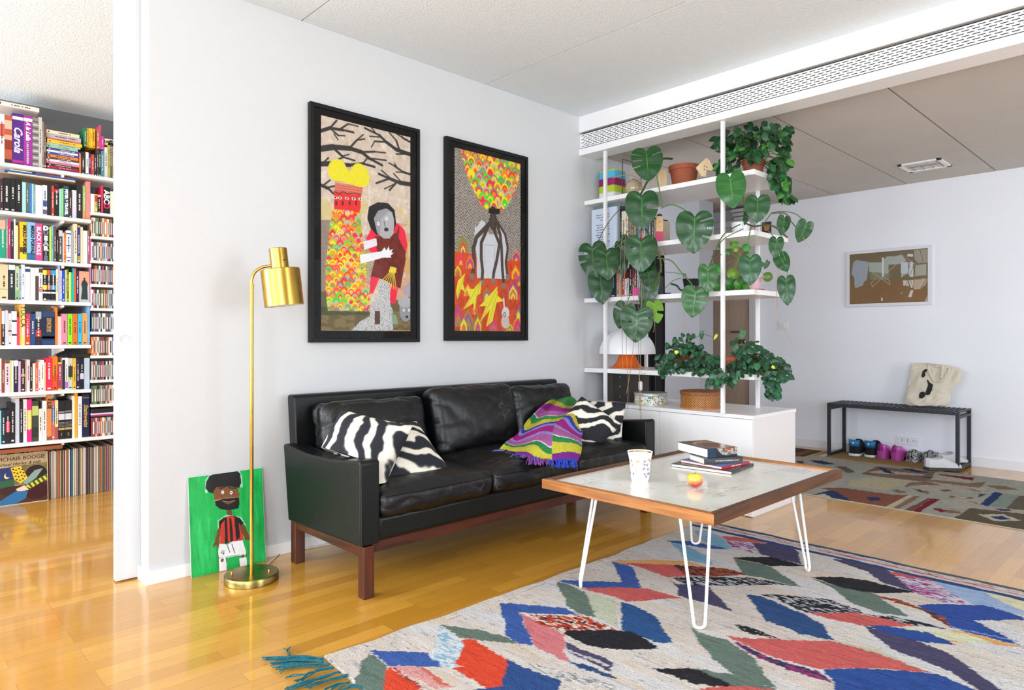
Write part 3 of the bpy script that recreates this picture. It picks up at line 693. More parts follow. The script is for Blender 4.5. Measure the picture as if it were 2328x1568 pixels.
pg([(1030, 760), (1085, 690), (1150, 685), (1200, 760), (1225, 880), (1215, 895), (1015, 925)], 'd13226')
for x in (1075, 1120, 1175): pg([(x-12, 700 if x < 1170 else 745), (x+10, 700 if x < 1170 else 745), (x+14, 915), (x-14, 925)] if x != 1175 else [(1150, 690), (1190, 740), (1195, 870), (1160, 900)], '161314')
ln([(1128, 690), (1150, 900)], .0030, 'd13226')
pg([(1000, 795), (1030, 800), (1010, 900), (1012, 950), (985, 960), (985, 930), (955, 960), (950, 940), (970, 905)], '704628')
pg([(1195, 770), (1235, 750), (1275, 850), (1283, 890), (1240, 895), (1235, 870), (1210, 830)], '704628')
pg([(1010, 925), (1090, 930), (1120, 905), (1215, 895), (1245, 1000), (1235, 1020), (1120, 1035), (1080, 1045), (1000, 1045), (995, 1000)], 'eeeef0')
ln([(1075, 925), (1100, 1000)], .0016, '17171a'); ln([(1120, 925), (1142, 1005)], .0016, '17171a')
ln([(1035, 985), (1022, 1005), (1050, 1008)], .0016, '17171a'); ln([(1048, 985), (1042, 1020)], .0016, '17171a')
pg([(1000, 1050), (1060, 1045), (1070, 1090), (1068, 1170), (998, 1178)], 'f0f0f2'); pg([(1180, 1050), (1248, 1040), (1250, 1110), (1180, 1135)], 'f0f0f2')
for a, b in ((1030, 1068), (1212, 1032)):
    u, v = g4(a, b); cv.ell(u, v, .0075, .0078, '7a5136')
for p in ([(995, 1000), (998, 1178)], [(1063, 1045), (1070, 1165)], [(1245, 990), (1250, 1110)], [(1178, 1050), (1182, 1135)], [(1063, 1040), (1180, 1020)]): ln(p, .0011, '16231a')
cv.mul(1+.06*cv.noise(.006, .012, 4, 2))
mb = cv.mesh(lambda u, v: PT(u*wd, v*H_, .0035))
obj('painted_face', mb, cmat('acrylic_paint', .45, bump=.1, bscale=220), ptg)
def bx(mb, u0, u1, v0, v1, d0, d1):
    return mb.add([PT(u, v, d) for d in (d0, d1) for v in (v0, v1) for u in (u0, u1)], [(0, 2, 3, 1), (4, 5, 7, 6), (0, 1, 5, 4), (2, 6, 7, 3), (0, 4, 6, 2), (1, 3, 7, 5)])
obj('board', bx(MB(), -.001, wd+.001, -.001, H_, -.0005, .0033), mat('primed_board', 'e6e8e3', .6), ptg)

# ---------------------------------------------------------------- the two tall framed prints
FR = mat('black_frame', '090a0c', .42, spec=.3); MATB = mat('dark_mount', '1d1b1a', .9, spec=.2)
GLS = bpy.data.materials.new('picture_glass'); GLS.use_nodes = True
_n = GLS.node_tree.nodes; _l = GLS.node_tree.links; _n.remove(_n['Principled BSDF'])
_t = _n.new('ShaderNodeBsdfTransparent'); _g = _n.new('ShaderNodeBsdfGlossy'); _g.inputs['Roughness'].default_value = .02; _m = _n.new('ShaderNodeMixShader'); _f = _n.new('ShaderNodeFresnel'); _f.inputs[0].default_value = 1.22
_l.new(_f.outputs[0], _m.inputs[0]); _l.new(_t.outputs[0], _m.inputs[1]); _l.new(_g.outputs[0], _m.inputs[2]); _l.new(_m.outputs[0], _n['Material Output'].inputs[0])
def framed(label, L, T, Rr, Bm, fw, yf=3.115):
    a = at(L, T, Y=yf); b = at(Rr[0], Rr[1], Y=yf); z1 = a.z; z0 = at(L, Bm, Y=yf).z
    x0, x1 = a.x, b.x
    t = thing('framed_print', label, 'picture', ((x0+x1)/2, YW, z0))
    mb = MB()
    for P in (((x0, z0), (x1, z0), (x1-fw, z0+fw), (x0+fw, z0+fw)), ((x0, z1), (x0+fw, z1-fw), (x1-fw, z1-fw), (x1, z1)), ((x0, z0), (x0+fw, z0+fw), (x0+fw, z1-fw), (x0, z1)), ((x1, z0), (x1, z1), (x1-fw, z1-fw), (x1-fw, z0+fw))):
        mb.prism(P, yf, YW-.001, lambda u, v, d: (u, d, v))
    obj('frame', mb, FR, t, bevel=.0012)
    obj('mount', MB().box(x0+fw, x1-fw, yf+.010, yf+.012, z0+fw, z1-fw), MATB, t)
    obj('glass', MB().add([(x0+fw, yf+.004, z0+fw), (x1-fw, yf+.004, z0+fw), (x1-fw, yf+.004, z1-fw), (x0+fw, yf+.004, z1-fw)], [(0, 1, 2, 3)]), GLS, t)
    return t, x0, x1, z0, z1
PAL = ['f0243a', 'ff8a10', 'f6e81c', 'b7c93a', '3fe03c', '9c8d7c', 'ff9014', 'f43a5c', 'f7e61c', 'c8bfae']
def scallops(cv, mask, u0, u1, v0, v1, w, h, seed, pal=PAL):
    r = random.Random(seed); row = 0; v = v0
    while v < v1 + h:
        x = u0 - w + (w/2 if row % 2 else 0)
        while x < u1 + w:
            cols = [r.choice(pal) for _ in range(4)]
            cy = v + h*1.05 + r.uniform(-.1, .1)*h
            for k, c in enumerate(cols):
                s_ = 1 - k*.25
                m = ((cv.U-x)/(w*.56*s_))**2 + ((cv.V-cy)/(h*1.25*s_))**2 < 1
                cv.fill(m & mask & (cv.V < cy+h*.15), c, .95)
            x += w
        v += h; row += 1
PAPER = cmat('print_paper', .6, grain=.14)
# ---- first print
t1, fx0, fx1, fz0, fz1 = framed('taller framed print of two figures, one in a scalloped robe, nearer the lamp', 706, 229, (955, 290), 778.5, .021)
YA = 3.123
def g5(x, y):
    p = at(690+x/2.657, 210+y/2.657, Y=YA); return (p.x, p.z)
a0 = g5(106, 137); a1 = g5(645, 263); b0 = g5(104, 1437)
ox, oz = a0[0], a0[1]; W1 = a1[0]-ox; H1 = oz-b0[1]
def q5(x, y): p = g5(x, y); return (p[0]-ox, oz-p[1])
cv = Canvas(W1, H1, 230, 470, 'd9c8b6')
cv.fill(np.clip(cv.noise(.02, .03, 5, 3)*.7, 0, 1), 'f1e8dc', .8); cv.fill(np.clip(cv.noise(.015, .02, 15, 3)*.6, 0, 1), 'b89f8c', .6)
U, V = cv.U, cv.V; hf = H1/1300.
P5 = lambda pts, c, al=1.: cv.poly([q5(*p) for p in pts], c, al)
L5 = lambda pts, wd_, c, al=1.: cv.line([q5(*p) for p in pts], wd_, c, al)
yel = (V > H1*.36) & (V < H1*.72); cv.fill(yel & (cv.noise(.08, .1, 33, 2) > .0), 'd9c84a', .45); cv.fill((V > H1*.45) & (U > W1*.75) & (cv.noise(.05, .08, 35, 2) > -.2), 'd58a3c', .5)
P5([(104, 770), (160, 770), (150, 1330), (104, 1330)], 'b9a89c'); zg = np.sin((V*1.0+.006*np.abs(((U*60) % 2)-1)*8)*420) > 0
cv.fill(cv.inside([q5(*p) for p in [(104, 770), (165, 770), (140, 1200), (104, 1200)]]) & zg, '5a3d38', .8)
cv.fill(cv.inside([q5(*p) for p in [(370, 860), (450, 860), (420, 1160), (370, 1160)]]) & zg, '4a3a38', .8)
P5([(104, 1290), (300, 1330), (645, 1230), (645, 1437), (104, 1437)], '6f5f3c'); cv.fill((V > H1*.9) & (cv.noise(.03, .02, 3, 2) > 0), '9a8658', .5)
P5([(104, 1200), (140, 1200), (400, 1320), (400, 1345), (104, 1345)], '3f4d2c', .8)
BRC = '37332f'
for pts, w0 in (([(106, 232), (160, 215), (240, 228), (300, 240)], .010), ([(160, 215), (200, 170)], .005), ([(220, 222), (270, 190), (330, 205)], .0045), ([(240, 228), (305, 245)], .003), ([(165, 220), (210, 260), (250, 262)], .0045), ([(185, 250), (208, 285)], .003),
                ([(106, 340), (180, 330), (280, 338), (350, 360), (400, 400), (475, 440)], .017), ([(280, 335), (320, 290), (360, 255)], .0055), ([(320, 290), (370, 280)], .0035), ([(350, 360), (430, 358), (495, 365)], .0055), ([(400, 398), (500, 410)], .004), ([(190, 345), (240, 390), (310, 412)], .007), ([(230, 385), (275, 375)], .003), ([(240, 390), (210, 405)], .004),
                ([(106, 432), (180, 430), (280, 440), (360, 430), (430, 450)], .014), ([(120, 425), (150, 395)], .004), ([(360, 430), (390, 390)], .004), ([(106, 560), (150, 580), (180, 610)], .009), ([(140, 575), (190, 565)], .004), ([(120, 560), (160, 530)], .004),
                ([(645, 375), (560, 345), (500, 300), (460, 260), (370, 215)], .012), ([(500, 300), (430, 295), (410, 330)], .0045), ([(470, 270), (400, 265)], .0035), ([(440, 250), (405, 205)], .0035), ([(580, 350), (560, 290), (520, 245)], .006), ([(645, 372), (560, 372)], .004), ([(645, 300), (600, 275), (550, 240)], .006), ([(600, 275), (590, 250)], .003),
                ([(645, 495), (600, 480), (550, 445), (515, 425)], .007), ([(570, 460), (550, 430)], .0035), ([(610, 485), (560, 480)], .003),
                ([(645, 555), (580, 545), (520, 520), (455, 492)], .013), ([(520, 520), (440, 548)], .0055), ([(560, 545), (520, 590)], .0055), ([(540, 530), (470, 470)], .0035), ([(590, 540), (545, 490)], .0035), ([(560, 548), (490, 582)], .003)):
    for i in range(len(pts)-1):
        f0 = 1-.75*i/max(1, len(pts)-1); L5(pts[i:i+2], w0*f0*.85 + .0012, BRC)
# robe
rob = cv.inside([q5(*p) for p in [(180, 700), (345, 715), (350, 800), (365, 940), (375, 1000), (380, 1130), (400, 1200), (402, 1322), (146, 1318), (133, 1180), (133, 1050), (150, 900), (160, 800)]])
cv.fill(rob, 'c9b89a'); scallops(cv, rob, *[f for f in (q5(130, 0)[0], q5(405, 0)[0], q5(200, 700)[1], q5(200, 1330)[1])], .043, .027, 11)
# head of the robed figure
P5([(185, 590), (350, 600), (345, 700), (335, 730), (280, 712), (183, 705)], 'e8302c'); P5([(190, 545), (360, 568), (350, 625), (190, 600)], 'd76a5a')
for yy in (560, 575, 590): L5([(192, yy-8), (355, yy+12)], .0012, 'e8a090')
L5([(192, 540), (280, 535), (362, 570)], .003, '9a8f80')
def e5(x, y, rx, ry, c, rot=0., al=1.): u, v = q5(x, y); cv.ell(u, v, rx*1.75, ry*1.75, c, rot, al)
e5(205, 470, .030, .034, 'ece12c', .4); e5(345, 500, .030, .036, 'ece12c', -.4); P5([(150, 500), (270, 460), (400, 520), (340, 572), (200, 530)], 'ece12c')
P5([(265, 450), (280, 452), (300, 440), (275, 480)], 'c9b28c')
for x in (192, 220, 262, 303, 343): e5(x, 637+(x-220)*.06, .0065, .0042, 'f6efe8'); e5(x, 637+(x-220)*.06, .0028, .0030, '1a1416')
for x in (198, 237, 279, 318): e5(x, 668, .0034, .0075, '6c1f2c')
L5([(190, 600), (215, 612), (240, 600), (265, 612), (300, 608), (345, 618)], .0022, '2a1614')
# second figure
P5([(380, 880), (410, 820), (570, 790), (610, 830), (628, 920), (620, 970), (560, 1060), (540, 1060), (560, 970), (440, 980), (400, 960)], 'f0284a')
P5([(430, 870), (560, 850), (580, 800), (575, 880), (615, 960), (618, 1010), (585, 1185), (480, 1130), (405, 1110), (445, 960)], '7c2a1a')
cv.fill(cv.inside([q5(*p) for p in [(430, 870), (560, 850), (575, 880), (615, 960), (585, 1185), (480, 1130), (405, 1110), (445, 960)]]) & (cv.noise(.012, .02, 61, 2) > .1), '5c1d14', .6)
P5([(405, 1110), (460, 1120), (420, 1215), (398, 1215)], 'f0284a'); P5([(535, 1160), (572, 1175), (555, 1275), (525, 1275), (515, 1250)], 'f0284a')
P5([(385, 760), (395, 690), (450, 662), (510, 668), (550, 710), (560, 790), (540, 860), (440, 860), (405, 820)], '1f1d1e')
P5([(425, 760), (450, 715), (500, 700), (535, 725), (548, 770), (545, 850), (520, 882), (485, 882), (445, 850)], 'b9b9bb'); cv.fill(cv.inside([q5(*p) for p in [(425, 760), (450, 715), (500, 700), (520, 710), (470, 760), (460, 860), (445, 850)]]), '8f9093', .6)
for x, y in ((452, 793), (502, 762)): e5(x, y, .0055, .0058, 'f4f4f4'); e5(x, y, .0016, .0018, '555555')
e5(500, 828, .0085, .0062, '3a3032', -.2); L5([(487, 780), (492, 808)], .0022, '4a4648')
P5([(362, 900), (440, 880), (445, 925), (368, 950)], 'eceaf0'); P5([(340, 980), (470, 960), (490, 935), (500, 955), (515, 930), (520, 955), (540, 945), (530, 965), (545, 970), (525, 985), (530, 998), (480, 998), (345, 1035)], 'f3f2f4')
for dx in range(7): L5([(545, 1060), (470+dx*15, 1140+dx*9)], .0018, 'efd94a')
P5([(525, 1050), (562, 1060), (560, 1090), (515, 1085)], 'efd94a')
wat = [(460, 1130), (520, 1160), (525, 1280), (540, 1320), (540, 1437), (290, 1437), (340, 1385), (400, 1350), (400, 1290), (450, 1230)]
wm_ = cv.inside([q5(*p) for p in wat]); cv.fill(wm_, 'eeeeee'); cv.fill(wm_ & (np.sin(U*900+6*np.sin(V*160)+cv.noise(.02, .02, 8)*5) > .25), '2c2c2e', .9)
P5([(430, 1320), (462, 1320), (462, 1400), (430, 1400)], '5a3826')
e5(617, 1310, .024, .040, '9a9aa0'); e5(612, 1265, .026, .018, 'b5b5b8'); 
for x in (605, 638): e5(x, 1315, .0042, .0046, 'f2f2f2'); e5(x, 1315, .0014, .0016, '333333')
e5(625, 1355, .0060, .0045, '2b2628'); P5([(530, 1340), (560, 1340), (572, 1400), (540, 1400)], '8aa88c'); P5([(600, 1180), (645, 1140), (645, 1235), (605, 1220)], 'b5a8b4')
mb = cv.mesh(lambda u, v: (ox+u*W1, YA, oz-v*H1)); obj('print', mb, PAPER, t1)
# ---- second print
t2, fx0, fx1, fz0, fz1 = framed('shorter framed print of a multi-legged tree over orange flames, nearer the plants', 1015, 308, (1201, 352), 774.5, .021)
def g6(x, y):
    p = at(1000+x/3.136, 290+y/3.136, Y=YA); return (p.x, p.z)
a0 = g6(105, 141); a1 = g6(575, 248); b0 = g6(105, 1448); px_, pz_ = a0; W2 = a1[0]-px_; H2 = pz_-b0[1]
def q6(x, y): p = g6(x, y); return (p[0]-px_, pz_-p[1])
cv = Canvas(W2, H2, 200, 440, '8a8178'); U, V = cv.U, cv.V
P6 = lambda pts, c, al=1.: cv.poly([q6(*p) for p in pts], c, al)
L6 = lambda pts, wd_, c, al=1.: cv.line([q6(*p) for p in pts], wd_, c, al)
def e6(x, y, rx, ry, c, rot=0., al=1.): u, v = q6(x, y); cv.ell(u, v, rx*1.9, ry*1.9, c, rot, al)
zz = np.sin((V + .010*np.abs(((U*55+cv.noise(.05, .05, 3)*.4) % 2)-1)*2.2)*330) + cv.noise(.004, .012, 7)*.8
cv.fill(zz > .2, 'bdb5ac', .9); cv.fill(zz < -.7, '5c5148', .8)
P6([(105, 880), (240, 900), (400, 1000), (575, 900), (575, 1448), (105, 1448)], 'd8501c'); cv.fill((V > H2*.60) & (cv.noise(.02, .03, 21, 3) > .1), 'a83a14', .55)
bal = cv.inside([q6(*p) for p in [(148, 150), (190, 160), (575, 246), (560, 400), (520, 500), (470, 575), (420, 600), (340, 590), (300, 560), (235, 440), (190, 340), (160, 220)]])
cv.fill(bal, 'a89a86'); scallops(cv, bal, q6(140, 0)[0], q6(580, 0)[0], -.01, q6(400, 610)[1], .062, .042, 5)
TR = '54433a'
for pts in ([(380, 600), (375, 660), (330, 720), (265, 780), (240, 860), (245, 960), (232, 1060)], [(380, 640), (340, 740), (295, 820), (295, 930), (305, 1020), (300, 1100)], [(385, 640), (390, 740), (425, 830), (410, 950), (385, 1030), (378, 1090)], [(395, 640), (430, 760), (440, 860), (445, 1000), (455, 1115)], [(405, 660), (470, 760), (485, 860), (465, 960), (480, 1060)]): pass
P6([(250, 700), (265, 710), (295, 660), (320, 670), (350, 760), (420, 760), (428, 680), (440, 720), (470, 780), (480, 1080), (265, 1072), (262, 900), (245, 800)], 'd3d5da')
cv.line([q6(320, 835), q6(390, 840), q6(388, 980)], .0008, '55555a'); cv.line([q6(320, 835), q6(322, 980)], .0008, '8a8a90')
for pts, w0 in (([(380, 590), (375, 660), (310, 730), (262, 780), (240, 860), (245, 960), (232, 1060)], .014), ([(370, 640), (330, 740), (295, 820), (295, 930), (305, 1020), (300, 1100)], .012), ([(385, 640), (390, 740), (425, 830), (405, 950), (385, 1030), (378, 1090)], .012), ([(395, 640), (430, 760), (440, 860), (445, 1000), (455, 1115)], .0115), ([(405, 660), (465, 760), (485, 860), (470, 960), (482, 1060)], .0095), ([(380, 590), (380, 700)], .026)):
    L6(pts, w0, '3f322b'); L6(pts, w0*.62, TR)
P6([(350, 575), (430, 580), (425, 620), (345, 610)], '2a201b')
for x, y in ((232, 1060), (305, 1105), (380, 1095), (455, 1128), (484, 1065)): e6(x, y, .0095, .011, '8b7a6c')
def flame(x, y, w_, h_, seed):
    r = random.Random(seed)
    for k in range(5):
        s_ = 1-k*.2; c = r.choice(['e8404e', 'f08a2a', 'e8d83a', '9a8f3c', 'a94ca0', 'd86a3a'])
        pts = [q6(x-w_*s_, y), q6(x-w_*s_*.9, y-h_*s_*.5), q6(x, y-h_*s_), q6(x+w_*s_*.9, y-h_*s_*.5), q6(x+w_*s_, y)]; cv.poly(pts, c, .95)
for k, (x, y, w_, h_) in enumerate(((165, 890, 42, 125), (215, 1005, 30, 100), (150, 980, 28, 90), (545, 950, 30, 80), (540, 1080, 32, 105), (522, 1225, 40, 130), (565, 1130, 20, 80), (128, 1060, 26, 80), (200, 1200, 30, 90), (335, 1230, 30, 90), (130, 1420, 34, 160), (200, 1448, 42, 160), (270, 1448, 30, 120), (170, 1448, 25, 90), (380, 1448, 36, 90), (555, 1448, 38, 110), (500, 1448, 24, 50), (560, 1360, 22, 90), (250, 1330, 20, 70))): flame(x, y, w_, h_, k)
YL = 'e6dc38'
P6([(180, 1040), (165, 1110), (180, 1170), (150, 1150), (125, 1230), (115, 1160), (130, 1090)], YL); P6([(295, 1090), (290, 1180), (262, 1200), (245, 1340), (240, 1250), (165, 1300), (215, 1210), (190, 1150), (240, 1150)], YL)
P6([(410, 1130), (412, 1200), (460, 1235), (405, 1245), (375, 1380), (330, 1420), (355, 1300), (285, 1390), (330, 1270), (280, 1275), (350, 1200)], YL)
for pts in ([(175, 1060), (140, 1150), (125, 1220)], [(290, 1100), (230, 1200), (180, 1290)], [(285, 1110), (245, 1320)], [(408, 1150), (355, 1250), (300, 1370)], [(410, 1180), (345, 1400)]): L6(pts, .0016, 'a8a028')
e6(469, 1320, .0175, .020, 'd8d2d0'); e6(467, 1385, .0185, .022, 'cdc2be'); L6([(455, 1220), (460, 1300)], .006, 'd8dade'); e6(462, 1332, .0055, .0085, '3a3c40'); e6(462, 1332, .0032, .0055, 'c5c9cf'); cv.line([q6(440, 1380), q6(505, 1382)], .001, '8a807c')
mb = cv.mesh(lambda u, v: (px_+u*W2, YA, pz_-v*H2)); obj('print', mb, PAPER, t2)

# ---------------------------------------------------------------- picture on the far wall
a = at(1924, 572, X=6.53); b = at(2117, 557, X=6.53); zb = at(1924, 697.5, X=6.53).z; zb2 = at(2117, 692.5, X=6.53).z; z1 = (a.z+b.z)/2; z0 = (zb+zb2)/2
ya, yb_ = a.y, b.y
t = thing('framed_picture', 'white-framed brown picture with pale cut-out shapes on the far wall', 'picture', (6.56, (ya+yb_)/2, z0))
fw = .026; mb = MB()
for P in (((ya, z0), (yb_, z0), (yb_+fw, z0+fw), (ya-fw, z0+fw)), ((ya, z1), (ya-fw, z1-fw), (yb_+fw, z1-fw), (yb_, z1)), ((ya, z0), (ya-fw, z0+fw), (ya-fw, z1-fw), (ya, z1)), ((yb_, z0), (yb_, z1), (yb_+fw, z1-fw), (yb_+fw, z0+fw))): mb.prism(P, 6.53, 6.559, lambda u, v, d: (d, u, v))
obj('frame', mb, mat('pale_frame', 'dad9e0', .4), t, bevel=.001)
XA = 6.545
def g7(x, y):
    p = at(1880+x/7.76, 540+y/7.76, X=XA); return (ya-fw-p.y, z1-fw-p.z)
Wp = ya-yb_-2*fw; Hp = z1-z0-2*fw
cv = Canvas(Wp, Hp, 200, 130, '84745a'); U, V = cv.U, cv.V; P7 = lambda pts, c, al=1.: cv.poly([g7(*p) for p in pts], c, al)
P7([(390, 800), (1320, 740), (1780, 700), (1780, 1150), (390, 1180)], '93714b')
P7([(430, 640), (465, 440), (520, 395), (740, 430), (720, 620), (700, 750), (650, 780), (635, 840), (530, 885), (490, 880), (480, 700)], 'aab3bf')
P7([(740, 450), (950, 440), (1060, 330), (1200, 330), (1320, 300), (1400, 400), (1300, 460), (1090, 480), (1085, 640), (1070, 690), (850, 700), (750, 600)], 'b5bfb9')
P7([(760, 600), (1120, 640), (1100, 740), (760, 740)], '8f9076'); P7([(1300, 430), (1430, 430), (1440, 620), (1310, 700)], 'ccd6dc'); P7([(1450, 430), (1520, 430), (1525, 690), (1440, 690)], 'd8dfe4')
P7([(1420, 290), (1520, 290), (1520, 335), (1420, 330)], 'dfe4e6'); P7([(1540, 220), (1780, 200), (1780, 440), (1600, 450), (1545, 380)], 'aaa598'); P7([(1560, 490), (1750, 460), (1750, 660), (1550, 680)], 'b4b5a6')
P7([(970, 350), (1005, 350), (1000, 690), (972, 690)], 'e2e8ea'); P7([(1540, 740), (1780, 720), (1740, 830), (1640, 905), (1530, 910)], 'c8b5a4'); P7([(1340, 760), (1430, 755), (1440, 850), (1350, 850)], 'dcdcda'); P7([(1440, 750), (1530, 745), (1520, 890), (1480, 880)], 'dcdcda')
P7([(1480, 925), (1525, 925), (1490, 1050), (1430, 1045)], 'dcd6d4'); P7([(1290, 1000), (1335, 960), (1330, 985)], 'e6dfd8'); P7([(955, 1055), (985, 1065), (980, 1120), (955, 1115)], 'e8e2da'); P7([(1720, 1140), (1780, 1000), (1780, 1140)], 'c8bba6')
for pts in ([(750, 570), (1110, 830), (1100, 760), (1000, 690)], [(1240, 450), (1085, 600), (800, 870), (785, 800), (860, 710)], [(1300, 260), (1430, 380), (1560, 470)], [(750, 440), (960, 440)]): cv.line([g7(*p) for p in pts], .0022, 'c9c0a6')
for pts in ([(1300, 260), (1470, 430), (1430, 640), (1310, 660)], [(1640, 220), (1700, 430)], [(1530, 500), (1380, 860)], [(1430, 640), (1520, 880)], [(1780, 700), (1660, 890)]): cv.line([g7(*p) for p in pts], .0026, '7d7460')
obj('artwork', cv.mesh(lambda u, v: (XA, ya-fw-u*Wp, z1-fw-v*Hp)), PAPER, t)
obj('glass', MB().add([(XA-.004, ya-fw, z0+fw), (XA-.004, yb_+fw, z0+fw), (XA-.004, yb_+fw, z1-fw), (XA-.004, ya-fw, z1-fw)], [(0, 1, 2, 3)]), GLS, t)


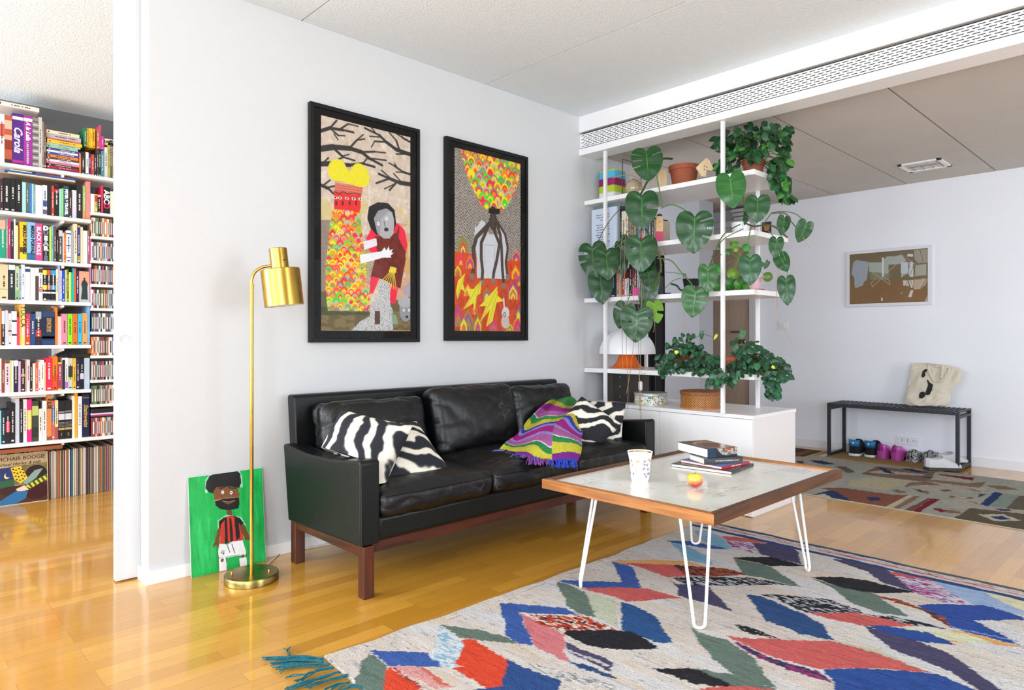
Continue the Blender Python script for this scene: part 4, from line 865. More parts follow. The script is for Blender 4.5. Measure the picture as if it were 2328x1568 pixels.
# ---------------------------------------------------------------- rag rug
RX0, RX1, RY0, RY1 = 1.062, 3.455, 2.013, -.36
def R6(x, y): return (600+x/2.91, 1200+y/2.91)
def R3(x, y): return (1200+x/3.063, 960+y/3.063)
def R7(x, y): return (1400+x/2.5086, 1180+y/2.5086)
cr_, gn, bl, nv, sa, rd, pu, bk, lb, pg_ = 'dad2ca', '677a70', '3f5fa6', '2f4f80', 'cb625f', 'dc4a30', '4c4868', '26262c', '9db5d8', 'c3c8b3'
POLY = [
 (R6, gn, [(620, 890), (668, 830), (805, 915), (785, 1070), (780, 1300), (500, 1300), (590, 1071), (600, 980)]),
 (R6, bl, [(668, 815), (800, 815), (1060, 820), (1200, 925), (1130, 920), (810, 910)]),
 (R6, rd, [(815, 920), (1060, 1071), (1100, 1200), (780, 1200), (785, 1071), (795, 960)]),
 (R6, 'd99a98', [(820, 912), (1000, 920), (1250, 1060), (1150, 1060), (980, 990)]), (R6, 'a8404a', [(820, 915), (850, 925), (1060, 1060), (1020, 1050)]), (R6, 'c96a5a', [(1000, 915), (1060, 930), (1260, 1050), (1200, 1045), (1080, 970)]),
 (R6, 'LBW', [(1140, 650), (1310, 740), (1300, 850), (1260, 925), (1180, 920), (1080, 830), (1120, 800)]),
 (R6, gn, [(1145, 638), (1400, 670), (1590, 710), (1690, 768), (1400, 740), (1280, 720)]),
 (R6, rd, [(1310, 735), (1380, 740), (1610, 870), (1575, 1055), (1470, 1055), (1380, 1010), (1240, 930), (1330, 920), (1260, 890), (1300, 850)]),
 (R6, '2f4f88', [(1610, 870), (1700, 920), (1950, 1000), (1990, 1300), (1300, 1300), (1380, 1071), (1575, 1050)]),
 (R6, bl, [(1540, 500), (1700, 505), (2000, 530), (2090, 575), (1700, 560), (1680, 555), (1760, 700), (1780, 780), (1690, 768), (1600, 710), (1590, 600)]),
 (R6, 'd47c82', [(1690, 560), (1985, 700), (1985, 820), (2020, 875), (1960, 870), (1790, 785), (1760, 700)]),
 (R6, 'ML', [(1700, 560), (1860, 575), (2100, 575), (2330, 665), (2300, 680), (1985, 680), (1850, 640)]),
 (R6, bk, [(1990, 680), (2330, 670), (2450, 690), (2600, 800), (2250, 800), (2100, 760), (1985, 705)]),
 (R6, pu, [(1985, 750), (2230, 850), (2310, 890), (2290, 950), (2100, 860), (2000, 810)]), (R6, 'c9c3c4', [(1990, 790), (2280, 905), (2270, 920), (1990, 805)]), (R6, nv, [(2010, 872), (2200, 930), (2328, 985), (2328, 1000), (2100, 930)]),
 (R6, gn, [(1930, 355), (2000, 370), (2130, 430), (2190, 590), (2090, 570), (2000, 510), (1980, 450)]),
 (R6, pg_, [(2130, 430), (2330, 480), (2340, 650), (2190, 590)]),
 (R6, 'GRW', [(1680, 880), (2000, 950), (2328, 1040), (2328, 1071), (1960, 1010)]),
 (R3, 'e2aa6c', [(590, 958), (850, 955), (1100, 965), (1240, 995), (1000, 990), (620, 970)]),
 (R3, bl, [(215, 1105), (240, 1100), (430, 1105), (650, 1110), (790, 1150), (400, 1150), (370, 1150)]), (R3, bl, [(585, 965), (730, 1000), (790, 1150), (700, 1145), (650, 1110)]),
 (R3, sa, [(620, 972), (1000, 990), (1090, 1000), (1130, 1065), (970, 1070), (800, 1010), (730, 992)]),
 (R3, 'MR', [(1000, 990), (1240, 1000), (1400, 1020), (1540, 1060), (1260, 1070), (1110, 1060)]),
 (R3, pu, [(980, 1075), (1040, 1120), (1260, 1135), (1400, 1290), (1430, 1320), (1050, 1200), (1050, 1150)]),
 (R3, 'MB', [(1000, 1070), (1260, 1070), (1540, 1080), (1880, 1140), (1700, 1130), (1260, 1135), (1100, 1130)]),
 (R3, sa, [(390, 1160), (430, 1150), (650, 1145), (830, 1150), (1080, 1220), (700, 1245), (500, 1190)]),
 (R3, '2f568c', [(650, 1245), (740, 1270), (900, 1350), (940, 1440), (1010, 1532), (900, 1532), (655, 1440)]),
 (R3, lb, [(1150, 755), (1240, 750), (1350, 800), (1440, 885), (1290, 860), (1200, 800)]),
 (R3, '86b8d2', [(1180, 790), (1330, 800), (1440, 888), (1300, 870)]),
 (R3, bl, [(960, 825), (1130, 825), (1400, 885), (1250, 880), (1080, 850), (1000, 838)]),
 (R3, '7fb2d0', [(1000, 840), (1080, 850), (1250, 930), (1290, 990), (1100, 960), (1060, 900)]),
 (R3, sa, [(1340, 790), (1450, 795), (1740, 835), (1580, 838), (1400, 830)]), (R3, 'MP', [(1370, 815), (1550, 835), (1620, 920), (1480, 890), (1440, 880)]),
 (R3, pu, [(1560, 838), (1770, 840), (1880, 895), (1910, 990), (1700, 940), (1620, 915)]),
 (R3, gn, [(1430, 945), (1680, 1000), (1800, 1080), (1900, 1145), (1600, 1080), (1500, 1060)]), (R3, bk, [(1430, 940), (1690, 935), (1930, 1000), (1700, 1002), (1460, 948)]),
 (R7, '2f4f80', [(740, 430), (830, 440), (1050, 530), (1180, 600), (1240, 690), (1050, 650), (850, 580), (800, 500)]),
 (R3, 'MB', [(1610, 1195), (1770, 1200), (2100, 1230), (2328, 1310), (2328, 1370), (2000, 1330), (1900, 1310), (1750, 1240)]),
 (R3, bk, [(1430, 1410), (1560, 1450), (1740, 1515), (1550, 1470)]),
 (R7, gn, [(1110, 335), (1230, 370), (1480, 420), (1670, 555), (1500, 530), (1330, 470), (1250, 400)]), (R7, bk, [(1110, 330), (1280, 330), (1450, 350), (1720, 415), (1500, 420), (1300, 390)]),
 (R7, pu, [(1230, 228), (1420, 240), (1560, 290), (1600, 320), (1720, 418), (1500, 350), (1440, 300)]),
 (R7, sa, [(1555, 302), (1680, 290), (1730, 292), (1990, 350), (1800, 350), (1590, 320)]), (R7, lb, [(1800, 350), (1990, 350), (2328, 430), (2500, 500), (2500, 590), (2328, 550), (2020, 480), (1880, 400)]),
 (R7, 'MP', [(1590, 320), (1800, 350), (2025, 480), (1850, 470), (1700, 410)]), (R7, 'ded8b4', [(2110, 420), (2328, 425), (2420, 560), (2220, 480)]),
 (R7, '31509c', [(1715, 490), (1800, 480), (2100, 490), (2328, 560), (2328, 575), (2050, 575), (2310, 720), (2000, 640), (1900, 600)]), (R7, '7f97cc', [(1900, 605), (2300, 695), (2300, 700), (1900, 612)]),
 (R7, 'e0a866', [(1900, 625), (2000, 640), (2330, 730), (2250, 725), (2000, 680)]), (R7, 'MR', [(1465, 428), (1600, 450), (1880, 560), (1920, 620), (1750, 520)]),
 (R7, sa, [(1080, 530), (1250, 535), (1360, 530), (1560, 570), (1780, 610), (1600, 610), (1400, 605), (1200, 560)]), (R7, 'MB', [(1400, 535), (1600, 555), (1900, 625), (1700, 605)]),
 (R7, 'd9dab8', [(1560, 612), (1720, 620), (2000, 650), (2150, 700), (1950, 700)]), (R7, 'e0a866', [(1560, 612), (1600, 625), (1990, 705), (1940, 700)]),
 (R7, pu, [(1400, 600), (1470, 620), (1700, 680), (1900, 760), (2100, 900), (2300, 1040), (2180, 1040), (1900, 860), (1600, 750)]), (R7, '2f4f98', [(1430, 605), (1540, 605), (1800, 650), (1940, 710), (1780, 700), (1600, 660)]),
 (R7, gn, [(430, 610), (500, 650), (640, 690), (800, 800), (910, 960), (700, 900), (560, 800), (480, 700)]), (R7, pg_, [(1230, 690), (1500, 740), (1780, 868), (1500, 790)]),
 (R7, sa, [(620, 668), (850, 680), (1080, 690), (1240, 695), (1500, 760), (1800, 875), (1560, 850), (1180, 850), (900, 780), (750, 720)]),
 (R7, 'MQ', [(660, 690), (900, 790), (1150, 860), (1240, 930), (1000, 860), (750, 760)]), (R7, '2f5096', [(1180, 855), (1400, 850), (1700, 865), (1850, 885), (2050, 973), (2150, 1200), (1280, 1200), (1240, 920)]),
 (R7, gn, [(440, 850), (660, 880), (900, 960), (1000, 1100), (760, 1000)]), (R7, bk, [(200, 850), (440, 850), (600, 910), (700, 965), (450, 940)]), (R7, sa, [(480, 962), (750, 945), (930, 973), (1200, 1200), (300, 1200)]),
 (R7, bk, [(0, 630), (100, 640), (240, 730), (0, 745)]), (R7, bk, [(670, 600), (760, 610), (940, 688), (820, 650)])]
Wr, Hr = RX1-RX0, RY0-RY1
cv = Canvas(Wr, Hr, 500, 470, cr_); U, V = cv.U.copy(), cv.V.copy()
rs = np.random.RandomState(5)
jit = cv.noise(.012, .008, 3)*.006 + cv.noise(.05, .05, 13)*.006; Uj = U + jit; Vj = V + cv.noise(.008, .012, 4)*.005
weft = cv.noise(.006, .10, 21); weft2 = cv.noise(.0075, .045, 22); tone = cv.noise(.10, .5, 23, 2)
def mix(m, lst, th=0.):
    q = cv.noise(.005, .022, len(lst[0]) + 7); k = cv.noise(.005, .016, 31)
    cv.fill(m, lst[0]); cv.fill(m & (q > .15), lst[1]); cv.fill(m & (k > .35), lst[2 % len(lst)])
cv.fill(tone > .25, 'd3c8c0', .7); cv.fill(tone < -.35, 'd6d6da', .7); cv.fill((weft > .62) & (weft2 > .0), '8e8f9c', .55); cv.fill((cv.noise(.004, .012, 41) > .9), '46526e', .7); cv.fill(cv.noise(.03, .2, 55, 2) > .7, 'd9c3a4', .5)
for f, c, pts in POLY:
    P = []
    for x, y in pts:
        p = at(*f(x, y), Z=.010); P.append((p.x-RX0, RY0-p.y))
    m = cv.inside(P, Uj, Vj)
    if c == 'ML': mix(m, ['c4452f', 'e6ddd2', '2a2a2c'])
    elif c == 'MR': mix(m, ['7d4a3a', '24242a', 'c9543c'])
    elif c == 'MB': mix(m, ['26282f', 'c9ccd2', '26282f'])
    elif c == 'MP': mix(m, ['d8cdd8', 'a8387c', '7c8cb4'])
    elif c == 'MQ': mix(m, ['34365c', 'b03a78', '8a3a6a'])
    elif c == 'LBW': mix(m, ['d6dde2', '8fb6d2', 'd6dde2'])
    elif c == 'GRW': mix(m, ['cfcccb', '8c8f96', 'e0dcd6'])
    else:
        cv.fill(m, c); cc = np.array(lin(c))
        cv.fill(m & (weft > .35), tuple(cc*.80), .8); cv.fill(m & (weft2 < -.45), tuple(np.minimum(cc*1.22+.01, 1)), .7)
# woven end border along the far edge
d = Wr - U + .006*cv.noise(.02, .05, 71)
cv.fill(d < .150, '2f4a7c'); cv.fill((d < .115), 'd4c9c6'); cv.fill((d < .085) & (d > .075), 'b84a44'); cv.fill((d < .062) & (d > .055) & (weft2 > -.2), 'b85a54'); cv.fill(d < .035, '33507c'); cv.fill((d < .035) & (cv.noise(.05, .3, 73) > -.1), '5d6668'); cv.fill(d < .012, '4a5a60')
cv.fill((cv.noise(.0047, .010, 91) > .93), '2c3850', .6); cv.fill((cv.noise(.0047, .012, 93) > .95), 'a04a44', .5)
cv.mul(.84 + .07*np.sign(np.sin(V*2*PI/.011+np.where((np.floor(U/.005) % 2) > 0, PI, 0))) + .08*weft2)
def rugz(u, v):
    x = RX0+u*Wr; y = RY0-v*Hr
    z = .0095 + .0035*nz(x*2.2, y*2.8, 1) + .0012*nz(x*9, y*7)
    e = .008*nz(x*5, y*5, 9)
    edge = min(u, 1-u, v)
    if edge < 1e-6: z = .0015
    if u < .5: x += e*(1-u)*2*0 + (.010*nz(y*8, 3) if u < .02 else 0)
    x += .022*max(0, 1-v*8)*(1-u)**3
    if v < .02: y += .012*nz(x*6, 7) + .012*math.sin(x*2.1)
    return (x, y, max(z, .0015))
RUG = cmat('rag_weave', .95, bump=.5, bscale=170, grain=.25, spec=.15)
rug = cv.mesh(rugz).build('rug', RUG, smooth=True, angle=180, origin=(2.2, .9, 0))
tag(rug, 'cream rag rug with blue, red and green leaf shapes under the coffee table', 'rug')
TEAL = mat('teal_yarn', '12616f', .9, var=.35, vscale=120)
def T8(x, y): return at(600+x/7.76, 1440+y/7.76, Z=.008)
for pts, nstr in (([(1040, 450), (700, 430), (350, 430), (40, 450)], 11), ([(1050, 500), (650, 470), (180, 520)], 9), ([(1150, 555), (800, 560), (500, 570), (240, 590)], 7), ([(1220, 610), (950, 660), (800, 730), (610, 850)], 8),
                  ([(1330, 695), (1000, 790), (720, 880), (430, 985)], 8), ([(1470, 745), (1150, 820), (950, 900), (800, 965)], 7), ([(1510, 870), (1300, 920), (1120, 1010)], 6), ([(1720, 950), (1550, 940), (1370, 980), (1250, 1100)], 6), ([(460, 400), (430, 300), (420, 265)], 4), ([(620, 590), (400, 630), (230, 700)], 3), ([(720, 740), (500, 770), (370, 770)], 2)):
    mb = MB()
    for k in range(nstr):
        q = []
        for i, p in enumerate(pts):
            w_ = T8(*p); s_ = .004 + .010*(i/(len(pts)-1)); w_ = w_ + Vector((rnd.uniform(-s_, s_), rnd.uniform(-s_, s_), rnd.uniform(-.002, .006))); w_.z = max(.003, w_.z); q.append(w_)
        mb.tube(smooth_path(q, 5), .0017, 5)
    obj('tassel', mb, TEAL, rug, smooth=True)
# ---------------------------------------------------------------- kilim in the hall part
def K(x, y): return (1800+x/4.409, 1000+y/4.409)
kx0 = 4.545; kx1 = 6.09; ky0 = 2.55; ky1 = -1.2; Wk = kx1-kx0; Hk = ky0-ky1
cv = Canvas(Wk, Hk, 230, 560, '9d978d'); U, V = cv.U.copy(), cv.V.copy()
cv.fill(cv.noise(.4, .5, 3, 2) > .1, 'a39d88', .7); cv.fill(cv.noise(.3, .4, 9, 2) > .3, '8e948a', .7)
Uj = U + .005*np.sign(np.sin(V*2*PI/.05)); Vj = V
KP = [('6f5c4e', [(690, 340), (860, 262), (1100, 290), (1440, 320), (1400, 385), (1350, 420), (1000, 380)]), ('a2988c', [(760, 320), (900, 300), (1350, 345), (1300, 355), (850, 335)]), ('2c3152', [(860, 268), (950, 290), (1040, 340), (930, 325)]), ('2c3152', [(1090, 283), (1200, 288), (1390, 330), (1240, 322)]), ('2c3152', [(1280, 365), (1420, 372), (1390, 385)]),
 ('6e1e2a', [(1460, 345), (1490, 342), (1835, 378), (1810, 405)]), ('7c6552', [(1350, 390), (1760, 430), (1900, 465), (1870, 478), (1340, 410)]), ('a79e82', [(600, 400), (750, 370), (1180, 400), (960, 500), (560, 460)]),
 ('2d3550', [(180, 200), (300, 205), (440, 240), (330, 245), (230, 225)]), ('5c5448', [(430, 260), (540, 265), (640, 320), (560, 330)]), ('5b2f2c', [(40, 205), (110, 210), (130, 235), (60, 230)]), ('7a4c3a', [(290, 480), (520, 478), (1020, 548), (1180, 550), (905, 682), (670, 645), (440, 520)]), ('26355c', [(205, 550), (370, 505), (440, 512), (670, 650), (430, 605)]), ('b7ad9b', [(200, 552), (330, 538), (400, 575), (430, 605), (300, 580)]),
 ('26355c', [(745, 575), (860, 570), (900, 600), (790, 610)]), ('b0a68e', [(905, 682), (1170, 552), (1215, 556), (980, 692)]), ('7e6350', [(985, 692), (1230, 558), (1290, 565), (1060, 702)]), ('6b4436', [(1110, 712), (1370, 578), (1400, 585), (1195, 725)]), ('6e1e2a', [(1195, 727), (1400, 586), (1488, 592), (1255, 738)]),
 ('868f84', [(1440, 668), (1730, 695), (1720, 712), (1420, 682)]), ('6e1e2a', [(1410, 692), (1440, 680), (1600, 712), (1500, 722)]), ('7d5848', [(1500, 722), (1600, 700), (1700, 720), (1690, 738)]), ('24365e', [(1885, 642), (2030, 520), (2125, 535), (1970, 662)]), ('7b877c', [(1970, 662), (2125, 535), (2280, 555), (2150, 682)]), ('5c5446', [(2150, 682), (2280, 555), (2400, 560), (2400, 710)]),
 ('584e40', [(1600, 797), (1790, 680), (2400, 745), (2500, 940), (2000, 862)]), ('b2a89a', [(1870, 745), (2120, 742), (2300, 805), (2040, 812)]), ('24365e', [(1985, 763), (2120, 762), (2200, 795), (2070, 797)]), ('3a3350', [(2030, 685), (2180, 690), (2200, 710), (2090, 705)]),
 ('79604f', [(1750, 432), (1950, 418), (1900, 470)]), ('79604f', [(1930, 450), (2130, 458), (2290, 500), (2080, 495)]), ('79604f', [(1190, 425), (1360, 415), (1500, 455), (1250, 445), (1150, 470), (1120, 460)]), ('2c3556', [(1210, 448), (1290, 450), (1240, 458)]), ('79604f', [(1200, 480), (1390, 520), (1360, 540), (1250, 510)]), ('2c2f52', [(1250, 488), (1330, 512), (1290, 520)]), ('7a4c3a', [(1480, 500), (1550, 490), (1610, 508), (1540, 518)]), ('79604f', [(1000, 505), (1060, 495), (1160, 522), (1080, 535)]), ('79604f', [(1560, 575), (1600, 555), (1830, 575), (1800, 590)]), ('b3a98c', [(1620, 575), (1640, 562), (1770, 575), (1740, 582)]), ('79604f', [(1740, 485), (1800, 488), (1900, 515), (1870, 520)]), ('2c3556', [(1880, 535), (1950, 545), (1870, 575)]), ('79604f', [(1760, 610), (1850, 622), (1880, 645)])]
for c, pts in KP:
    P = []
    for x, y in pts: p = at(*K(x, y), Z=.006); P.append((p.x-kx0, ky0-p.y))
    cv.fill(cv.inside(P, Uj, Vj), c)
cv.fill(U < .012, 'b5ac98'); cv.mul(1+.09*cv.noise(.05, .006, 5)+.05*cv.noise(.006, .02, 6))
kil = cv.mesh(lambda u, v: (kx0+u*Wk, ky0-v*Hk, .0055 + .0012*nz(u*5, v*9) if 0 < u < 1 else .0008)).build('rug', cmat('kilim_weave', .95, bump=.3, bscale=300, grain=.15, spec=.1), smooth=True, angle=180, origin=(5.3, .7, 0))
tag(kil, 'flat grey-brown kilim rug with geometric figures before the shoe bench', 'rug')
# corner of a further fringed rug by the plant cabinet
a = at(1806, 1017, Z=0); b = at(1838, 1018, Z=0); c = at(1840, 1021, Z=0); d = at(1806, 1034, Z=0)
cv = Canvas(1, 1, 40, 40, '4a3a2c'); cv.fill(np.sin(cv.V*30) > .3, '6b5036'); cv.fill(np.sin(cv.V*30+2) > .85, '8c3c2c')
x0, x1 = 5.95, 6.38; y0, y1 = 2.50, 3.2
rg = cv.mesh(lambda u, v: (x0+u*(x1-x0), y1-v*(y1-y0), .006)).build('rug', cmat('kilim_weave'), origin=(x0, y0, 0)); tag(rg, 'dark brown striped rug, only its fringed corner shows behind the plant cabinet', 'rug')
mb = MB()
for k in range(26):
    x = x0 + (x1-x0)*k/25; mb.tube([(x, y0, .006), (x+.005, y0-.025, .006), (x-.004, y0-.05, .004)], .002, 4)
obj('fringe', mb, mat('beige_fringe', '9a7f5c', .9), rg)

# ---------------------------------------------------------------- shoe bench
BKM = mat('bench_enamel', '20262e', .45)
x0, x1, yA, yB, hB = 6.145, 6.525, 2.375, 1.375, .475
bn = thing('bench', 'long black metal slatted bench against the far wall', 'bench', ((x0+x1)/2, (yA+yB)/2, 0))
w_ = .026
for y in (yA, yB):
    yy0, yy1 = (y-w_, y) if y == yA else (y, y+w_)
    obj('leg', MB().box(x0, x0+w_, yy0, yy1, 0, hB-.03), BKM, bn, bevel=.0015); obj('leg', MB().box(x1-w_, x1, yy0, yy1, 0, hB-.03), BKM, bn, bevel=.0015)
    obj('foot_rail', MB().box(x0+w_, x1-w_, yy0, yy1, .012, .034), BKM, bn, bevel=.001); obj('side_rail', MB().box(x0+w_, x1-w_, yy0, yy1, hB-.058, hB-.036), BKM, bn, bevel=.001)
for xx in (x0, x1-w_): obj('seat_rail', MB().box(xx, xx+w_, yB, yA, hB-.03, hB-.012), BKM, bn, bevel=.001)
mb = MB(); ns = 28
for k in range(ns):
    y = yB + .01 + (yA-yB-.02)*k/(ns-1); mb.box(x0, x1, y-.0095, y+.0095, hB-.012, hB)
sl = obj('slatted_seat', mb, BKM, bn, bevel=.001)
# doormat
a = at(1883, 1042, Z=.006); b = at(2140, 1068, Z=.006)
mt = tag(MB().box(6.07, 6.45, b.y-.02, 2.36, 0, .012).build('doormat', mat('coir', '8c6c3a', .95, var=.35, vscale=160, bump=.6, bscale=300), origin=(6.26, 1.9, 0)), 'brown coir doormat under the bench beneath the shoes', 'doormat')

# ---------------------------------------------------------------- shoes: heel towards the room (-X), toe towards the wall
def shoe(name, label, c, L, W, Hh, heel, ang, upper, sole, st, ch=.04, open_=.55, sole_h=.02, toe_h=.05, low=0., coll=None, grp=None):
    """c = heel bottom centre; sections lofted from heel to toe"""
    t = thing(name, label, 'shoe', c, 0, grp); D = Vector((math.cos(ang), math.sin(ang), 0)); S = Vector((-D.y, D.x, 0)); c = Vector(c)
    def wid(s): return W/2*((.66+.10*math.sin(s*PI*1.2)) if s < .45 else .70+.32*math.sin((s-.40)/.6*PI*.75))*min(1, (1-s)/.08+.0)**.5*min(1, (s+.002)/.05)**.5
    def base(s): return heel*(1-min(1, max(0, (s-.25)/.35))**1.2*1.0) if heel > .03 else 0
    def top(s):
        if s < open_: return Hh - (Hh*.10)*math.sin(PI*s/open_)
        k = (s-open_)/(1-open_); return Hh*(1-k)**1.3 + toe_h*(1-(1-k)**1.3) - toe_h*.5*max(0, (k-.8)/.2)**2
    N = 26; mu = MB(); vs = []; nA = 15
    for i in range(N+1):
        s = i/N; w0 = max(wid(s), .003); z0 = base(s)+sole_h; z1 = max(top(s)+ (base(s) if heel > .03 else 0), z0+.004); op = s < open_ and s > .03
        for k in range(nA):
            a = PI*k/(nA-1); ca = math.cos(a); sa_ = math.sin(a)
            x = w0*(abs(ca)**.7)*(1 if ca >= 0 else -1); z = z0 + (z1-z0)*sa_**.8
            if op and abs(ca) < .62:                               # the foot opening sinks in
                x = w0*ca*.9; z = z1 - (z1-z0)*.55*(1-(abs(ca)/.62)**2)
            vs.append(c + D*(s*L) + S*x + Vector((0, 0, z)))
    fs = [(i*nA+k, i*nA+k+1, (i+1)*nA+k+1, (i+1)*nA+k) for i in range(N) for k in range(nA-1)] + [tuple(range(nA)), tuple(range(N*nA+nA-1, N*nA-1, -1))]
    mu.add(vs, fs); up = obj('upper', mu, upper, t, smooth=True, angle=180)
    ms = MB(); out = []
    for i in range(N+1): s = i/N; out.append((s, max(wid(s)+.004, .006)))
    vs = []
    for s, w0 in out:
        zb = 0 if (heel < .03 or s < .30 or s > .6) else base(s)*.75
        for sx, z in ((-1, zb), (1, zb), (1, base(s)+sole_h), (-1, base(s)+sole_h)): vs.append(c + D*(s*L*1.01-.003) + S*(w0*sx) + Vector((0, 0, z)))
    fs = []
    for i in range(N):
        for k in range(4): fs.append((i*4+k, i*4+(k+1) % 4, (i+1)*4+(k+1) % 4, (i+1)*4+k))
    fs += [(3, 2, 1, 0), tuple(N*4+k for k in range(4))]; ms.add(vs, fs); obj('sole', ms, sole, t, bevel=.002)
    if st:
        ml = MB()
        for k in range(4):
            s = open_ + .04 + k*.07; w0 = wid(s)*.62; z = top(s)*.93
            ml.tube([c + D*(s*L) + S*(w0*q) + Vector((0, 0, z+.006-abs(q)*.010)) for q in (-1, -.5, 0, .5, 1)], .0022, 5)
        obj('laces', ml, st, t)
    if coll:                                                       # collar band round the heel
        mc = MB(); vs = []
        for k in range(13):
            a = -PI/2 + PI*k/12; dx = -math.cos(a)*.5; xx = math.sin(a)
            for z in (Hh*.60, Hh*1.02): vs.append(c + D*(.028+dx*.066) + S*(xx*W*.375) + Vector((0, 0, z)))
        mc.add(vs, [(2*k, 2*k+2, 2*k+3, 2*k+1) for k in range(12)]); cb = obj('collar', mc, coll, t, smooth=True, solid=.003)
        lg = MB(); o = c - D*.0085 + Vector((0, 0, Hh*.80))
        for a in (-.75, 0, .75):
            dv = Vector((0, 0, math.cos(a))) + S*math.sin(a); pv = Vector((0, 0, -math.sin(a))) + S*math.cos(a)
            lg.add([o, o+dv*.007+pv*.0032, o+dv*.0145, o+dv*.007-pv*.0032], [(0, 1, 2, 3)])
        for z in (-.002, -.0045, -.007): lg.add([o+S*q*.008+Vector((0, 0, z+dz)) for q, dz in ((-1, 0), (1, 0), (1, -.0013), (-1, -.0013))], [(0, 1, 2, 3)])
        obj('heel_emblem', lg, mat('white_print', 'e8ecf0', .5), cb, solid=.0006)
    return t
NAVY = mat('black_suede', '11141b', .8); BLUE = mat('blue_collar', '1f6fa0', .5); WS = mat('white_rubber', 'd8dade', .5)
PINK = mat('magenta_patent', 'b83c9c', .18, coat=.6); PINKH = mat('magenta_heel', 'a04088', .35)
PAT = mat('marbled_print', '202024', .6)
_n = PAT.node_tree.nodes; _l = PAT.node_tree.links; _tc = _n.new('ShaderNodeTexCoord'); _v = _n.new('ShaderNodeTexNoise'); _v.inputs['Scale'].default_value = 55; _v.inputs['Distortion'].default_value = 2.5
_r = _n.new('ShaderNodeValToRGB'); _r.color_ramp.interpolation = 'CONSTANT'; _r.color_ramp.elements[0].color = (*lin('1c1d22'), 1); _r.color_ramp.elements[1].position = .52; _r.color_ramp.elements[1].color = (*lin('d9d9dc'), 1)
_l.new(_tc.outputs['Object'], _v.inputs[0]); _l.new(_v.outputs[0], _r.inputs[0]); _l.new(_r.outputs[0], _n['Principled BSDF'].inputs['Base Color'])
GREY = mat('pale_grey_leather', 'c6c8cb', .45, bump=.05, bscale=200); GSOLE = mat('dark_gum_sole', '3a342c', .5)
def sp(px, py): p = at(px, py, Z=.012); p.z = .012; return p
shoe('sneaker', 'blue-collared black sneaker leftmost on the doormat', sp(1940, 1036), .28, .118, .140, 0, .05, NAVY, WS, None, coll=BLUE, grp=None)
shoe('sneaker', 'blue-collared black sneaker next to the pink shoes', sp(1975, 1039), .28, .118, .140, 0, -.06, NAVY, WS, None, coll=BLUE)
for k, (px, py, lb_) in enumerate(((2002, 1043, 'glossy pink heeled shoe beside the black and blue sneakers'), (2034, 1047, 'glossy pink heeled shoe beside the black and white patterned shoes'))):
    p = sp(px, py); t_ = shoe('heeled_shoe', lb_, p, .24, .100, .085, .055, -.18, PINK, PINKH, None, sole_h=.012, toe_h=.05)
shoe('slipper', 'black and white marbled shoe to the right of the pink heels', sp(2070, 1050), .25, .115, .100, 0, .0, PAT, PAT, None, open_=.35, sole_h=.010)
shoe('slipper', 'black and white marbled shoe partly behind the pale grey shoe', sp(2106, 1052), .25, .115, .100, 0, -.1, PAT, PAT, None, open_=.35, sole_h=.010)
shoe('lace_up_shoe', 'pale grey lace-up shoe with dark sole in front, at the bench end', sp(2103, 1067), .27, .118, .115, 0, -.80, GREY, GSOLE, mat('lace_cord', 'e6e4de', .8), sole_h=.024, open_=.45)
shoe('lace_up_shoe', 'pale grey lace-up shoe behind its twin near the bench leg', sp(2132, 1056), .25, .115, .110, 0, -.62, GREY, GSOLE, mat('lace_cord'), sole_h=.024, open_=.45)

# ---------------------------------------------------------------- tote bag on the bench
def B4(x, y): return (1840+x/4.613, 800+y/4.613)
rows = [(118, 1047, 1215), (150, 1045, 1500), (200, 1040, 1585), (310, 1030, 1562), (400, 1018, 1490), (440, 1010, 1476), (500, 995, 1478), (545, 1000, 1462), (568, 1060, 1440)]
XB = 6.36
def bag(u, v, side):
    k = v*(len(rows)-1); i = min(int(k), len(rows)-2); f = k-i
    y = rows[i][0]*(1-f)+rows[i+1][0]*f; l_ = rows[i][1]*(1-f)+rows[i+1][1]*f; r_ = rows[i][2]*(1-f)+rows[i+1][2]*f
    p = at(*B4(l_+(r_-l_)*u, y), X=XB)
    e = (1-(2*u-1)**4)*min(1, (v)/.1+.0)**.5*(1-max(0, (v-.9)/.1)**2*.6) if 0 < v < 1 else 0
    th = .045*max(0, e)*(.35+.65*v)
    wr = .018*nz(u*5, v*4, 2+side) + .012*nz(u*10+v*7, v*9, side*5) if 0 < u < 1 else 0
    lean = (1-v)*.07
    return Vector((XB + lean + side*th - wr*(1 if e > .05 else 0), p.y, max(p.z, .4765)))
mb = MB().grid(lambda u, v: bag(u, v, -1), 44, 44); k0 = len(mb.f); mb.grid(lambda u, v: bag(u, v, 1), 44, 44); mb.f[k0:] = [x[::-1] for x in mb.f[k0:]]
CAN = mat('raw_canvas', 'd6cdbc', .9, bump=.25, bscale=400, var=.04, vscale=10)
pb = bag(.5, 1, 0); bg = thing('tote_bag', 'natural canvas tote bag with a black abstract print on the bench', 'bag', (pb.x, pb.y, .476))
obj('body', mb, CAN, bg, smooth=True, angle=180)
def onb(x, y, off=-.006):
    p = at(*B4(x, y), X=XB); v = 0
    for i in range(len(rows)-1):
        if rows[i][0] <= y <= rows[i+1][0]: v = (i + (y-rows[i][0])/(rows[i+1][0]-rows[i][0]))/(len(rows)-1)
    k = v*(len(rows)-1); i = min(int(k), len(rows)-2); f = k-i; l_ = rows[i][1]*(1-f)+rows[i+1][1]*f; r_ = rows[i][2]*(1-f)+rows[i+1][2]*f
    q = bag((x-l_)/(r_-l_), v, -1); return Vector((q.x+off, q.y, q.z))
PRN = mat('black_ink', '1b191b', .8)
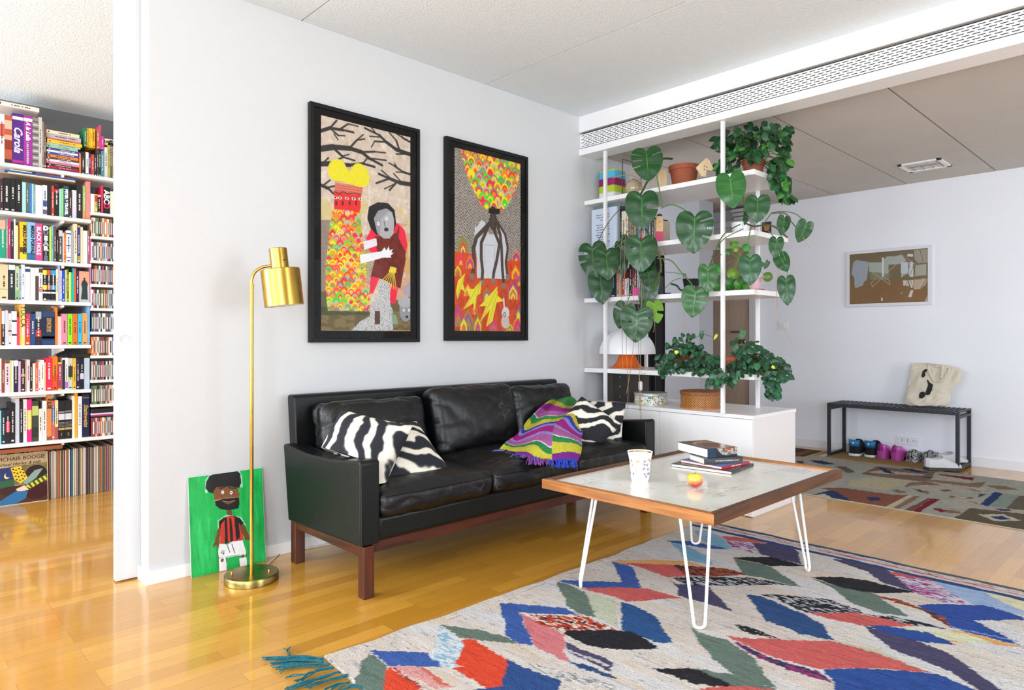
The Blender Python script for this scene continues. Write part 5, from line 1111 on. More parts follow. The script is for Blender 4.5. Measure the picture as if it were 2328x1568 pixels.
for pts in ([(1172, 250), (1180, 200), (1200, 182), (1225, 180), (1222, 205), (1205, 215), (1212, 245), (1195, 268), (1178, 265)],
            [(1232, 295), (1240, 288), (1262, 320), (1295, 340), (1285, 400), (1265, 445), (1240, 452), (1215, 440), (1228, 400), (1245, 340)],
            [(1150, 460), (1160, 425), (1195, 412), (1218, 430), (1218, 462), (1190, 485), (1160, 482)], [(1235, 190), (1255, 215), (1280, 270), (1308, 312), (1290, 300), (1262, 262)]):
    cxp = sum(p[0] for p in pts)/len(pts); cyp = sum(p[1] for p in pts)/len(pts)
    m_ = MB(); ring = []
    for s_ in (1., .5): ring.append([onb(cxp+(x-cxp)*s_, cyp+(y-cyp)*s_) for x, y in pts])
    n = len(pts); m_.add(ring[0]+ring[1]+[onb(cxp, cyp)], [(i, (i+1) % n, n+(i+1) % n, n+i) for i in range(n)]+[(n+i, n+(i+1) % n, 2*n) for i in range(n)]); obj('print', m_, PRN, bg)
for pts in ([(1225, 120), (1250, 200), (1290, 280), (1330, 320), (1400, 300), (1450, 220), (1455, 170)], [(1310, 165), (1345, 138), (1385, 145), (1392, 200), (1385, 285)]):
    P = smooth_path([onb(x, y, -.012) for x, y in pts], 5); m_ = MB(); vs = []
    for p in P: vs += [p+Vector((0, .012, .002)), p-Vector((0, .012, -.002))]
    m_.add(vs, [(2*i, 2*i+1, 2*i+3, 2*i+2) for i in range(len(P)-1)]); obj('strap', m_, CAN, bg, smooth=True, solid=.003)
# ---------------------------------------------------------------- plant shelf: low cabinet and open shelf frame
SX0, SX1, SYE, SYW = 3.735, 4.185, 1.855, YW-.003
CABZ = .595
CW = mat('cabinet_white', 'f0f0f1', .35)
cab = thing('cabinet', 'low white cabinet under the plant shelf, jutting from the picture wall', 'cabinet', (4.03, 2.5, 0))
obj('body', MB().box(SX0+.018, 4.32, 1.868, SYW, 0, CABZ-.022), mat('cabinet_side', 'e9e8e7', .4), cab, bevel=.001)
obj('top', MB().box(SX0, 4.325, 1.864, SYW, CABZ-.022, CABZ), CW, cab, bevel=.0015)
for a, b in ((1.868, 2.502), (2.506, SYW)): obj('door', MB().box(SX0, SX0+.0175, a, b, .004, CABZ-.025), CW, cab, bevel=.001)
shf = thing('shelf_unit', 'white open plant shelf of four boards between posts, on the low cabinet', 'shelf', (3.96, 2.5, CABZ))
for x, y in ((3.711, 2.047), (3.711, 2.94), (4.187, 2.06), (4.187, 2.932)):
    obj('post', MB().box(x, x+.022, y-.010, y+.010, CABZ if x > 3.72 else CABZ-.0, 2.352 if x < 3.9 else 2.392), CW, shf, bevel=.001)
SZ = [2.035, 1.680, 1.334, .835]
for z in SZ: obj('shelf_board', MB().box(SX0, SX1, SYE, SYW, z-.030, z), CW, shf, bevel=.001)
def S(px, X, z): p = at(px, 768, X=X); return Vector((p.x, p.y, z))
TER = mat('terracotta', 'a4573a', .75, var=.10, vscale=9, bump=.05, bscale=120); SOIL = mat('potting_soil', '2c211a', 1., bump=.5, bscale=90)
def pot(parent, c, rt, h, m=TER, soil=True, rim=.022):
    p = obj('pot', MB().lathe([(0, .003), (rt*.66, .003), (rt*.68, 0), (rt*.92, h-rim), (rt*1.0, h-rim), (rt*1.03, h), (rt*.96, h), (rt*.88, h-rim*.6), (0, h-rim*.6)], c, 36, caps=False), m, parent, smooth=True, angle=50)
    if soil: obj('soil', MB().lathe([(rt*.88, h-rim*.55), (0, h-rim*.3)], c, 24, caps=False), SOIL, parent)
    return p
LEAF = cmat('leaf_surface', .36, coat=.12, spec=.4)
HEART = [(0, 0), (.09, .14), (.25, .19), (.41, .14), (.50, -.02), (.52, -.27), (.46, -.52), (.31, -.76), (.12, -.93), (0, -1.)]
HP2 = [Vector((a, b, 0)) for a, b in HEART]
def leaf_mesh(mb, A, T, wd, n, slits=(), dark='12421a', light='4f9a3a', cup=.10, seed=0, K=64, Rn=6):
    """A = petiole attachment, T = tip, wd = full width, n = face normal, slits = (side, start, end, inner)"""
    L = (T-A).length*.98; dy = -(T-A).normalized(); n = Vector(n); n = (n - dy*n.dot(dy)).normalized(); dx = dy.cross(n)
    ks = [i/K for i in range(K+1)]
    for sd, s0, s1, r0 in slits: ks += [s0, s1]
    ks = sorted(set(round(k, 4) for k in ks))
    cd_, cl_ = Vector(lin(dark)), Vector(lin(light))
    for side in (-1, 1):
        vs = []; cols = []; sl = [q for q in slits if q[0] == side]
        for s in ks:
            o = crl(HP2, s); mr = -max(0, (s-.12)/.88)**1.75
            for r in range(Rn+1):
                f = (r/Rn)**1.7; x = o.x*f*wd/L; y = o.y*f + mr*(1-f)
                z = -cup*(x*side)**2*3.2 - .10*y*y + .10*abs(x)+ .008*math.cos(s*26)*f*(1-f)*4 + .018*nz(x*3+seed, y*3, side)
                vs.append(A + dx*(side*x*L) + dy*(y*L) + n*(z*L))
                v = max(0, 1-abs(((s*8+.5) % 1)-.5)*2/.13)*.13 if 0 < f < .9 else 0
                m = max(0, 1-f*f*900)*.9
                c = cd_.lerp(cl_, min(1, .12*abs(nz(x*4+seed, y*4)) + v + .75*m)); cols.append(tuple(c))
        fs = []
        for i in range(len(ks)-1):
            mid = (ks[i]+ks[i+1])/2
            for r in range(Rn):
                if any(q[1] <= mid <= q[2] and ((r+.5)/Rn)**1.7 > q[3] for q in sl): continue
                f = (i*(Rn+1)+r, i*(Rn+1)+r+1, (i+1)*(Rn+1)+r+1, (i+1)*(Rn+1)+r); fs.append(f if side > 0 else f[::-1])
        mb.addc(vs, fs, cols)
    return mb
SL = lambda *q: q
GSTEM = mat('green_petiole', '4d7a3a', .5); BROOT = mat('aerial_root', 'a58a6c', .8); DSTEM = mat('dark_stem', '4a4f2c', .7)
def leafpart(parent, a, t, wpx, X, slits=(), roll=0., tilt=.35, **k):
    A = at(a[0], a[1], X=X); T = at(t[0], t[1], X=X-.02); d = Fv.dot(A-CAM); wd = wpx*d/FOC/1.0
    n = (CAM-A).normalized() + Vector((0, 0, tilt)) + Rv*roll
    mb = leaf_mesh(MB(), A, T, wd, n, slits, seed=a[0]*.37, **k); return obj('leaf', mb, LEAF, parent, smooth=True, angle=180)
def stem(parent, pts, X, r, m, name='petiole', dX=0.):
    P = [at(p[0], p[1], X=(p[2] if len(p) > 2 else X)) for p in pts]; return obj(name, MB().tube(smooth_path(P, 6), r, 7), m, parent, smooth=True)
mon = thing('monstera', 'large monstera trailing from the big terracotta pot down the plant shelf', 'plant', S(1555, 3.98, SZ[0]))
pc = S(1555, 3.96, SZ[0]); pot(mon, pc, .100, .165, rim=.032)
RS = ((1, .44, .465, .35), (1, .56, .59, .30), (1, .68, .70, .40)); LS = ((-1, .42, .445, .35), (-1, .53, .555, .35), (-1, .64, .66, .45))
for a, t, w_, X, sl, kw in (((1469.6, 346), (1475, 412), 68, 3.64, RS[:1]+LS, {}), ((1459, 447), (1459, 524), 72, 3.62, ((1, .56, .60, .3),), {}), ((1457.5, 548), (1457, 620), 71, 3.60, ((-1, .50, .535, .35), (-1, .36, .375, .4)), {}),
        ((1345.7, 563), (1351, 635), 64, 3.66, ((-1, .46, .51, .3), (-1, .60, .635, .4)), {'roll': -.3}), ((1378, 575), (1383.5, 637), 55, 3.61, ((-1, .55, .575, .4),), {}), ((1364, 626), (1370, 692), 55, 3.68, (), {'dark': '1a4424'}),
        ((1422.5, 696), (1405.7, 748), 50, 3.66, ((-1, .48, .52, .3),), {'roll': -.2}), ((1448.5, 708.5), (1444.7, 780), 72, 3.60, ((-1, .56, .60, .35), (1, .50, .515, .4)), {}),
        ((1579.3, 494), (1576.4, 577), 80, 3.62, ((1, .42, .455, .3), (1, .55, .585, .25), (1, .67, .70, .4)), {}), ((1581.7, 661), (1573, 723), 58, 3.62, ((1, .52, .57, .3), (1, .66, .68, .4)), {'light': '6fb048', 'dark': '1e5520'}),
        ((1477.6, 646), (1462, 705), 42, 3.68, (), {'dark': '12341e'}), ((1471, 610), (1479, 650), 40, 3.66, (), {'dark': '14381c'}), ((1487, 690), (1497.5, 734), 38, 3.70, ((1, .62, .70, .2),), {'dark': '6c9c34', 'light': '9cc050', 'roll': .3}),
        ((1609, 609), (1610, 666), 42, 3.64, (), {'light': '6fb048', 'dark': '1e5520'}), ((1412, 560), (1417, 632), 30, 3.70, (), {'dark': '0f2c16'}), ((1492, 625), (1488, 664), 22, 3.70, (), {'dark': '3a5c22', 'roll': .5}), ((1428, 540), (1420, 575), 34, 3.70, (), {'dark': '123018', 'tilt': 1.2}), ((1690, 752), (1683, 772), 14, 3.70, (), {'dark': '2a5c34', 'roll': .4})):
    leafpart(mon, a, t, w_, X, sl, **kw)
for pts, r, m, nm in (([(1528, 361, 3.93), (1505, 362, 3.8), (1492, 385, 3.70), (1473, 410, 3.68), (1462, 432, 3.68)], .0075, DSTEM, 'stem'), ([(1462, 432), (1452, 455), (1460, 500), (1480, 545), (1500, 585), (1503, 620)], .007, DSTEM, 'stem'),
        ([(1470, 410), (1468, 380), (1469.6, 346)], .0032, GSTEM, 'petiole'), ([(1456, 440), (1459, 447)], .0032, GSTEM, 'petiole'), ([(1492, 395), (1498, 425), (1506, 470)], .0038, GSTEM, 'petiole'), ([(1503, 473), (1525, 465), (1550, 473), (1579.3, 494)], .0036, GSTEM, 'petiole'),
        ([(1440, 455), (1410, 475), (1380, 510), (1355, 556), (1346, 563)], .0026, DSTEM, 'petiole'), ([(1445, 500), (1420, 535), (1395, 560), (1378, 575)], .0026, GSTEM, 'petiole'), ([(1460, 525), (1425, 545), (1400, 562)], .0026, GSTEM, 'petiole'),
        ([(1495, 587), (1525, 592), (1548, 618), (1568, 640), (1581.7, 661)], .0040, GSTEM, 'petiole'), ([(1512, 618), (1535, 620), (1555, 625)], .0022, GSTEM, 'petiole'), ([(1512, 655), (1530, 638), (1548, 632)], .0022, GSTEM, 'petiole'),
        ([(1618, 585), (1632, 560), (1650, 540), (1690, 520)], .0026, DSTEM, 'petiole'), ([(1609, 609), (1622, 590), (1640, 578)], .0022, DSTEM, 'petiole'), ([(1505, 600), (1498, 625), (1500, 650)], .0042, DSTEM, 'stem'),
        ([(1470, 600), (1463, 660), (1456, 700), (1450, 708)], .0028, GSTEM, 'petiole'), ([(1440, 640), (1432, 670), (1422.5, 696)], .0028, GSTEM, 'petiole'), ([(1462, 415), (1440, 400), (1415, 398), (1393, 405)], .0030, BROOT, 'aerial_root')):
    stem(mon, pts, 3.66, r, m, nm)
for pts in ([(1455, 430), (1432, 470), (1412, 560), (1414, 700), (1416, 840, 3.69)], [(1460, 440), (1425, 520), (1420, 620), (1428, 690), (1424, 790), (1428, 860), (1427, 930)], [(1448, 580), (1440, 680), (1440, 780), (1432, 850), (1424, 895)],
            [(1458, 600), (1452, 700), (1452, 800), (1454, 870), (1455, 935)], [(1466, 560), (1460, 640), (1458, 740), (1457, 840), (1468, 848)], [(1486, 700), (1488, 730), (1487, 748), (1485, 755)], [(1455, 435), (1440, 450), (1438, 500)], [(1500, 560), (1510, 580), (1513, 600), (1508, 590)], [(1485, 520), (1480, 560), (1470, 600)], [(1554, 690), (1556, 720), (1558, 752)]):
    stem(mon, pts, 3.645, .0016, BROOT, 'aerial_root')
phi = thing('philodendron', 'trailing heart-leaved plant in the white pot on the second shelf board', 'plant', S(1681, 3.90, SZ[1]))
wp = S(1684, 3.90, SZ[1]); WP = mat('white_glazed_pot', 'eef0f3', .15, coat=.5)
obj('pot', MB().lathe([(0, .002), (.038, .002), (.046, .012), (.053, .045), (.055, .075), (.0565, .080), (.053, .080), (.050, .065), (0, .065)], wp, 36, caps=False), WP, phi, smooth=True, angle=60); obj('soil', MB().lathe([(.051, .067), (0, .069)], wp, 20, caps=False), SOIL, phi)
for a, t, w_, X, kw in (((1659.6, 403), (1668, 473), 63, 3.62, {'light': '6fb048', 'dark': '1d5a22'}), ((1722.8, 452), (1720, 507), 53, 3.68, {}), ((1705, 589), (1706.6, 649), 48, 3.66, {'dark': '1c4a2c'}), ((1783.5, 496), (1776, 535), 29, 3.70, {'roll': .3}), ((1833, 508), (1815, 552), 37, 3.70, {'roll': .4}),
        ((1765.5, 545), (1761, 587), 31, 3.70, {}), ((1772.7, 582), (1789.5, 617), 33, 3.70, {'roll': -.3}), ((1787, 636), (1790.7, 695), 38, 3.70, {'dark': '123c20'}), ((1697, 486), (1694, 512), 14, 3.74, {'roll': .6}), ((1746, 595), (1738, 612), 12, 3.8, {'roll': .7})):
    leafpart(phi, a, t, w_, X, (), **kw)
for pts, r, m in (([(1690, 505, 3.9), (1692, 470, 3.8), (1688, 430, 3.7), (1683, 418, 3.66), (1660, 403, 3.64)], .0040, GSTEM), ([(1690, 503, 3.9), (1700, 480, 3.8), (1712, 455, 3.72), (1723, 452)], .0030, GSTEM), ([(1686, 508, 3.88), (1660, 522, 3.72), (1640, 540), (1625, 575), (1612, 605)], .0032, DSTEM),
        ([(1695, 507, 3.88), (1712, 514, 3.74), (1735, 512), (1760, 515), (1790, 540)], .0050, DSTEM), ([(1708, 514, 3.76), (1702, 545), (1704, 589)], .0026, GSTEM), ([(1735, 512), (1755, 485), (1785, 481), (1812, 488), (1833, 508)], .0024, DSTEM), ([(1755, 485), (1785, 485), (1800, 505), (1814, 522)], .0030, DSTEM), ([(1752, 483), (1772, 485), (1783, 496)], .002, DSTEM),
        ([(1735, 512), (1750, 528), (1765, 545)], .0026, GSTEM), ([(1765, 545), (1780, 575), (1790, 610), (1787, 636)], .0022, GSTEM), ([(1760, 587), (1774, 625)], .0014, BROOT), ([(1768, 620), (1766, 680), (1770, 720), (1785, 750), (1800, 782)], .0016, BROOT), ([(1826, 540), (1840, 562)], .0016, BROOT)):
    stem(phi, pts, 3.70, r, m, 'stem')
# bushy hanging plants: leaves stay one mesh per plant
def small_leaf(mb, A, d, n, L, W, c1, heart=True):
    d = d.normalized(); n = (n - d*n.dot(d)).normalized(); s = d.cross(n); pr = [(.0, .30), (.18, .46), (.42, .5), (.7, .33), (.88, .14), (1., 0)] if heart else [(.0, .05), (.18, .34), (.42, .5), (.7, .38), (.9, .15), (1., 0)]
    vs = []; cols = []; k = Vector(lin(c1))
    for t, w_ in pr:
        b = -.18*t*t*L; back = -.10*L if (heart and t == 0) else 0
        for q in (-1, -.5, 0, .5, 1):
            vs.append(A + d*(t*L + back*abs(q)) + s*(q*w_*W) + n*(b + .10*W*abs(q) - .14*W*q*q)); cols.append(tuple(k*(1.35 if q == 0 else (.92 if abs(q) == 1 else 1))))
    mb.addc(vs, [(i*5+j, i*5+j+1, (i+1)*5+j+1, (i+1)*5+j) for i in range(5) for j in range(4)], cols)
def bushy(parent, root, areas, greens, L0, W0, seed, heart=True, X0=3.72, X1=4.05, zmin=None):
    r = random.Random(seed); mb = MB(); st = MB()
    for cx, cy, rx, ry, cnt in areas:
        for k in range(int(cnt*1.45)):
            a = r.uniform(0, 2*PI); q = math.sqrt(r.random()); px, py = cx+rx*q*math.cos(a), cy+ry*q*math.sin(a)
            X = r.uniform(X0, X1)
            p = at(px, py, X=X)
            if zmin is not None and X > SX0-.02 and p.z < zmin+.012: X = SX0 - .03 - r.random()*.05; p = at(px, py, X=X)
            if X < SX0 and p.y > 1.9: pass
            p.z = min(p.z, 2.335); out = (p-root); out.z *= .3; out = out.normalized() if out.length > 1e-4 else Rv
            d = out*r.uniform(.1, .8) + Vector((0, 0, -r.uniform(.3, 1))) + Vector((r.uniform(-.5, .5), r.uniform(-.5, .5), r.uniform(-.1, .4)))
            n = (CAM-p).normalized()*1.1 + Vector((r.uniform(-.7, .7), r.uniform(-.7, .7), r.uniform(.0, 1.0)))
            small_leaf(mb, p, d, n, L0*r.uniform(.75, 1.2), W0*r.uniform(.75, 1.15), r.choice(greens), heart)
            if k % 4 == 0:
                m_ = (p+root)/2 + Vector((0, 0, .04)); st.tube(smooth_path([root, m_, p], 4), .0014, 5)
    obj('foliage', mb, LEAF, parent, smooth=True, angle=180); obj('stems', st, DSTEM, parent)
hoya = thing('potted_plant', 'bushy dark green plant in a terracotta pot on the top shelf end', 'plant', S(1713, 4.0, SZ[0])); hp_ = S(1713, 4.0, SZ[0]); pot(hoya, hp_, .070, .122)
GH = ['1a4624', '163d20', '20502b', '13341b', '286034', '1c4826']
bushy(hoya, hp_+Vector((0, 0, .12)), [(1700, 315, 42, 34, 55), (1750, 300, 30, 26, 20), (1665, 320, 26, 40, 30), (1660, 375, 26, 26, 26), (1655, 392, 22, 14, 14), (1780, 300, 16, 22, 9), (1765, 335, 26, 26, 18), (1765, 380, 20, 30, 20), (1775, 410, 18, 26, 16), (1785, 370, 14, 14, 5), (1790, 440, 16, 14, 9), (1640, 305, 6, 22, 4), (1700, 350, 30, 16, 12), (1762, 400, 12, 18, 8)], GH+['3f7a2c'], .062, .042, 4, heart=False, X0=3.78, X1=4.10, zmin=None)
ph2 = thing('potted_plant', 'low philodendron in a terracotta pot beside the white dome lamp', 'plant', S(1552, 3.95, SZ[3])); c2 = S(1556, 3.99, SZ[3]); pot(ph2, c2, .066, .098)
obj('pot', MB().lathe([(0, .003), (.033, .003), (.045, .06), (.049, .06), (.049, .078), (.044, .078), (.042, .066), (0, .066)], S(1532, 3.90, SZ[3]), 28, caps=False), TER, ph2, smooth=True, angle=50)
GP = ['234f34', '1d432c', '2a5a3c', '1a3c28', '2f6340']
bushy(ph2, c2+Vector((0, 0, .10)), [(1565, 815, 60, 24, 80), (1515, 822, 24, 22, 24), (1610, 825, 30, 20, 30), (1545, 785, 30, 16, 18), (1580, 790, 26, 14, 14), (1562, 765, 14, 10, 5), (1530, 838, 30, 8, 12), (1600, 842, 30, 8, 12), (1512, 848, 5, 5, 1)], GP, .040, .036, 9, X0=3.76, X1=4.05, zmin=SZ[3])
small_leaf(m9 := MB(), at(1595, 752, X=3.85), Vector((0, 0, -1)), CAM-at(1595, 752, X=3.85), .06, .03, '2a5a3c'); small_leaf(m9, at(1630, 760, X=3.85), Vector((-.3, .2, -.6)), CAM-at(1630, 760, X=3.85), .04, .02, 'a9b52c'); small_leaf(m9, at(1538, 797, X=3.75), Vector((0, 0, -1)), CAM-at(1540, 797, X=3.75), .025, .03, 'd8d84a'); obj('young_leaves', m9, LEAF, ph2, smooth=True)
stem(ph2, [(1565, 775), (1580, 768), (1600, 760), (1625, 768)], 3.85, .0014, DSTEM, 'stem')
ph3 = thing('potted_plant', 'philodendron in a terracotta pot spilling over the lowest shelf end', 'plant', S(1690, 3.95, SZ[3])); c3 = S(1690, 4.0, SZ[3]); pot(ph3, c3, .075, .105)
obj('pot', MB().lathe([(0, .003), (.038, .003), (.050, .075), (.055, .075), (.055, .098), (.050, .098), (.048, .085), (0, .085)], S(1664, 3.86, SZ[3]), 28, caps=False), TER, ph3, smooth=True, angle=50)
bushy(ph3, c3+Vector((0, 0, .10)), [(1715, 815, 40, 26, 55), (1755, 830, 32, 22, 35), (1700, 785, 26, 14, 14), (1775, 845, 18, 22, 18), (1690, 838, 40, 12, 20), (1670, 830, 26, 18, 16), (1750, 865, 20, 14, 14), (1755, 885, 16, 16, 14), (1618, 870, 12, 14, 5), (1635, 855, 12, 12, 6), (1665, 862, 12, 12, 6), (1672, 772, 6, 6, 2), (1652, 845, 14, 12, 6)], GP, .044, .042, 19, X0=3.76, X1=4.05, zmin=SZ[3])
small_leaf(m9 := MB(), at(1755, 832, X=3.74), Vector((.3, -.2, -.3)), CAM-at(1755, 832, X=3.74), .03, .018, 'c8d44a'); obj('young_leaves', m9, LEAF, ph3, smooth=True)
# pilea with round leaves
pil = thing('potted_plant', 'round-leaved pilea in a pink pot on the third shelf board', 'plant', S(1718, 3.92, SZ[2])); pp = S(1716, 3.93, SZ[2])
obj('pot', MB().lathe([(0, .010), (.032, .010), (.048, .085), (.044, .085), (.040, .07), (0, .07)], pp, 32, caps=False), mat('pink_pot', 'd3aab4', .5), pil, smooth=True, angle=50)
obj('saucer', MB().lathe([(0, 0), (.050, 0), (.060, .012), (.056, .012), (.048, .006), (0, .006)], pp, 32, caps=False), TER, pil, smooth=True)
mb = MB(); st = MB(); top = pp+Vector((0, 0, .13))
stem(pil, [(1716, 640, 3.93), (1690, 610, 3.92), (1678, 560, 3.92)], 3.93, .004, mat('pilea_stem', '8a7a2c', .7), 'stem'); hub = at(1679, 590, X=3.92)
for px, py, r_, c in ((1668, 552, 9, '5a9a2c'), (1697, 562, 9, '3a8a3c'), (1655, 572, 7, '2f7a30'), (1672, 566, 6, '7cae34'), (1745, 629, 10, '55782c'), (1635, 612, 12, '3a8a34'), (1666, 622, 12, '6f9c2c'), (1682, 646, 12, '4a8c2c'), (1665, 645, 13, '356e2a'), (1628, 650, 11, '3a7a34'), (1650, 655, 9, '2f6a2c'), (1690, 635, 10, '2f6a2c'), (1700, 650, 10, '3a7a2c'), (1642, 635, 9, '2c6a34'), (1730, 600, 7, '3c7c3c'), (1640, 560, 6, '3a7a34'), (1702, 583, 6, '4a9a34'), (1712, 625, 9, '2f6a34')):
    c0 = at(px, py, X=3.90); n = (CAM-c0).normalized() + Vector((rnd.uniform(-.4, .4), rnd.uniform(-.4, .4), rnd.uniform(-.1, .6))); n.normalize(); u = n.orthogonal().normalized(); v = n.cross(u); R_ = r_*4.4/FOC*1.05; kk = Vector(lin(c))
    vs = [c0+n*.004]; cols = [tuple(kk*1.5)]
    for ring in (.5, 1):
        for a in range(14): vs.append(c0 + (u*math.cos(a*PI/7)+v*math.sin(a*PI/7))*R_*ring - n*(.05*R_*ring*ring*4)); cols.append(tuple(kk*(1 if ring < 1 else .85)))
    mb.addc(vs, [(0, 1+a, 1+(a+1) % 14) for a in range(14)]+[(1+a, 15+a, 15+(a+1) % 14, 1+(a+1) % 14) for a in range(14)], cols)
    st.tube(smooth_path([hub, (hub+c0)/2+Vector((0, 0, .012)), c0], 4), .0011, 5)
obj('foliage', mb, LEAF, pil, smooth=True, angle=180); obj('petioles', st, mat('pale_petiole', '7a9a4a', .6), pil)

# ---------------------------------------------------------------- things on the shelf boards
z0 = SZ[0]; c = S(1392, 3.93, z0)
bxs = thing('storage_tin', 'square tin striped blue, magenta, lime and white on the top shelf board', 'box', c)
hh = .225; prev = 0
for cc, f0, f1 in (('e9e8ee', 0, .28), ('bcd02c', .28, .50), ('8f1559', .50, .74), ('52b4d8', .74, .97), ('bcd02c', .97, 1.0)):
    obj('band', roundbox((c.x, c.y, z0+hh*(f0+f1)/2), (.15, .15, hh*(f1-f0)+.0005), .02 if False else .001, 1) if False else MB().prism([(c.x+sx*.075+ (dx)*.022, c.y+sy*.075+dy*.022) for sx, sy, dx, dy in ((-1, -1, 0, 1), (-1, -1, .3, .3), (-1, -1, 1, 0), (1, -1, -1, 0), (1, -1, -.3, .3), (1, -1, 0, 1), (1, 1, 0, -1), (1, 1, -.3, -.3), (1, 1, -1, 0), (-1, 1, 1, 0), (-1, 1, .3, -.3), (-1, 1, 0, -1))], z0+hh*f0, z0+hh*f1, lambda u, v, d: (u, v, d)), mat('tin_'+cc, cc, .35), bxs, smooth=True, angle=45)
WIRE = mat('black_wire', '3a3734', .5); wr = thing('wire_bookend', 'dark wire bookend right of the striped tin on the top board', 'bookend', S(1416, 3.84, z0))
p0 = S(1412, 3.80, z0+.003); mb = MB(); yy = p0.y-.012
mb.tube([(3.80, yy, z0+.003), (3.80, yy, z0+.26), (4.02, yy, z0+.26), (4.02, yy, z0+.003)], .0035, 8); obj('frame', mb, WIRE, wr, smooth=True); obj('foot', MB().box(3.80, 4.02, yy-.07, yy, z0, z0+.002), WIRE, wr)
gb = S(1441, 3.83, z0); tag(MB().lathe([(.03, 0), (.052, .018), (.060, .045), (.055, .075), (.038, .098), (.012, .112), (0, .113)], gb, 36).build('glass_ornament', mat('amber_glass', 'cdb896', .08, 0, coat=1, trans=.35), smooth=True, angle=180, origin=gb), 'round amber glass ornament behind the leaves on the top shelf board', 'ornament')
PINE = wood('pine', 'd9b98c', 'e8cfa8', .6, 2, 3)
gp = S(1506, 3.86, z0); pts = [(-.028, 0), (-.034, .09), (-.026, .125), (-.006, .142), (.016, .140), (.027, .12), (.028, .04), (.022, .012), (.03, .0)]
tag(MB().prism([(a, b) for a, b in pts], -.009, .009, lambda u, v, d: gp+Rv*u+Fv*d+Vector((0, 0, v))).build('wooden_figure', PINE, bevel=.002, origin=gp), 'plain rounded wooden block figure left of the big terracotta pot', 'figure')
gf = S(1604, 3.86, z0)
def X8(x, y): q = at(1540+x/5.06, 250+y/5.06, X=3.86); return ((q-gf).dot(Rv), q.z-z0)
fx = thing('wooden_figure', 'angular pine animal figure with eye dots right of the big terracotta pot', 'figure', gf)
mb = MB().prism([X8(*p) for p in ((182, 690), (330, 552), (375, 570), (445, 660), (400, 690), (335, 690), (322, 775), (262, 780))][::-1], -.010, .010, lambda u, v, d: gf+Rv*u+Fv*d+Vector((0, 0, max(v, .0005))))
obj('body', mb, PINE, fx, bevel=.001)
for x, y in ((300, 655), (335, 660), (300, 695)):
    u, v = X8(x, y); obj('eye', MB().lathe([(.0035, 0), (.0035, .001), (0, .0012)], gf+Rv*u+Vector((0, 0, v))-Fv*.0105, 10, M=frame3((0, 0, 0), Rv, Vector((0, 0, 1)), -Fv)), DARK, fx)
# second board: poster book, row of spines, doll
def hexn(c):
    N = {'white': 'f2f2f2', 'cream': 'e8dcc0', 'grey': '8e8e90', 'pale grey': 'c8c8d0', 'black': '202022', 'navy': '202a4c', 'blue': '2a5aa8', 'light blue': '86b8e0', 'teal': '3a8c94', 'green': '2a9a60', 'lime': 'a8dc40', 'olive': '6c7040', 'yellow': 'f0cc38', 'orange': 'e87c28', 'red': 'd03434', 'dark red': '7c2828', 'pink': 'e898b0', 'magenta': 'cc3880', 'purple': '60307c', 'brown': '6b4638', 'tan': 'c8a47c', 'salmon': 'd87060', 'mint': '9cd8c4', 'lilac': 'c0a8d8'}
    h = lambda s_: np.array([int(s_[i:i+2], 16) for i in (0, 2, 4)])
    return min(N, key=lambda k: np.abs(h(N[k])-h(c)).sum())
LABS = {}
def uniq(l, alt):
    if len(l.replace('-', ' ').split()) > 15: l = alt
    k = l
    if k in LABS: k = alt
    n = 2; b = k
    while k in LABS:
        k = b + (', paler one' if n == 2 else ', thinner one' if n == 3 else ', shorter one' if n == 4 else ', farther one'); n += 1
        if n > 6: break
    LABS[k] = 1; return k
ORDN = ['first', 'second', 'third', 'fourth', 'fifth', 'sixth', 'seventh', 'eighth', 'ninth', 'tenth', 'eleventh', 'twelfth', 'thirteenth', 'fourteenth', 'fifteenth', 'sixteenth', 'seventeenth', 'eighteenth', 'nineteenth', 'twentieth', 'twenty-first', 'twenty-second', 'twenty-third', 'twenty-fourth', 'twenty-fifth', 'twenty-sixth', 'twenty-seventh', 'twenty-eighth']
BK = cmat('printed_cover', .45, spec=.4); PG = mat('page_block', 'e9e2d2', .8)
def spine_marks(mb, P, w_, h_, col, r, sw=True):
    """P(u, v) maps spine coordinates (across, up) to world; small broken marks stand for the unreadable titles"""
    lum = sum(lin(col)); k = "e4e0d8" if lum < 1.0 else r.choice(['2c2c30', '6a2c2c', '2c3c6c'])
    v = h_*r.uniform(.25, .4); ve = h_*r.uniform(.7, .85); b = w_*.13
    if w_ < .006: return
    while v < ve:
        l_ = r.uniform(.003, .010); mb.add([P(w_/2-b, v), P(w_/2+b, v), P(w_/2+b, v+l_), P(w_/2-b, v+l_)], [(0, 1, 2, 3)], 0, k); v += l_+.0022+(.006 if r.random() < .2 else 0)
    if r.random() < .6: mb.add([P(w_*.25, h_*.05), P(w_*.75, h_*.05), P(w_*.75, h_*.09), P(w_*.25, h_*.09)], [(0, 1, 2, 3)], 0, k)
def book_x(x, y0, y1, z0, z1, dep, col, r, top=None):                     # spine towards -X, thickness along Y
    mb = MB().box(x, x+dep, y0, y1, z0, z1, col=col); spine_marks(mb, lambda u, v: Vector((x-.0004, y1-u, z0+v)), y1-y0, z1-z0, col, r)
    if top: mb.box(x-.0003, x+.002, y0, y1, z1-(z1-z0)*.16, z1+.0001, col=top)
    return mb
r_ = random.Random(5)
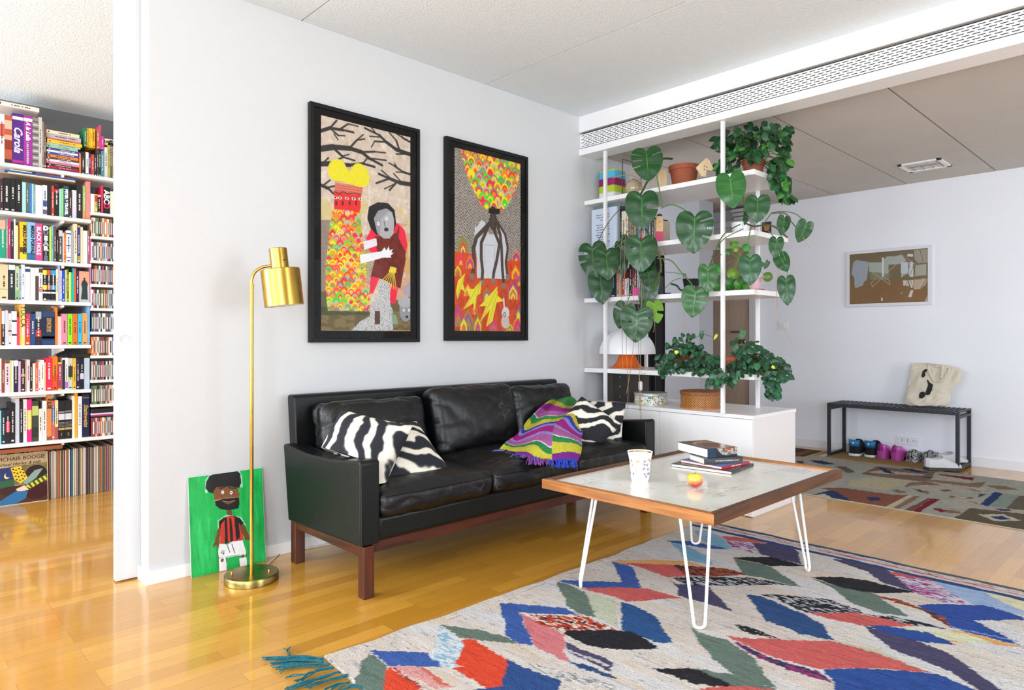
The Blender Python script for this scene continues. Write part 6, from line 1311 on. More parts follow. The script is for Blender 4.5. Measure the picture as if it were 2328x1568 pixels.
def xrow(entries, X, z, shelfname, dep=.17):
    lastY = None; names = [hexn(e[3]) for e in entries]
    for i, (pa, pb, ty, col) in enumerate(entries):
        ya_ = at(pa, 768, X=X).y; yb_ = at(pb, 768, X=X).y
        if lastY is not None: ya_ = min(ya_, lastY-.0006)
        if ya_-yb_ < .004: yb_ = ya_-.004
        lastY = yb_; zt2 = zof((pa+pb)/2, ty, X, (ya_+yb_)/2)
        mb = book_x(X, yb_, ya_, z, zt2, dep, col, r_)
        lb_ = f"{names[i]} book spine {('right of a '+names[i-1]+' one') if i else 'at the left end'} on the {shelfname}"
        o = mb.build('book', BK, origin=(X+dep/2, (ya_+yb_)/2, z)); tag(o, uniq(lb_, f"{names[i]} book, {ORDN[i]} from the wall, {shelfname}"), 'book', 'books on the '+shelfname)
X2 = 3.80
a = at(1345, 478, X=3.765); b = at(1402, 462, X=3.765); z1_ = a.z
bk = thing('book', 'large pale blue book with printed text facing out at the second board end', 'book', (3.78, (a.y+b.y)/2, SZ[1]), 0)
yA_, yB_ = min(a.y, 3.135), b.y
obj('cover', MB().box(3.765, 3.785, yB_, yA_, SZ[1], z1_), mat('pale_blue_cover', 'c5d0e2', .5), bk, bevel=.001); obj('back_board', MB().box(3.7855, 3.79, yB_-.012, yA_, SZ[1], z1_+.028), mat('grey_green_cover', '6c7f7c', .5), bk)
INK = mat('printed_ink', '2a2c38', .7); Mf = lambda y, z, X=3.7645: frame3((X, y, z), Vector((0, -1, 0)), Vector((0, 0, 1)), Vector((-1, 0, 0)))
ym = (yA_+yB_)/2+.01
for k, s_ in enumerate(['Mystery - Style That', 'breathes the history', 'into life.', '', 'Mystery is a Fashion', 'with a Nordic feel', 'who combines names', 'and accessories, a', 'fashion in a fresh way', 'The book features', 'the north for a', 'fashion and historical']):
    if s_: txt(s_, .0145, INK, Mf(ym, z1_-.045-k*.0175), bk, 'cover_text')
xrow([(1405, 1410, 478, '26282e'), (1410, 1413, 468, '1e2c4c'), (1413, 1422, 480, 'e8dcc0'), (1422, 1428, 482, 'ece8de'), (1429, 1432, 488, '7c3c2c'), (1432, 1436, 492, 'b49c84'), (1436, 1441, 492, '2c3c34'), (1441, 1446, 490, 'c8a480'), (1446, 1450, 495, '34343c'), (1450, 1455, 494, '7ca4b8'), (1455, 1460, 498, 'a83c3c'), (1460, 1467, 492, 'd8d0c4'), (1467, 1474, 497, '3c6c9c'), (1474, 1480, 497, '5c7c74'), (1480, 1486, 494, '2c3448'), (1486, 1491, 498, 'b4a894')], X2, SZ[1], 'second board of the plant shelf')
dl = S(1499, 3.80, SZ[1]); dll = thing('wooden_doll', 'flat wooden doll with black hair and pink dress at the book row end', 'figure', dl)
def dm(pts, m, nm, d0, d1): obj(nm, MB().prism(pts, d0, d1, lambda u, v, d: dl+Rv*u+Fv*d+Vector((0, 0, v))), m, dll, bevel=.0008)
dm([(-.026, 0), (.026, 0), (.024, .075), (-.024, .075)], mat('pink_paint', 'd24a72', .6), 'dress', -.008, .008); dm([(-.022, .0755), (.022, .0755), (.024, .15), (.015, .178), (-.015, .178), (-.024, .15)], mat('skin_paint', 'e8c08c', .6), 'face', -.008, .008)
dm([(-.020, .179), (.020, .179), (.010, .192), (-.010, .192)], DARK, 'hair', -.008, .008); dm([(-.004, .140), (.004, .140), (.004, .143), (-.004, .143)], DARK, 'eye', -.0092, -.0082); dm([(-.004, .105), (.008, .103), (.008, .105), (-.004, .107)], mat('lip_paint', 'b8503c', .6), 'mouth', -.0092, -.0082)
xrow([(1346, 1353, 640, '2f62b4'), (1354, 1370, 625, '2a4a7c'), (1371, 1385, 618, '24448c'), (1386, 1401, 612, '17344c'), (1401, 1408, 606, 'c98c6c'), (1408, 1411, 612, 'd8d4d0'), (1411, 1414, 610, '202024'), (1414, 1420, 618, 'c44430'), (1420, 1424, 634, 'ecebea'), (1424, 1430, 632, 'b8bcc0'), (1430, 1437, 600, '1c1c24'), (1437, 1442, 612, '8c2430'), (1442, 1448, 612, '3c2c34'), (1448, 1454, 615, 'c8c4c4'), (1454, 1460, 616, '2c3034'), (1460, 1468, 620, '5c6c7c'), (1468, 1476, 625, '26302c')], X2, SZ[2], 'third board of the plant shelf')
p = S(1448, 3.75, SZ[2]); tag(MB().box(3.745, 3.785, p.y-.034, p.y+.034, SZ[2], SZ[2]+.052).build('box', mat('pink_card', 'e0489c', .6), bevel=.001, origin=(3.765, p.y, SZ[2])), 'small bright pink box before the books on the third board', 'box')
bp = S(1572, 3.93, SZ[2]); bpt = thing('watering_can', 'glossy black embossed pot with green spout on the third board', 'watering can', bp)
BG = mat('black_glaze', '121416', .12, coat=.6, bump=.5, bscale=45)
obj('body', MB().lathe([(0, 0), (.040, 0), (.044, .01), (.056, .095), (.059, .098), (.059, .104), (.054, .104), (.048, .02), (0, .02)], bp, 36, caps=False), BG, bpt, smooth=True, angle=50)
sp_ = [bp-Rv*.044+Vector((0, 0, .03)), bp-Rv*.075+Vector((0, 0, .035)), bp-Rv*.095+Vector((0, 0, .06)), bp-Rv*.13+Vector((0, 0, .072)), bp-Rv*.135+Vector((0, 0, .078))]
obj('spout', MB().tube(smooth_path(sp_, 6), .006, 10), mat('dark_green_metal', '2c4a3c', .35, .3), bpt, smooth=True); obj('handle', MB().tube(smooth_path([bp-Rv*.045+Vector((0, 0, .10)), bp-Rv*.055+Vector((0, 0, .125)), bp-Rv*.045+Vector((0, 0, .14)), bp-Rv*.035+Vector((0, 0, .118)), bp-Rv*.045+Vector((0, 0, .10))], 5), .0028, 8), BG, bpt, smooth=True)
p = S(1518, 3.85, SZ[2]); tag(MB().lathe([(0, 0), (.022, 0), (.024, .006), (.020, .016), (0, .018)], p, 20).build('trinket', mat('dark_blue_enamel', '202c5c', .3), smooth=True, origin=p), 'small dark blue lidded trinket on the third shelf board', 'ornament')
p = S(1612, 4.02, SZ[1]); tag(MB().lathe([(0, .002), (.024, .002), (.027, .01), (.030, .075), (.032, .11), (.030, .11), (.027, .07), (.023, .012), (0, .010)], p, 24, caps=False).build('vase', mat('clear_glass', 'c8d4d8', .05, trans=.7, coat=.5), smooth=True, origin=p), 'small clear glass vase on the second board behind the big leaf', 'vase')
p = S(1706, 4.0, SZ[1]); tag(MB().lathe([(0, .0), (.020, .0), (.024, .02), (.022, .075), (.014, .09), (0, .092)], p, 20).build('ornament', mat('dusty_pink', 'b8a09c', .7), smooth=True, origin=p), 'small dusty pink ornament right of the white pot', 'ornament')
p = S(1743, 4.12, SZ[1]); cdv = thing('picture_card', 'small dark card with an orange shape at the second board end', 'card', p); obj('card', MB().box(4.118, 4.122, p.y-.030, p.y+.030, SZ[1], SZ[1]+.105), mat('dark_card', '20222c', .5), cdv); obj('shape', MB().lathe([(.02, 0), (.018, .001), (0, .0015)], (4.1175, p.y, SZ[1]+.066), 18, M=Matrix.Rotation(-PI/2, 4, 'Y')), mat('orange_ink', 'c45a24', .5), cdv)
# lamp
lc = Vector((3.955, 2.925, SZ[3])); dl_ = thing('table_lamp', 'table lamp with white dome shade and orange trumpet base on the lowest board', 'lamp', lc)
ORG = mat('orange_lacquer', 'ec6a14', .3, coat=.3); OPAL = mat('opal_shade', 'ecebef', .3, emit=('ffffff', .04))
obj('base', MB().lathe([(.128, 0), (.128, .004), (.108, .010), (.088, .028), (.072, .055), (.060, .09), (.052, .13), (.044, .17), (0, .171)], lc, 48), ORG, dl_, smooth=True, angle=60)
pr = [(.196, .101), (.200, .101), (.200, .108)]+[(.200*math.cos(a), .108+.175*math.sin(a)) for a in [PI/2*k/14 for k in range(1, 15)]]
obj('shade', MB().lathe(pr+[(0, .278)]+[(.196*math.cos(a), .105+.17*math.sin(a)) for a in [PI/2*(13-k)/14 for k in range(0, 14)]], lc, 56, caps=False), OPAL, dl_, smooth=True, angle=60)
stem(dl_, [(1466, 843, 3.95), (1462, 860, 4.20), (1455, 885, 4.22), (1455, 912, 4.22)], 4.2, .0022, mat('white_cord', 'd9d8d4', .5), 'cord')
# cabinet top
zc = CABZ; p = S(1368, 3.90, zc); xb0, xb1 = 3.86, 4.10; yb1 = at(1362, 900, X=3.83).y; yb1 = min(yb1, 3.12)
DBM = mat('dark_brown_card', '3f3732', .6); db = thing('drawer_box', 'dark brown miniature chest with three drawers on the white cabinet', 'box', (3.98, yb1-.11, zc))
obj('body', MB().box(3.872, 4.10, yb1-.245, yb1, zc, zc+.215), DBM, db, bevel=.002)
for k in range(3):
    zz = zc+.008+k*.069; d_ = obj('drawer', MB().box(3.866, 3.872, yb1-.24, yb1-.10, zz, zz+.064), mat('drawer_front', '2c2826', .4), db, bevel=.0015); obj('knob', MB().lathe([(.003, 0), (.003, .006), (.006, .009), (.005, .013), (0, .014)], (3.866, yb1-.17, zz+.032), 14, M=Matrix.Rotation(-PI/2, 4, 'Y')), CH, d_, smooth=True)
tc = S(1479, 3.90, zc); tn = thing('tin', 'round floral tin on the white cabinet beside the drawer box', 'tin', tc); R_ = .110
cv = Canvas(2*PI*R_, .062, 300, 28, 'dfe0da')
rr = np.random.RandomState(4)
for k in range(260):
    x, y = rr.rand()*cv.w, rr.rand()*cv.h; cv.ell(x, y, .002+.004*rr.rand(), .003+.005*rr.rand(), ['c9b92c', '4a8a3c', '3c5c9c', 'ece8dc', 'b8604c', '7aa05c', 'd8c84c'][rr.randint(7)], rr.rand()*3)
mb = cv.mesh(lambda u, v: (tc.x+R_*math.cos(u*2*PI), tc.y+R_*math.sin(u*2*PI), zc+.002+(1-v)*.062)); obj('body', mb, cmat('printed_tin', .3, coat=.3), tn, smooth=True, angle=180)
obj('lid', MB().lathe([(R_+.002, .060), (R_+.003, .064), (R_+.003, .078), (R_, .081), (R_*.9, .079), (0, .083)], tc, 56), mat('lid_metal', 'b9bdb8', .3, .4), tn, smooth=True, angle=50); obj('base_rim', MB().lathe([(R_-.002, 0), (R_+.002, 0), (R_+.002, .005), (R_, .005)], tc, 48), mat('lid_metal'), tn, smooth=True)
rc = S(1592, 3.93, zc); rb = thing('rattan_box', 'round woven rattan box with lid on the white cabinet', 'basket', rc); R_ = .125
cv = Canvas(2*PI*R_, .075, 420, 44, 'b9762f'); U, V = cv.U, cv.V; a_ = (U/.0155 + V/.0155); b_ = (U/.0155 - V/.0155)
cv.fill(((a_ % 1) < .58) & ((b_ % 1) < .58), '24160c'); cv.fill((((a_ % 1)-.7)**2+((b_ % 1)-.7)**2) < .02, 'd89a50')
mb = cv.mesh(lambda u, v: (rc.x+R_*math.cos(u*2*PI), rc.y+R_*math.sin(u*2*PI), zc+.012+(1-v)*.075)); obj('weave', mb, cmat('rattan', .45, coat=.2), rb, smooth=True, angle=180)
RTN = mat('rattan_band', 'b06a24', .4, var=.15, vscale=40)
obj('lower_band', MB().lathe([(R_-.004, 0), (R_+.003, 0), (R_+.003, .013), (R_, .014)], rc, 56), RTN, rb, smooth=True); obj('lid', MB().lathe([(R_+.002, .086), (R_+.005, .088), (R_+.005, .108), (R_-.004, .113), (R_*.6, .118), (0, .120)], rc, 56), mat('rattan_lid', '8a5526', .5, var=.4, vscale=120), rb, smooth=True, angle=50)
# hanging cable switch
cbl = thing('cable', 'brown lamp cable with white inline switch hanging from the lowest board', 'cable', at(1456, 870, X=3.70))
obj('cord', MB().tube(smooth_path([at(1452, 850, X=3.72), at(1455, 868, X=3.70), at(1456, 900, X=3.70), at(1457, 940, X=3.70), at(1460, 1000, X=3.70)], 5), .0020, 6), BROOT, cbl, smooth=True)
q = at(1456, 877, X=3.695); obj('switch', roundbox(q, (.020, .026, .062), .008, 6), mat('white_cord'), cbl, smooth=True)
# dark curtain in the hallway
cv_ = MB().grid(lambda u, v: Vector((5.2+.025*math.sin(u*26+.6*math.sin(v*3)), 3.44+u*.42, .02+v*1.88)), 80, 24)
tag(cv_.build('curtain', mat('black_curtain_cloth', '15161b', .8), smooth=True, angle=180, solid=.004, origin=(5.2, 3.6, 0)), 'black curtain hanging in the hallway behind the plant shelf', 'curtain')
tag(MB().tube([(5.2, 3.40, 1.92), (5.2, 5.45, 1.92)], .009, 10).build('curtain_rod', DARK, smooth=True, origin=(5.2, 3.6, 1.92)), 'dark rod holding the hallway curtain', 'rod')
# wall cornice strips above the hall door
mb = MB()
for k in range(3): mb.box(6.46-.03*k, 6.56, 3.19, 3.43, 2.262+.036*k, 2.292+.036*k)
struct('trim_3', mb, mat('door_frame_paint'), bevel=.002)
# ---------------------------------------------------------------- library bookcase in the next room
YS = 5.20; BX0, BXM, BX1 = .25, 1.087, 1.55
BCW = mat('bookcase_white', 'ecebea', .5)
bc = thing('bookcase', 'white wall-filling bookcase with narrow disc rack in the next room', 'bookcase', ((BX0+BX1)/2, 5.38, 0))
def zsh(y100): return CAMZ + (768-y100)/FOC*(YS/(.7217+.4809*1.0)*1.0) if False else CAMZ+(768-y100)/354.1
ZS = [zsh(y) for y in (382, 488, 593, 684, 784.5, 889, 1003)]          # tops of the seven long boards
for i, z in enumerate(ZS):
    obj('shelf_board', MB().box(BX0, BX1 if i in (0, 6) else BXM, YS, 5.50, z-.022, z), BCW, bc, bevel=.001)
ZC = []
for y in (487, 540, 594.5, 647.5, 701, 754, 807.5, 862, 916.5):
    z = CAMZ + (768-y)/333.; ZC.append(z); obj('rack_board', MB().box(BXM+.002, BX1, YS, 5.42, z-.018, z), BCW, bc, bevel=.001)
obj('upright', MB().box(BX1, BX1+.02, YS, 5.54, 0, 2.60), BCW, bc)
xr = at(124, 768, Y=5.53).x
obj('wall_rail', MB().box(xr-.012, xr+.012, 5.535, 5.559, .3, 2.45), BCW, bc)
for z in ZS: obj('bracket', MB().prism([(5.535, z-.023), (5.215, z-.023), (5.215, z-.036), (5.535, z-.075)], xr-.012, xr+.0, lambda u, v, d: (d, u, v)), BCW, bc)
YB = 5.235
PXB = lambda px: at(px, 768, Y=YB).x
TW_ = mat('title_white', 'f4f2ee', .5); TBK = mat('title_black', '1c1c20', .5); TGD = mat('title_gold', 'c9a45c', .4); TOR = mat('title_red', 'c8402c', .5); TBL = mat('title_blue', '2c6ca8', .5); TPK = mat('title_pink', 'e0305c', .5)
def MY(x, z, down=True):
    """text frame on a spine facing -Y; down: reads from top to bottom"""
    return frame3((x, YB-.0009, z), Vector((0, 0, -1)), Vector((1, 0, 0)), Vector((0, -1, 0))) if down else frame3((x, YB-.0009, z), Vector((1, 0, 0)), Vector((0, 0, 1)), Vector((0, -1, 0)))
rb_ = random.Random(11)
def brow(f, z, shelf, ents, xstart=None, onfloor=None):
    last = -9; names = []
    for e in ents: names.append(e[4].get('name', hexn(e[3])) if len(e) > 4 and isinstance(e[4], dict) else hexn(e[3]))
    for i, e in enumerate(ents):
        px0, _ = f(e[0], e[2]); px1, py = f(e[1], e[2]); o_ = e[4] if len(e) > 4 else {}
        x0 = max(PXB(px0), last+.0005); x1 = PXB(px1)
        if x1-x0 < .0045: x1 = x0+.0045
        last = x1; zt = zof((px0+px1)/2, py, (x0+x1)/2, YB); zb = o_.get('z', z); zt = max(zt, zb+.04)
        dep = o_.get('dep', rb_.uniform(.13, .20)); col = e[3]; mb = MB().box(x0, x1, YB, YB+dep, zb, zt, col=col)
        h = zt-zb; w_ = x1-x0
        if 'bands' in o_:
            for c, a, b in o_['bands']: mb.add([(x0+w_*.02, YB-.0004, zb+h*a), (x1-w_*.02, YB-.0004, zb+h*a), (x1-w_*.02, YB-.0004, zb+h*b), (x0+w_*.02, YB-.0004, zb+h*b)], [(0, 1, 2, 3)], 0, c)
        if not o_.get('plain') and 'txt' not in o_: spine_marks(mb, lambda u, v: Vector((x0+u, YB-.0006, zb+v)), w_, h, col, rb_)
        n_ = names[i]; t_ = f"{n_} {'wide' if w_ > .045 else 'thin' if w_ < .016 else ''} book".replace('  ', ' ')
        l_ = f"{t_} {('between ' + ('other '+n_+' ones' if names[i-1] == n_ == (names[i+1] if i+1 < len(names) else '') else names[i-1]+' and '+names[i+1]+' ones')) if 0 < i < len(ents)-1 else ('at the left end' if i == 0 else 'at the right end')}, {shelf}"
        alt = f"{t_}, {ORDN[min(i, 27)]} from the left, {shelf}"
        if 'label' in o_: l_ = o_['label']; alt = l_
        if 'txt' in o_:
            b_ = thing('book', uniq(l_, alt), 'book', ((x0+x1)/2, YB+dep/2, zb), 0, 'books, '+shelf); obj('cover', mb, BK, b_)
            for s_, sz, mt_, u, v, dn, kw in o_['txt']: txt(s_, sz, mt_, MY(x0+w_*u, zb+h*v, dn), b_, 'title', **kw)
        else:
            b_ = tag(mb.build('book', BK, origin=((x0+x1)/2, YB+dep/2, zb)), uniq(l_, alt), 'book', 'books, '+shelf)
def hbook(f, x0, x1, y0, y1, col, label, d0=.0, zfix=None, dep=.18, mk=True):
    a = f(x0, y0); b = f(x1, y1); X0 = PXB(a[0]); X1 = PXB(b[0]); xm = (X0+X1)/2
    zt = zof((a[0]+b[0])/2, (a[1]+f(x0, y0)[1])/2, xm, YB); zb_ = zof(0, b[1], xm, YB)
    if zfix: zb_, zt = zfix
    mb = MB().box(X0, X1, YB+d0, YB+dep, zb_, zt, col=col)
    if mk: spine_marks(mb, lambda u, v: Vector((X0+v, YB+d0-.0005, zb_+u)), zt-zb_, X1-X0, col, rb_)
    return tag(mb.build('book', BK, origin=(xm, YB+.1, zb_)), uniq(label, label+', thinner one'), 'book', 'books lying flat in the bookcase')
FA = lambda x, y: (x/6.03, 240+y/6.03); FB = lambda x, y: (x/7.126, 480+y/7.126); FC = lambda x, y: (x/7.126, 680+y/7.126); FD = lambda x, y: (x/5.6, 880+y/5.6)
K_ = {}
sh1 = 'top shelf of the bookcase'
brow(FA, ZS[0], sh1, [(-70, -10, 110, 'd8d0c8'), (-8, 60, 115, 'f3ece2', {'bands': [('d8604c', .55, .8)]}), (62, 165, 135, 'b8573c', {'bands': [('d8b49c', .72, .9), ('8c3424', .3, .5), ('e0a888', .5, .6), ('3c2c28', .02, .1)], 'plain': 1, 'name': 'patterned rust'}),
 (168, 322, 110, '552480', {'label': 'wide dark purple book with white script title on the top shelf', 'txt': [('Carola', .060, TW_, .5, .50, True, {'script': True, 'bold': .0012})], 'bands': [('f4f2ee', .88, .94), ('c02c8c', .05, .10)], 'plain': 1}),
 (324, 445, 140, '9c3498', {'label': 'bright purple book with white title right of the dark purple one', 'txt': [('A la Laila', .033, TW_, .5, .70, True, {'script': True, 'bold': .001}), ('LAILA KINNUNEN', .017, TW_, .45, .27, True, {})], 'bands': [('f4f2ee', .89, .95)], 'plain': 1}),
 (447, 528, 165, '8a8682', {'bands': [(c, .06+.065*k, .09+.065*k) for k, c in enumerate(['c8c4c0', '5c5856']*7)], 'plain': 1}), (530, 575, 160, 'c9c5bd'), (577, 600, 220, '8c867c'), (602, 632, 265, '6b4a42'),
 (1088, 1110, 655, 'e0783a'), (1112, 1170, 640, '2a2a2c'), (1174, 1214, 640, 'f0eee6'), (1216, 1250, 670, '6a1c5c'), (1252, 1290, 670, 'c9502e'), (1292, 1325, 670, '2b2140'), (1328, 1352, 600, '4a4640'), (1353, 1385, 610, '2c2c30'), (1386, 1430, 620, '4f8f96'), (1432, 1475, 570, 'e0d8d4'), (1478, 1508, 480, 'b8b45c'), (1510, 1535, 480, '6c6444'), (1537, 1570, 490, '8c8060')])
zt1 = zof(45, FA(0, 118)[1], .75, YB)
hbook(FA, -40, 538, 45, 140, 'ece4d6', 'long cream book lying on the tall books at the top left', zfix=(ZS[0]+.362, ZS[0]+.388), dep=.26)
x0_, x1_ = 642, 1080; zz = ZS[0]; cols = ['8c82c8', 'b52a24', '3c3438', 'd887ac', 'e8e6ea', '5a3c30', 'e0873c', '3a4a9c', 'ece8f0', '4b3f8c', '8fcaa0', 'b9c0c4', 'f2c42c', 'e07858', 'b9b2c0', 'ecd9b4']
hs = [.016, .015, .015, .015, .015, .013, .018, .014, .014, .015, .018, .013, .020, .014, .026, .022]
for k, (c, h_) in enumerate(zip(cols, hs)):
    hbook(FA, x0_+rb_.randint(-10, 14), x1_+rb_.randint(-14, 30) + (20 if k > 11 else 0), 0, 0, c, f"{hexn(c)} book in the flat pile on the top shelf, {ORDN[k]} from the bottom", d0=rb_.uniform(0, .012), zfix=(zz, zz+h_-.0005)); zz += h_
ztop2 = ZS[0]+.192
brow(FA, ztop2, 'standing on the low books, top shelf', [(1150, 1185, 305, '1f7a4c', {'z': ztop2}), (1188, 1212, 308, 'b88820', {'z': ztop2}), (1214, 1240, 310, 'f0b51e', {'z': ztop2}), (1242, 1262, 312, 'f5d83a', {'z': ztop2}), (1264, 1305, 318, 'f0a818', {'z': ztop2}), (1325, 1362, 320, 'b86c54', {'z': ztop2}), (1364, 1385, 268, 'e0447c', {'z': ztop2}), (1387, 1425, 420, 'c83c9c', {'z': ztop2})])
for k, (c, h_) in enumerate((('f0c878', .014), ('6c4c6c', .013), ('e8dcc0', .013))): hbook(FA, 1436, 1600, 0, 0, c, f"{hexn(c)} book in the small flat pile at the top right", zfix=(ZS[0]+.228+.0145*k, ZS[0]+.228+.0145*k+h_))
BKB = '1e1d20'
brow(FA, ZS[1], 'second shelf of the bookcase', [(-60, 2, 1000, '7c5c6c'), (4, 42, 1000, '3a2030'), (46, 138, 990, BKB, {'bands': [('f0f0f0', .0, .0)]}), (142, 212, 1000, BKB), (216, 300, 1005, BKB), (303, 355, 1050, 'a4dcdc', {'plain': 1}), (357, 395, 1055, '5c6a50'), (397, 435, 1065, '3b74b8', {'plain': 1}), (437, 460, 1070, 'a0d4ec', {'plain': 1}), (462, 483, 1080, '7c9c9c'), (486, 584, 1090, 'f3f1ec', {'plain': 1}), (588, 646, 1090, 'dcdce8', {'bands': [('4c5c9c', .3, .5), ('6c5c7c', .05, .2)]}), (650, 704, 1085, '26262a', {'plain': 1}), (706, 742, 1100, 'c8422c'), (745, 808, 1095, '222224', {'bands': [('c82c5c', .78, .88)]}), (811, 842, 1140, '9cd6c0', {'plain': 1}), (844, 871, 1135, '8ed08c', {'plain': 1}),
 (875, 941, 1105, '2c5468', {'label': 'dark teal book with stacked white capitals on the second shelf', 'txt': [('PETER & TRAVEL', .023, TW_, .5, .5, True, {'bold': .0015})]}), (946, 985, 1180, '4a342c'), (990, 1048, 1160, 'd6d6e2', {'plain': 1}), (1052, 1130, 1095, '2a2a2a'), (1134, 1176, 1100, 'a8b46c', {'bands': [('d89c5c', .0, .25)]}), (1180, 1238, 1040, 'd98c84', {'plain': 1})])
zz = ZS[1]+.2415
for a, b, c, h_, l_ in ((-40, 1035, 'c8a888', .005, 'long beige folder lying on the second shelf books, bottom of its pile'), (110, 1030, 'e8e4e0', .006, 'long white folder in the flat pile above the second shelf books'), (75, 1045, '1d5a94', .011, 'long blue book in the flat pile above the second shelf books'), (490, 1010, '9c4a5c', .006, 'dark pink book atop the flat pile above the second shelf books'), (140, 440, 'e8dcc0', .006, 'short cream booklet atop the flat pile above the second shelf books')):
    hbook(FA, a, b, 0, 0, c, l_, zfix=(zz, zz+h_-.0005), dep=.24, mk=False); zz += h_ if l_[0] != 'd' else 0
brow(FA, ZC[0]+.0, 'small compartment above the disc rack', [(1242, 1294, 1210, 'f4f2ec', {'plain': 1}), (1300, 1335, 1215, 'e8d05c', {'bands': [('d83c2c', .6, .95)]}), (1338, 1384, 1222, '2c2222', {'bands': [('e8b8a8', .88, 1.0)]}), (1388, 1415, 1100, 'e0325c', {'plain': 1}), (1420, 1505, 1120, '1e1e20', {'label': 'black book with big letters ABCD in the small compartment', 'txt': [('ABC', .048, TW_, .45, .64, True, {'bold': .0015}), ('D', .048, TPK, .45, .30, True, {'bold': .0015})]}), (1510, 1570, 1175, 'ecead0', {'plain': 1})])
brow(FB, ZS[2], 'third shelf of the bookcase', [(-60, -2, 140, 'a04848'), (0, 90, 140, '1f9a78', {'bands': [('f0a890', .76, .99)]}), (95, 130, 125, '8f8a84'), (135, 172, 120, 'c42c6a'), (176, 222, 170, '2c2a2e'), (225, 250, 125, 'e8e6e8', {'plain': 1}), (252, 292, 230, 'f2d89c', {'plain': 1}), (294, 314, 260, '7a4a34', {'plain': 1}),
 (318, 432, 175, 'f0bc20', {'label': 'wide yellow book with black name down its spine, third shelf', 'txt': [('MIKKO PORVALI', .025, TBK, .68, .54, True, {'bold': .0012})], 'bands': [('6c4c18', .06, .26), ('f8dc60', .55, .92)] if False else [('5c4418', .20, .34), ('f0c834', .0, .18)]}), (436, 572, 180, '84bce8', {'label': 'wide light blue book with black name down its spine, third shelf', 'txt': [('MIKKO PORVALI', .025, TBK, .66, .54, True, {'bold': .0012})], 'bands': [('2c6c94', .02, .20)]}),
 (576, 688, 200, 'd6488a', {'label': 'pink book with white title right of the light blue one, third shelf', 'txt': [('BLACK HOLE', .031, TW_, .45, .54, True, {'bold': .001})]}),
 (690, 796, 225, '26282c', {'label': 'dark book with large stacked letters on the third shelf', 'txt': [(c_, .037, m_, .5, .91-.138*k, False, {'bold': .003}) for k, (c_, m_) in enumerate((('D', TW_), ('U', mat('title_grey', '6c7484', .5)), ('E', TW_), ('A', mat('title_pale', 'aab4c0', .5)), ('R', TW_), ('I', mat('title_grey')), ('E', mat('title_grey'))))]}),
 (800, 829, 250, 'c4e03c', {'plain': 1}), (832, 865, 245, '6fc0c8'), (873, 910, 245, '6b4a44'), (916, 948, 345, '2a2a2a'), (950, 1013, 300, '4a4a4a', {'bands': [('c8c4c0', .8, .98)]}), (1015, 1034, 350, 'e8e0dc', {'plain': 1}), (1036, 1070, 350, 'e0722c'), (1073, 1150, 312, 'f2f0e8', {'bands': [('3c5ca0', .88, .92), ('3c5ca0', .52, .55), ('3c5ca0', .16, .19)]}), (1153, 1193, 325, 'a8a8b4', {'plain': 1}), (1196, 1250, 205, 'ecdcb8'), (1256, 1300, 230, '3a3480', {'bands': [('e0a040', .95, 1.0), ('9c9c3c', .05, .2)]}), (1303, 1344, 255, 'e8d8b4', {'plain': 1}), (1348, 1413, 315, 'f2f0ea', {'plain': 1}), (1416, 1453, 310, '8c6068'), (1457, 1484, 420, 'd8408c', {'plain': 1})])
bnd = lambda c: [(c, .81, .96), (c, .36, .50), ('f0f0f0', .24, .29), ('f0f0f0', .03, .045)]
brow(FB, ZS[3], 'fourth shelf of the bookcase', [(-70, -3, 860, 'e0d8c0'), (0, 128, 860, 'd8c49c', {'bands': [('3c3c38', .30, .31)]}), (135, 243, 868, '262e38', {'bands': [('f0eeee', .86, 1.0)]}), (246, 310, 890, 'b8c89c', {'bands': [('8cb06c', .0, .3)]}), (313, 343, 930, '9cb4d4'), (346, 400, 865, 'f2f0ee'), (404, 488, 900, 'f5f3f1', {'bands': [('2c4c7c', .85, .94)], 'plain': 1}), (494, 568, 915, 'efebe9', {'plain': 1}), (572, 625, 915, 'e8e4e2', {'bands': [('4c444c', .02, .75)]}), (630, 690, 915, 'f4f2f2', {'bands': [('5c3c44', .85, .98), ('c83c44', .32, .36), ('c83c44', .28, .31), ('c83c44', .38, .41)]}),
 (693, 760, 930, '222224', {'bands': bnd('f2dc2c'), 'name': 'black and yellow'}), (763, 823, 932, '222224', {'bands': bnd('e8583c'), 'name': 'black and red'}), (826, 903, 935, '222224', {'bands': bnd('2ca4dc'), 'name': 'black and blue'}), (907, 943, 940, 'ece0b8'), (946, 972, 885, 'b4b4e0', {'plain': 1}), (974, 1003, 960, 'd0ccdc'), (1006, 1054, 965, '2250c8'), (1057, 1083, 950, 'e8e46c'), (1086, 1114, 935, '5c6c2c'), (1117, 1149, 985, 'f0e46c', {'plain': 1}), (1152, 1176, 990, '22c478', {'plain': 1}), (1178, 1199, 920, '28b4c4', {'plain': 1}), (1202, 1230, 925, 'd86434', {'plain': 1}), (1233, 1278, 965, '4a2050'),
 (1282, 1450, 975, 'b9bcb4', {'dep': .025, 'label': 'book facing out with a dark standing figure, fourth shelf right end', 'plain': 1, 'name': 'salmon', 'bands': [('e6a486', .56, 1.0), ('2a3438', .08, .52), ('b9bcb4', .08, .0801)] if False else [('e6a486', .56, 1.0)]}), (1458, 1482, 905, 'd890b8', {'plain': 1})])
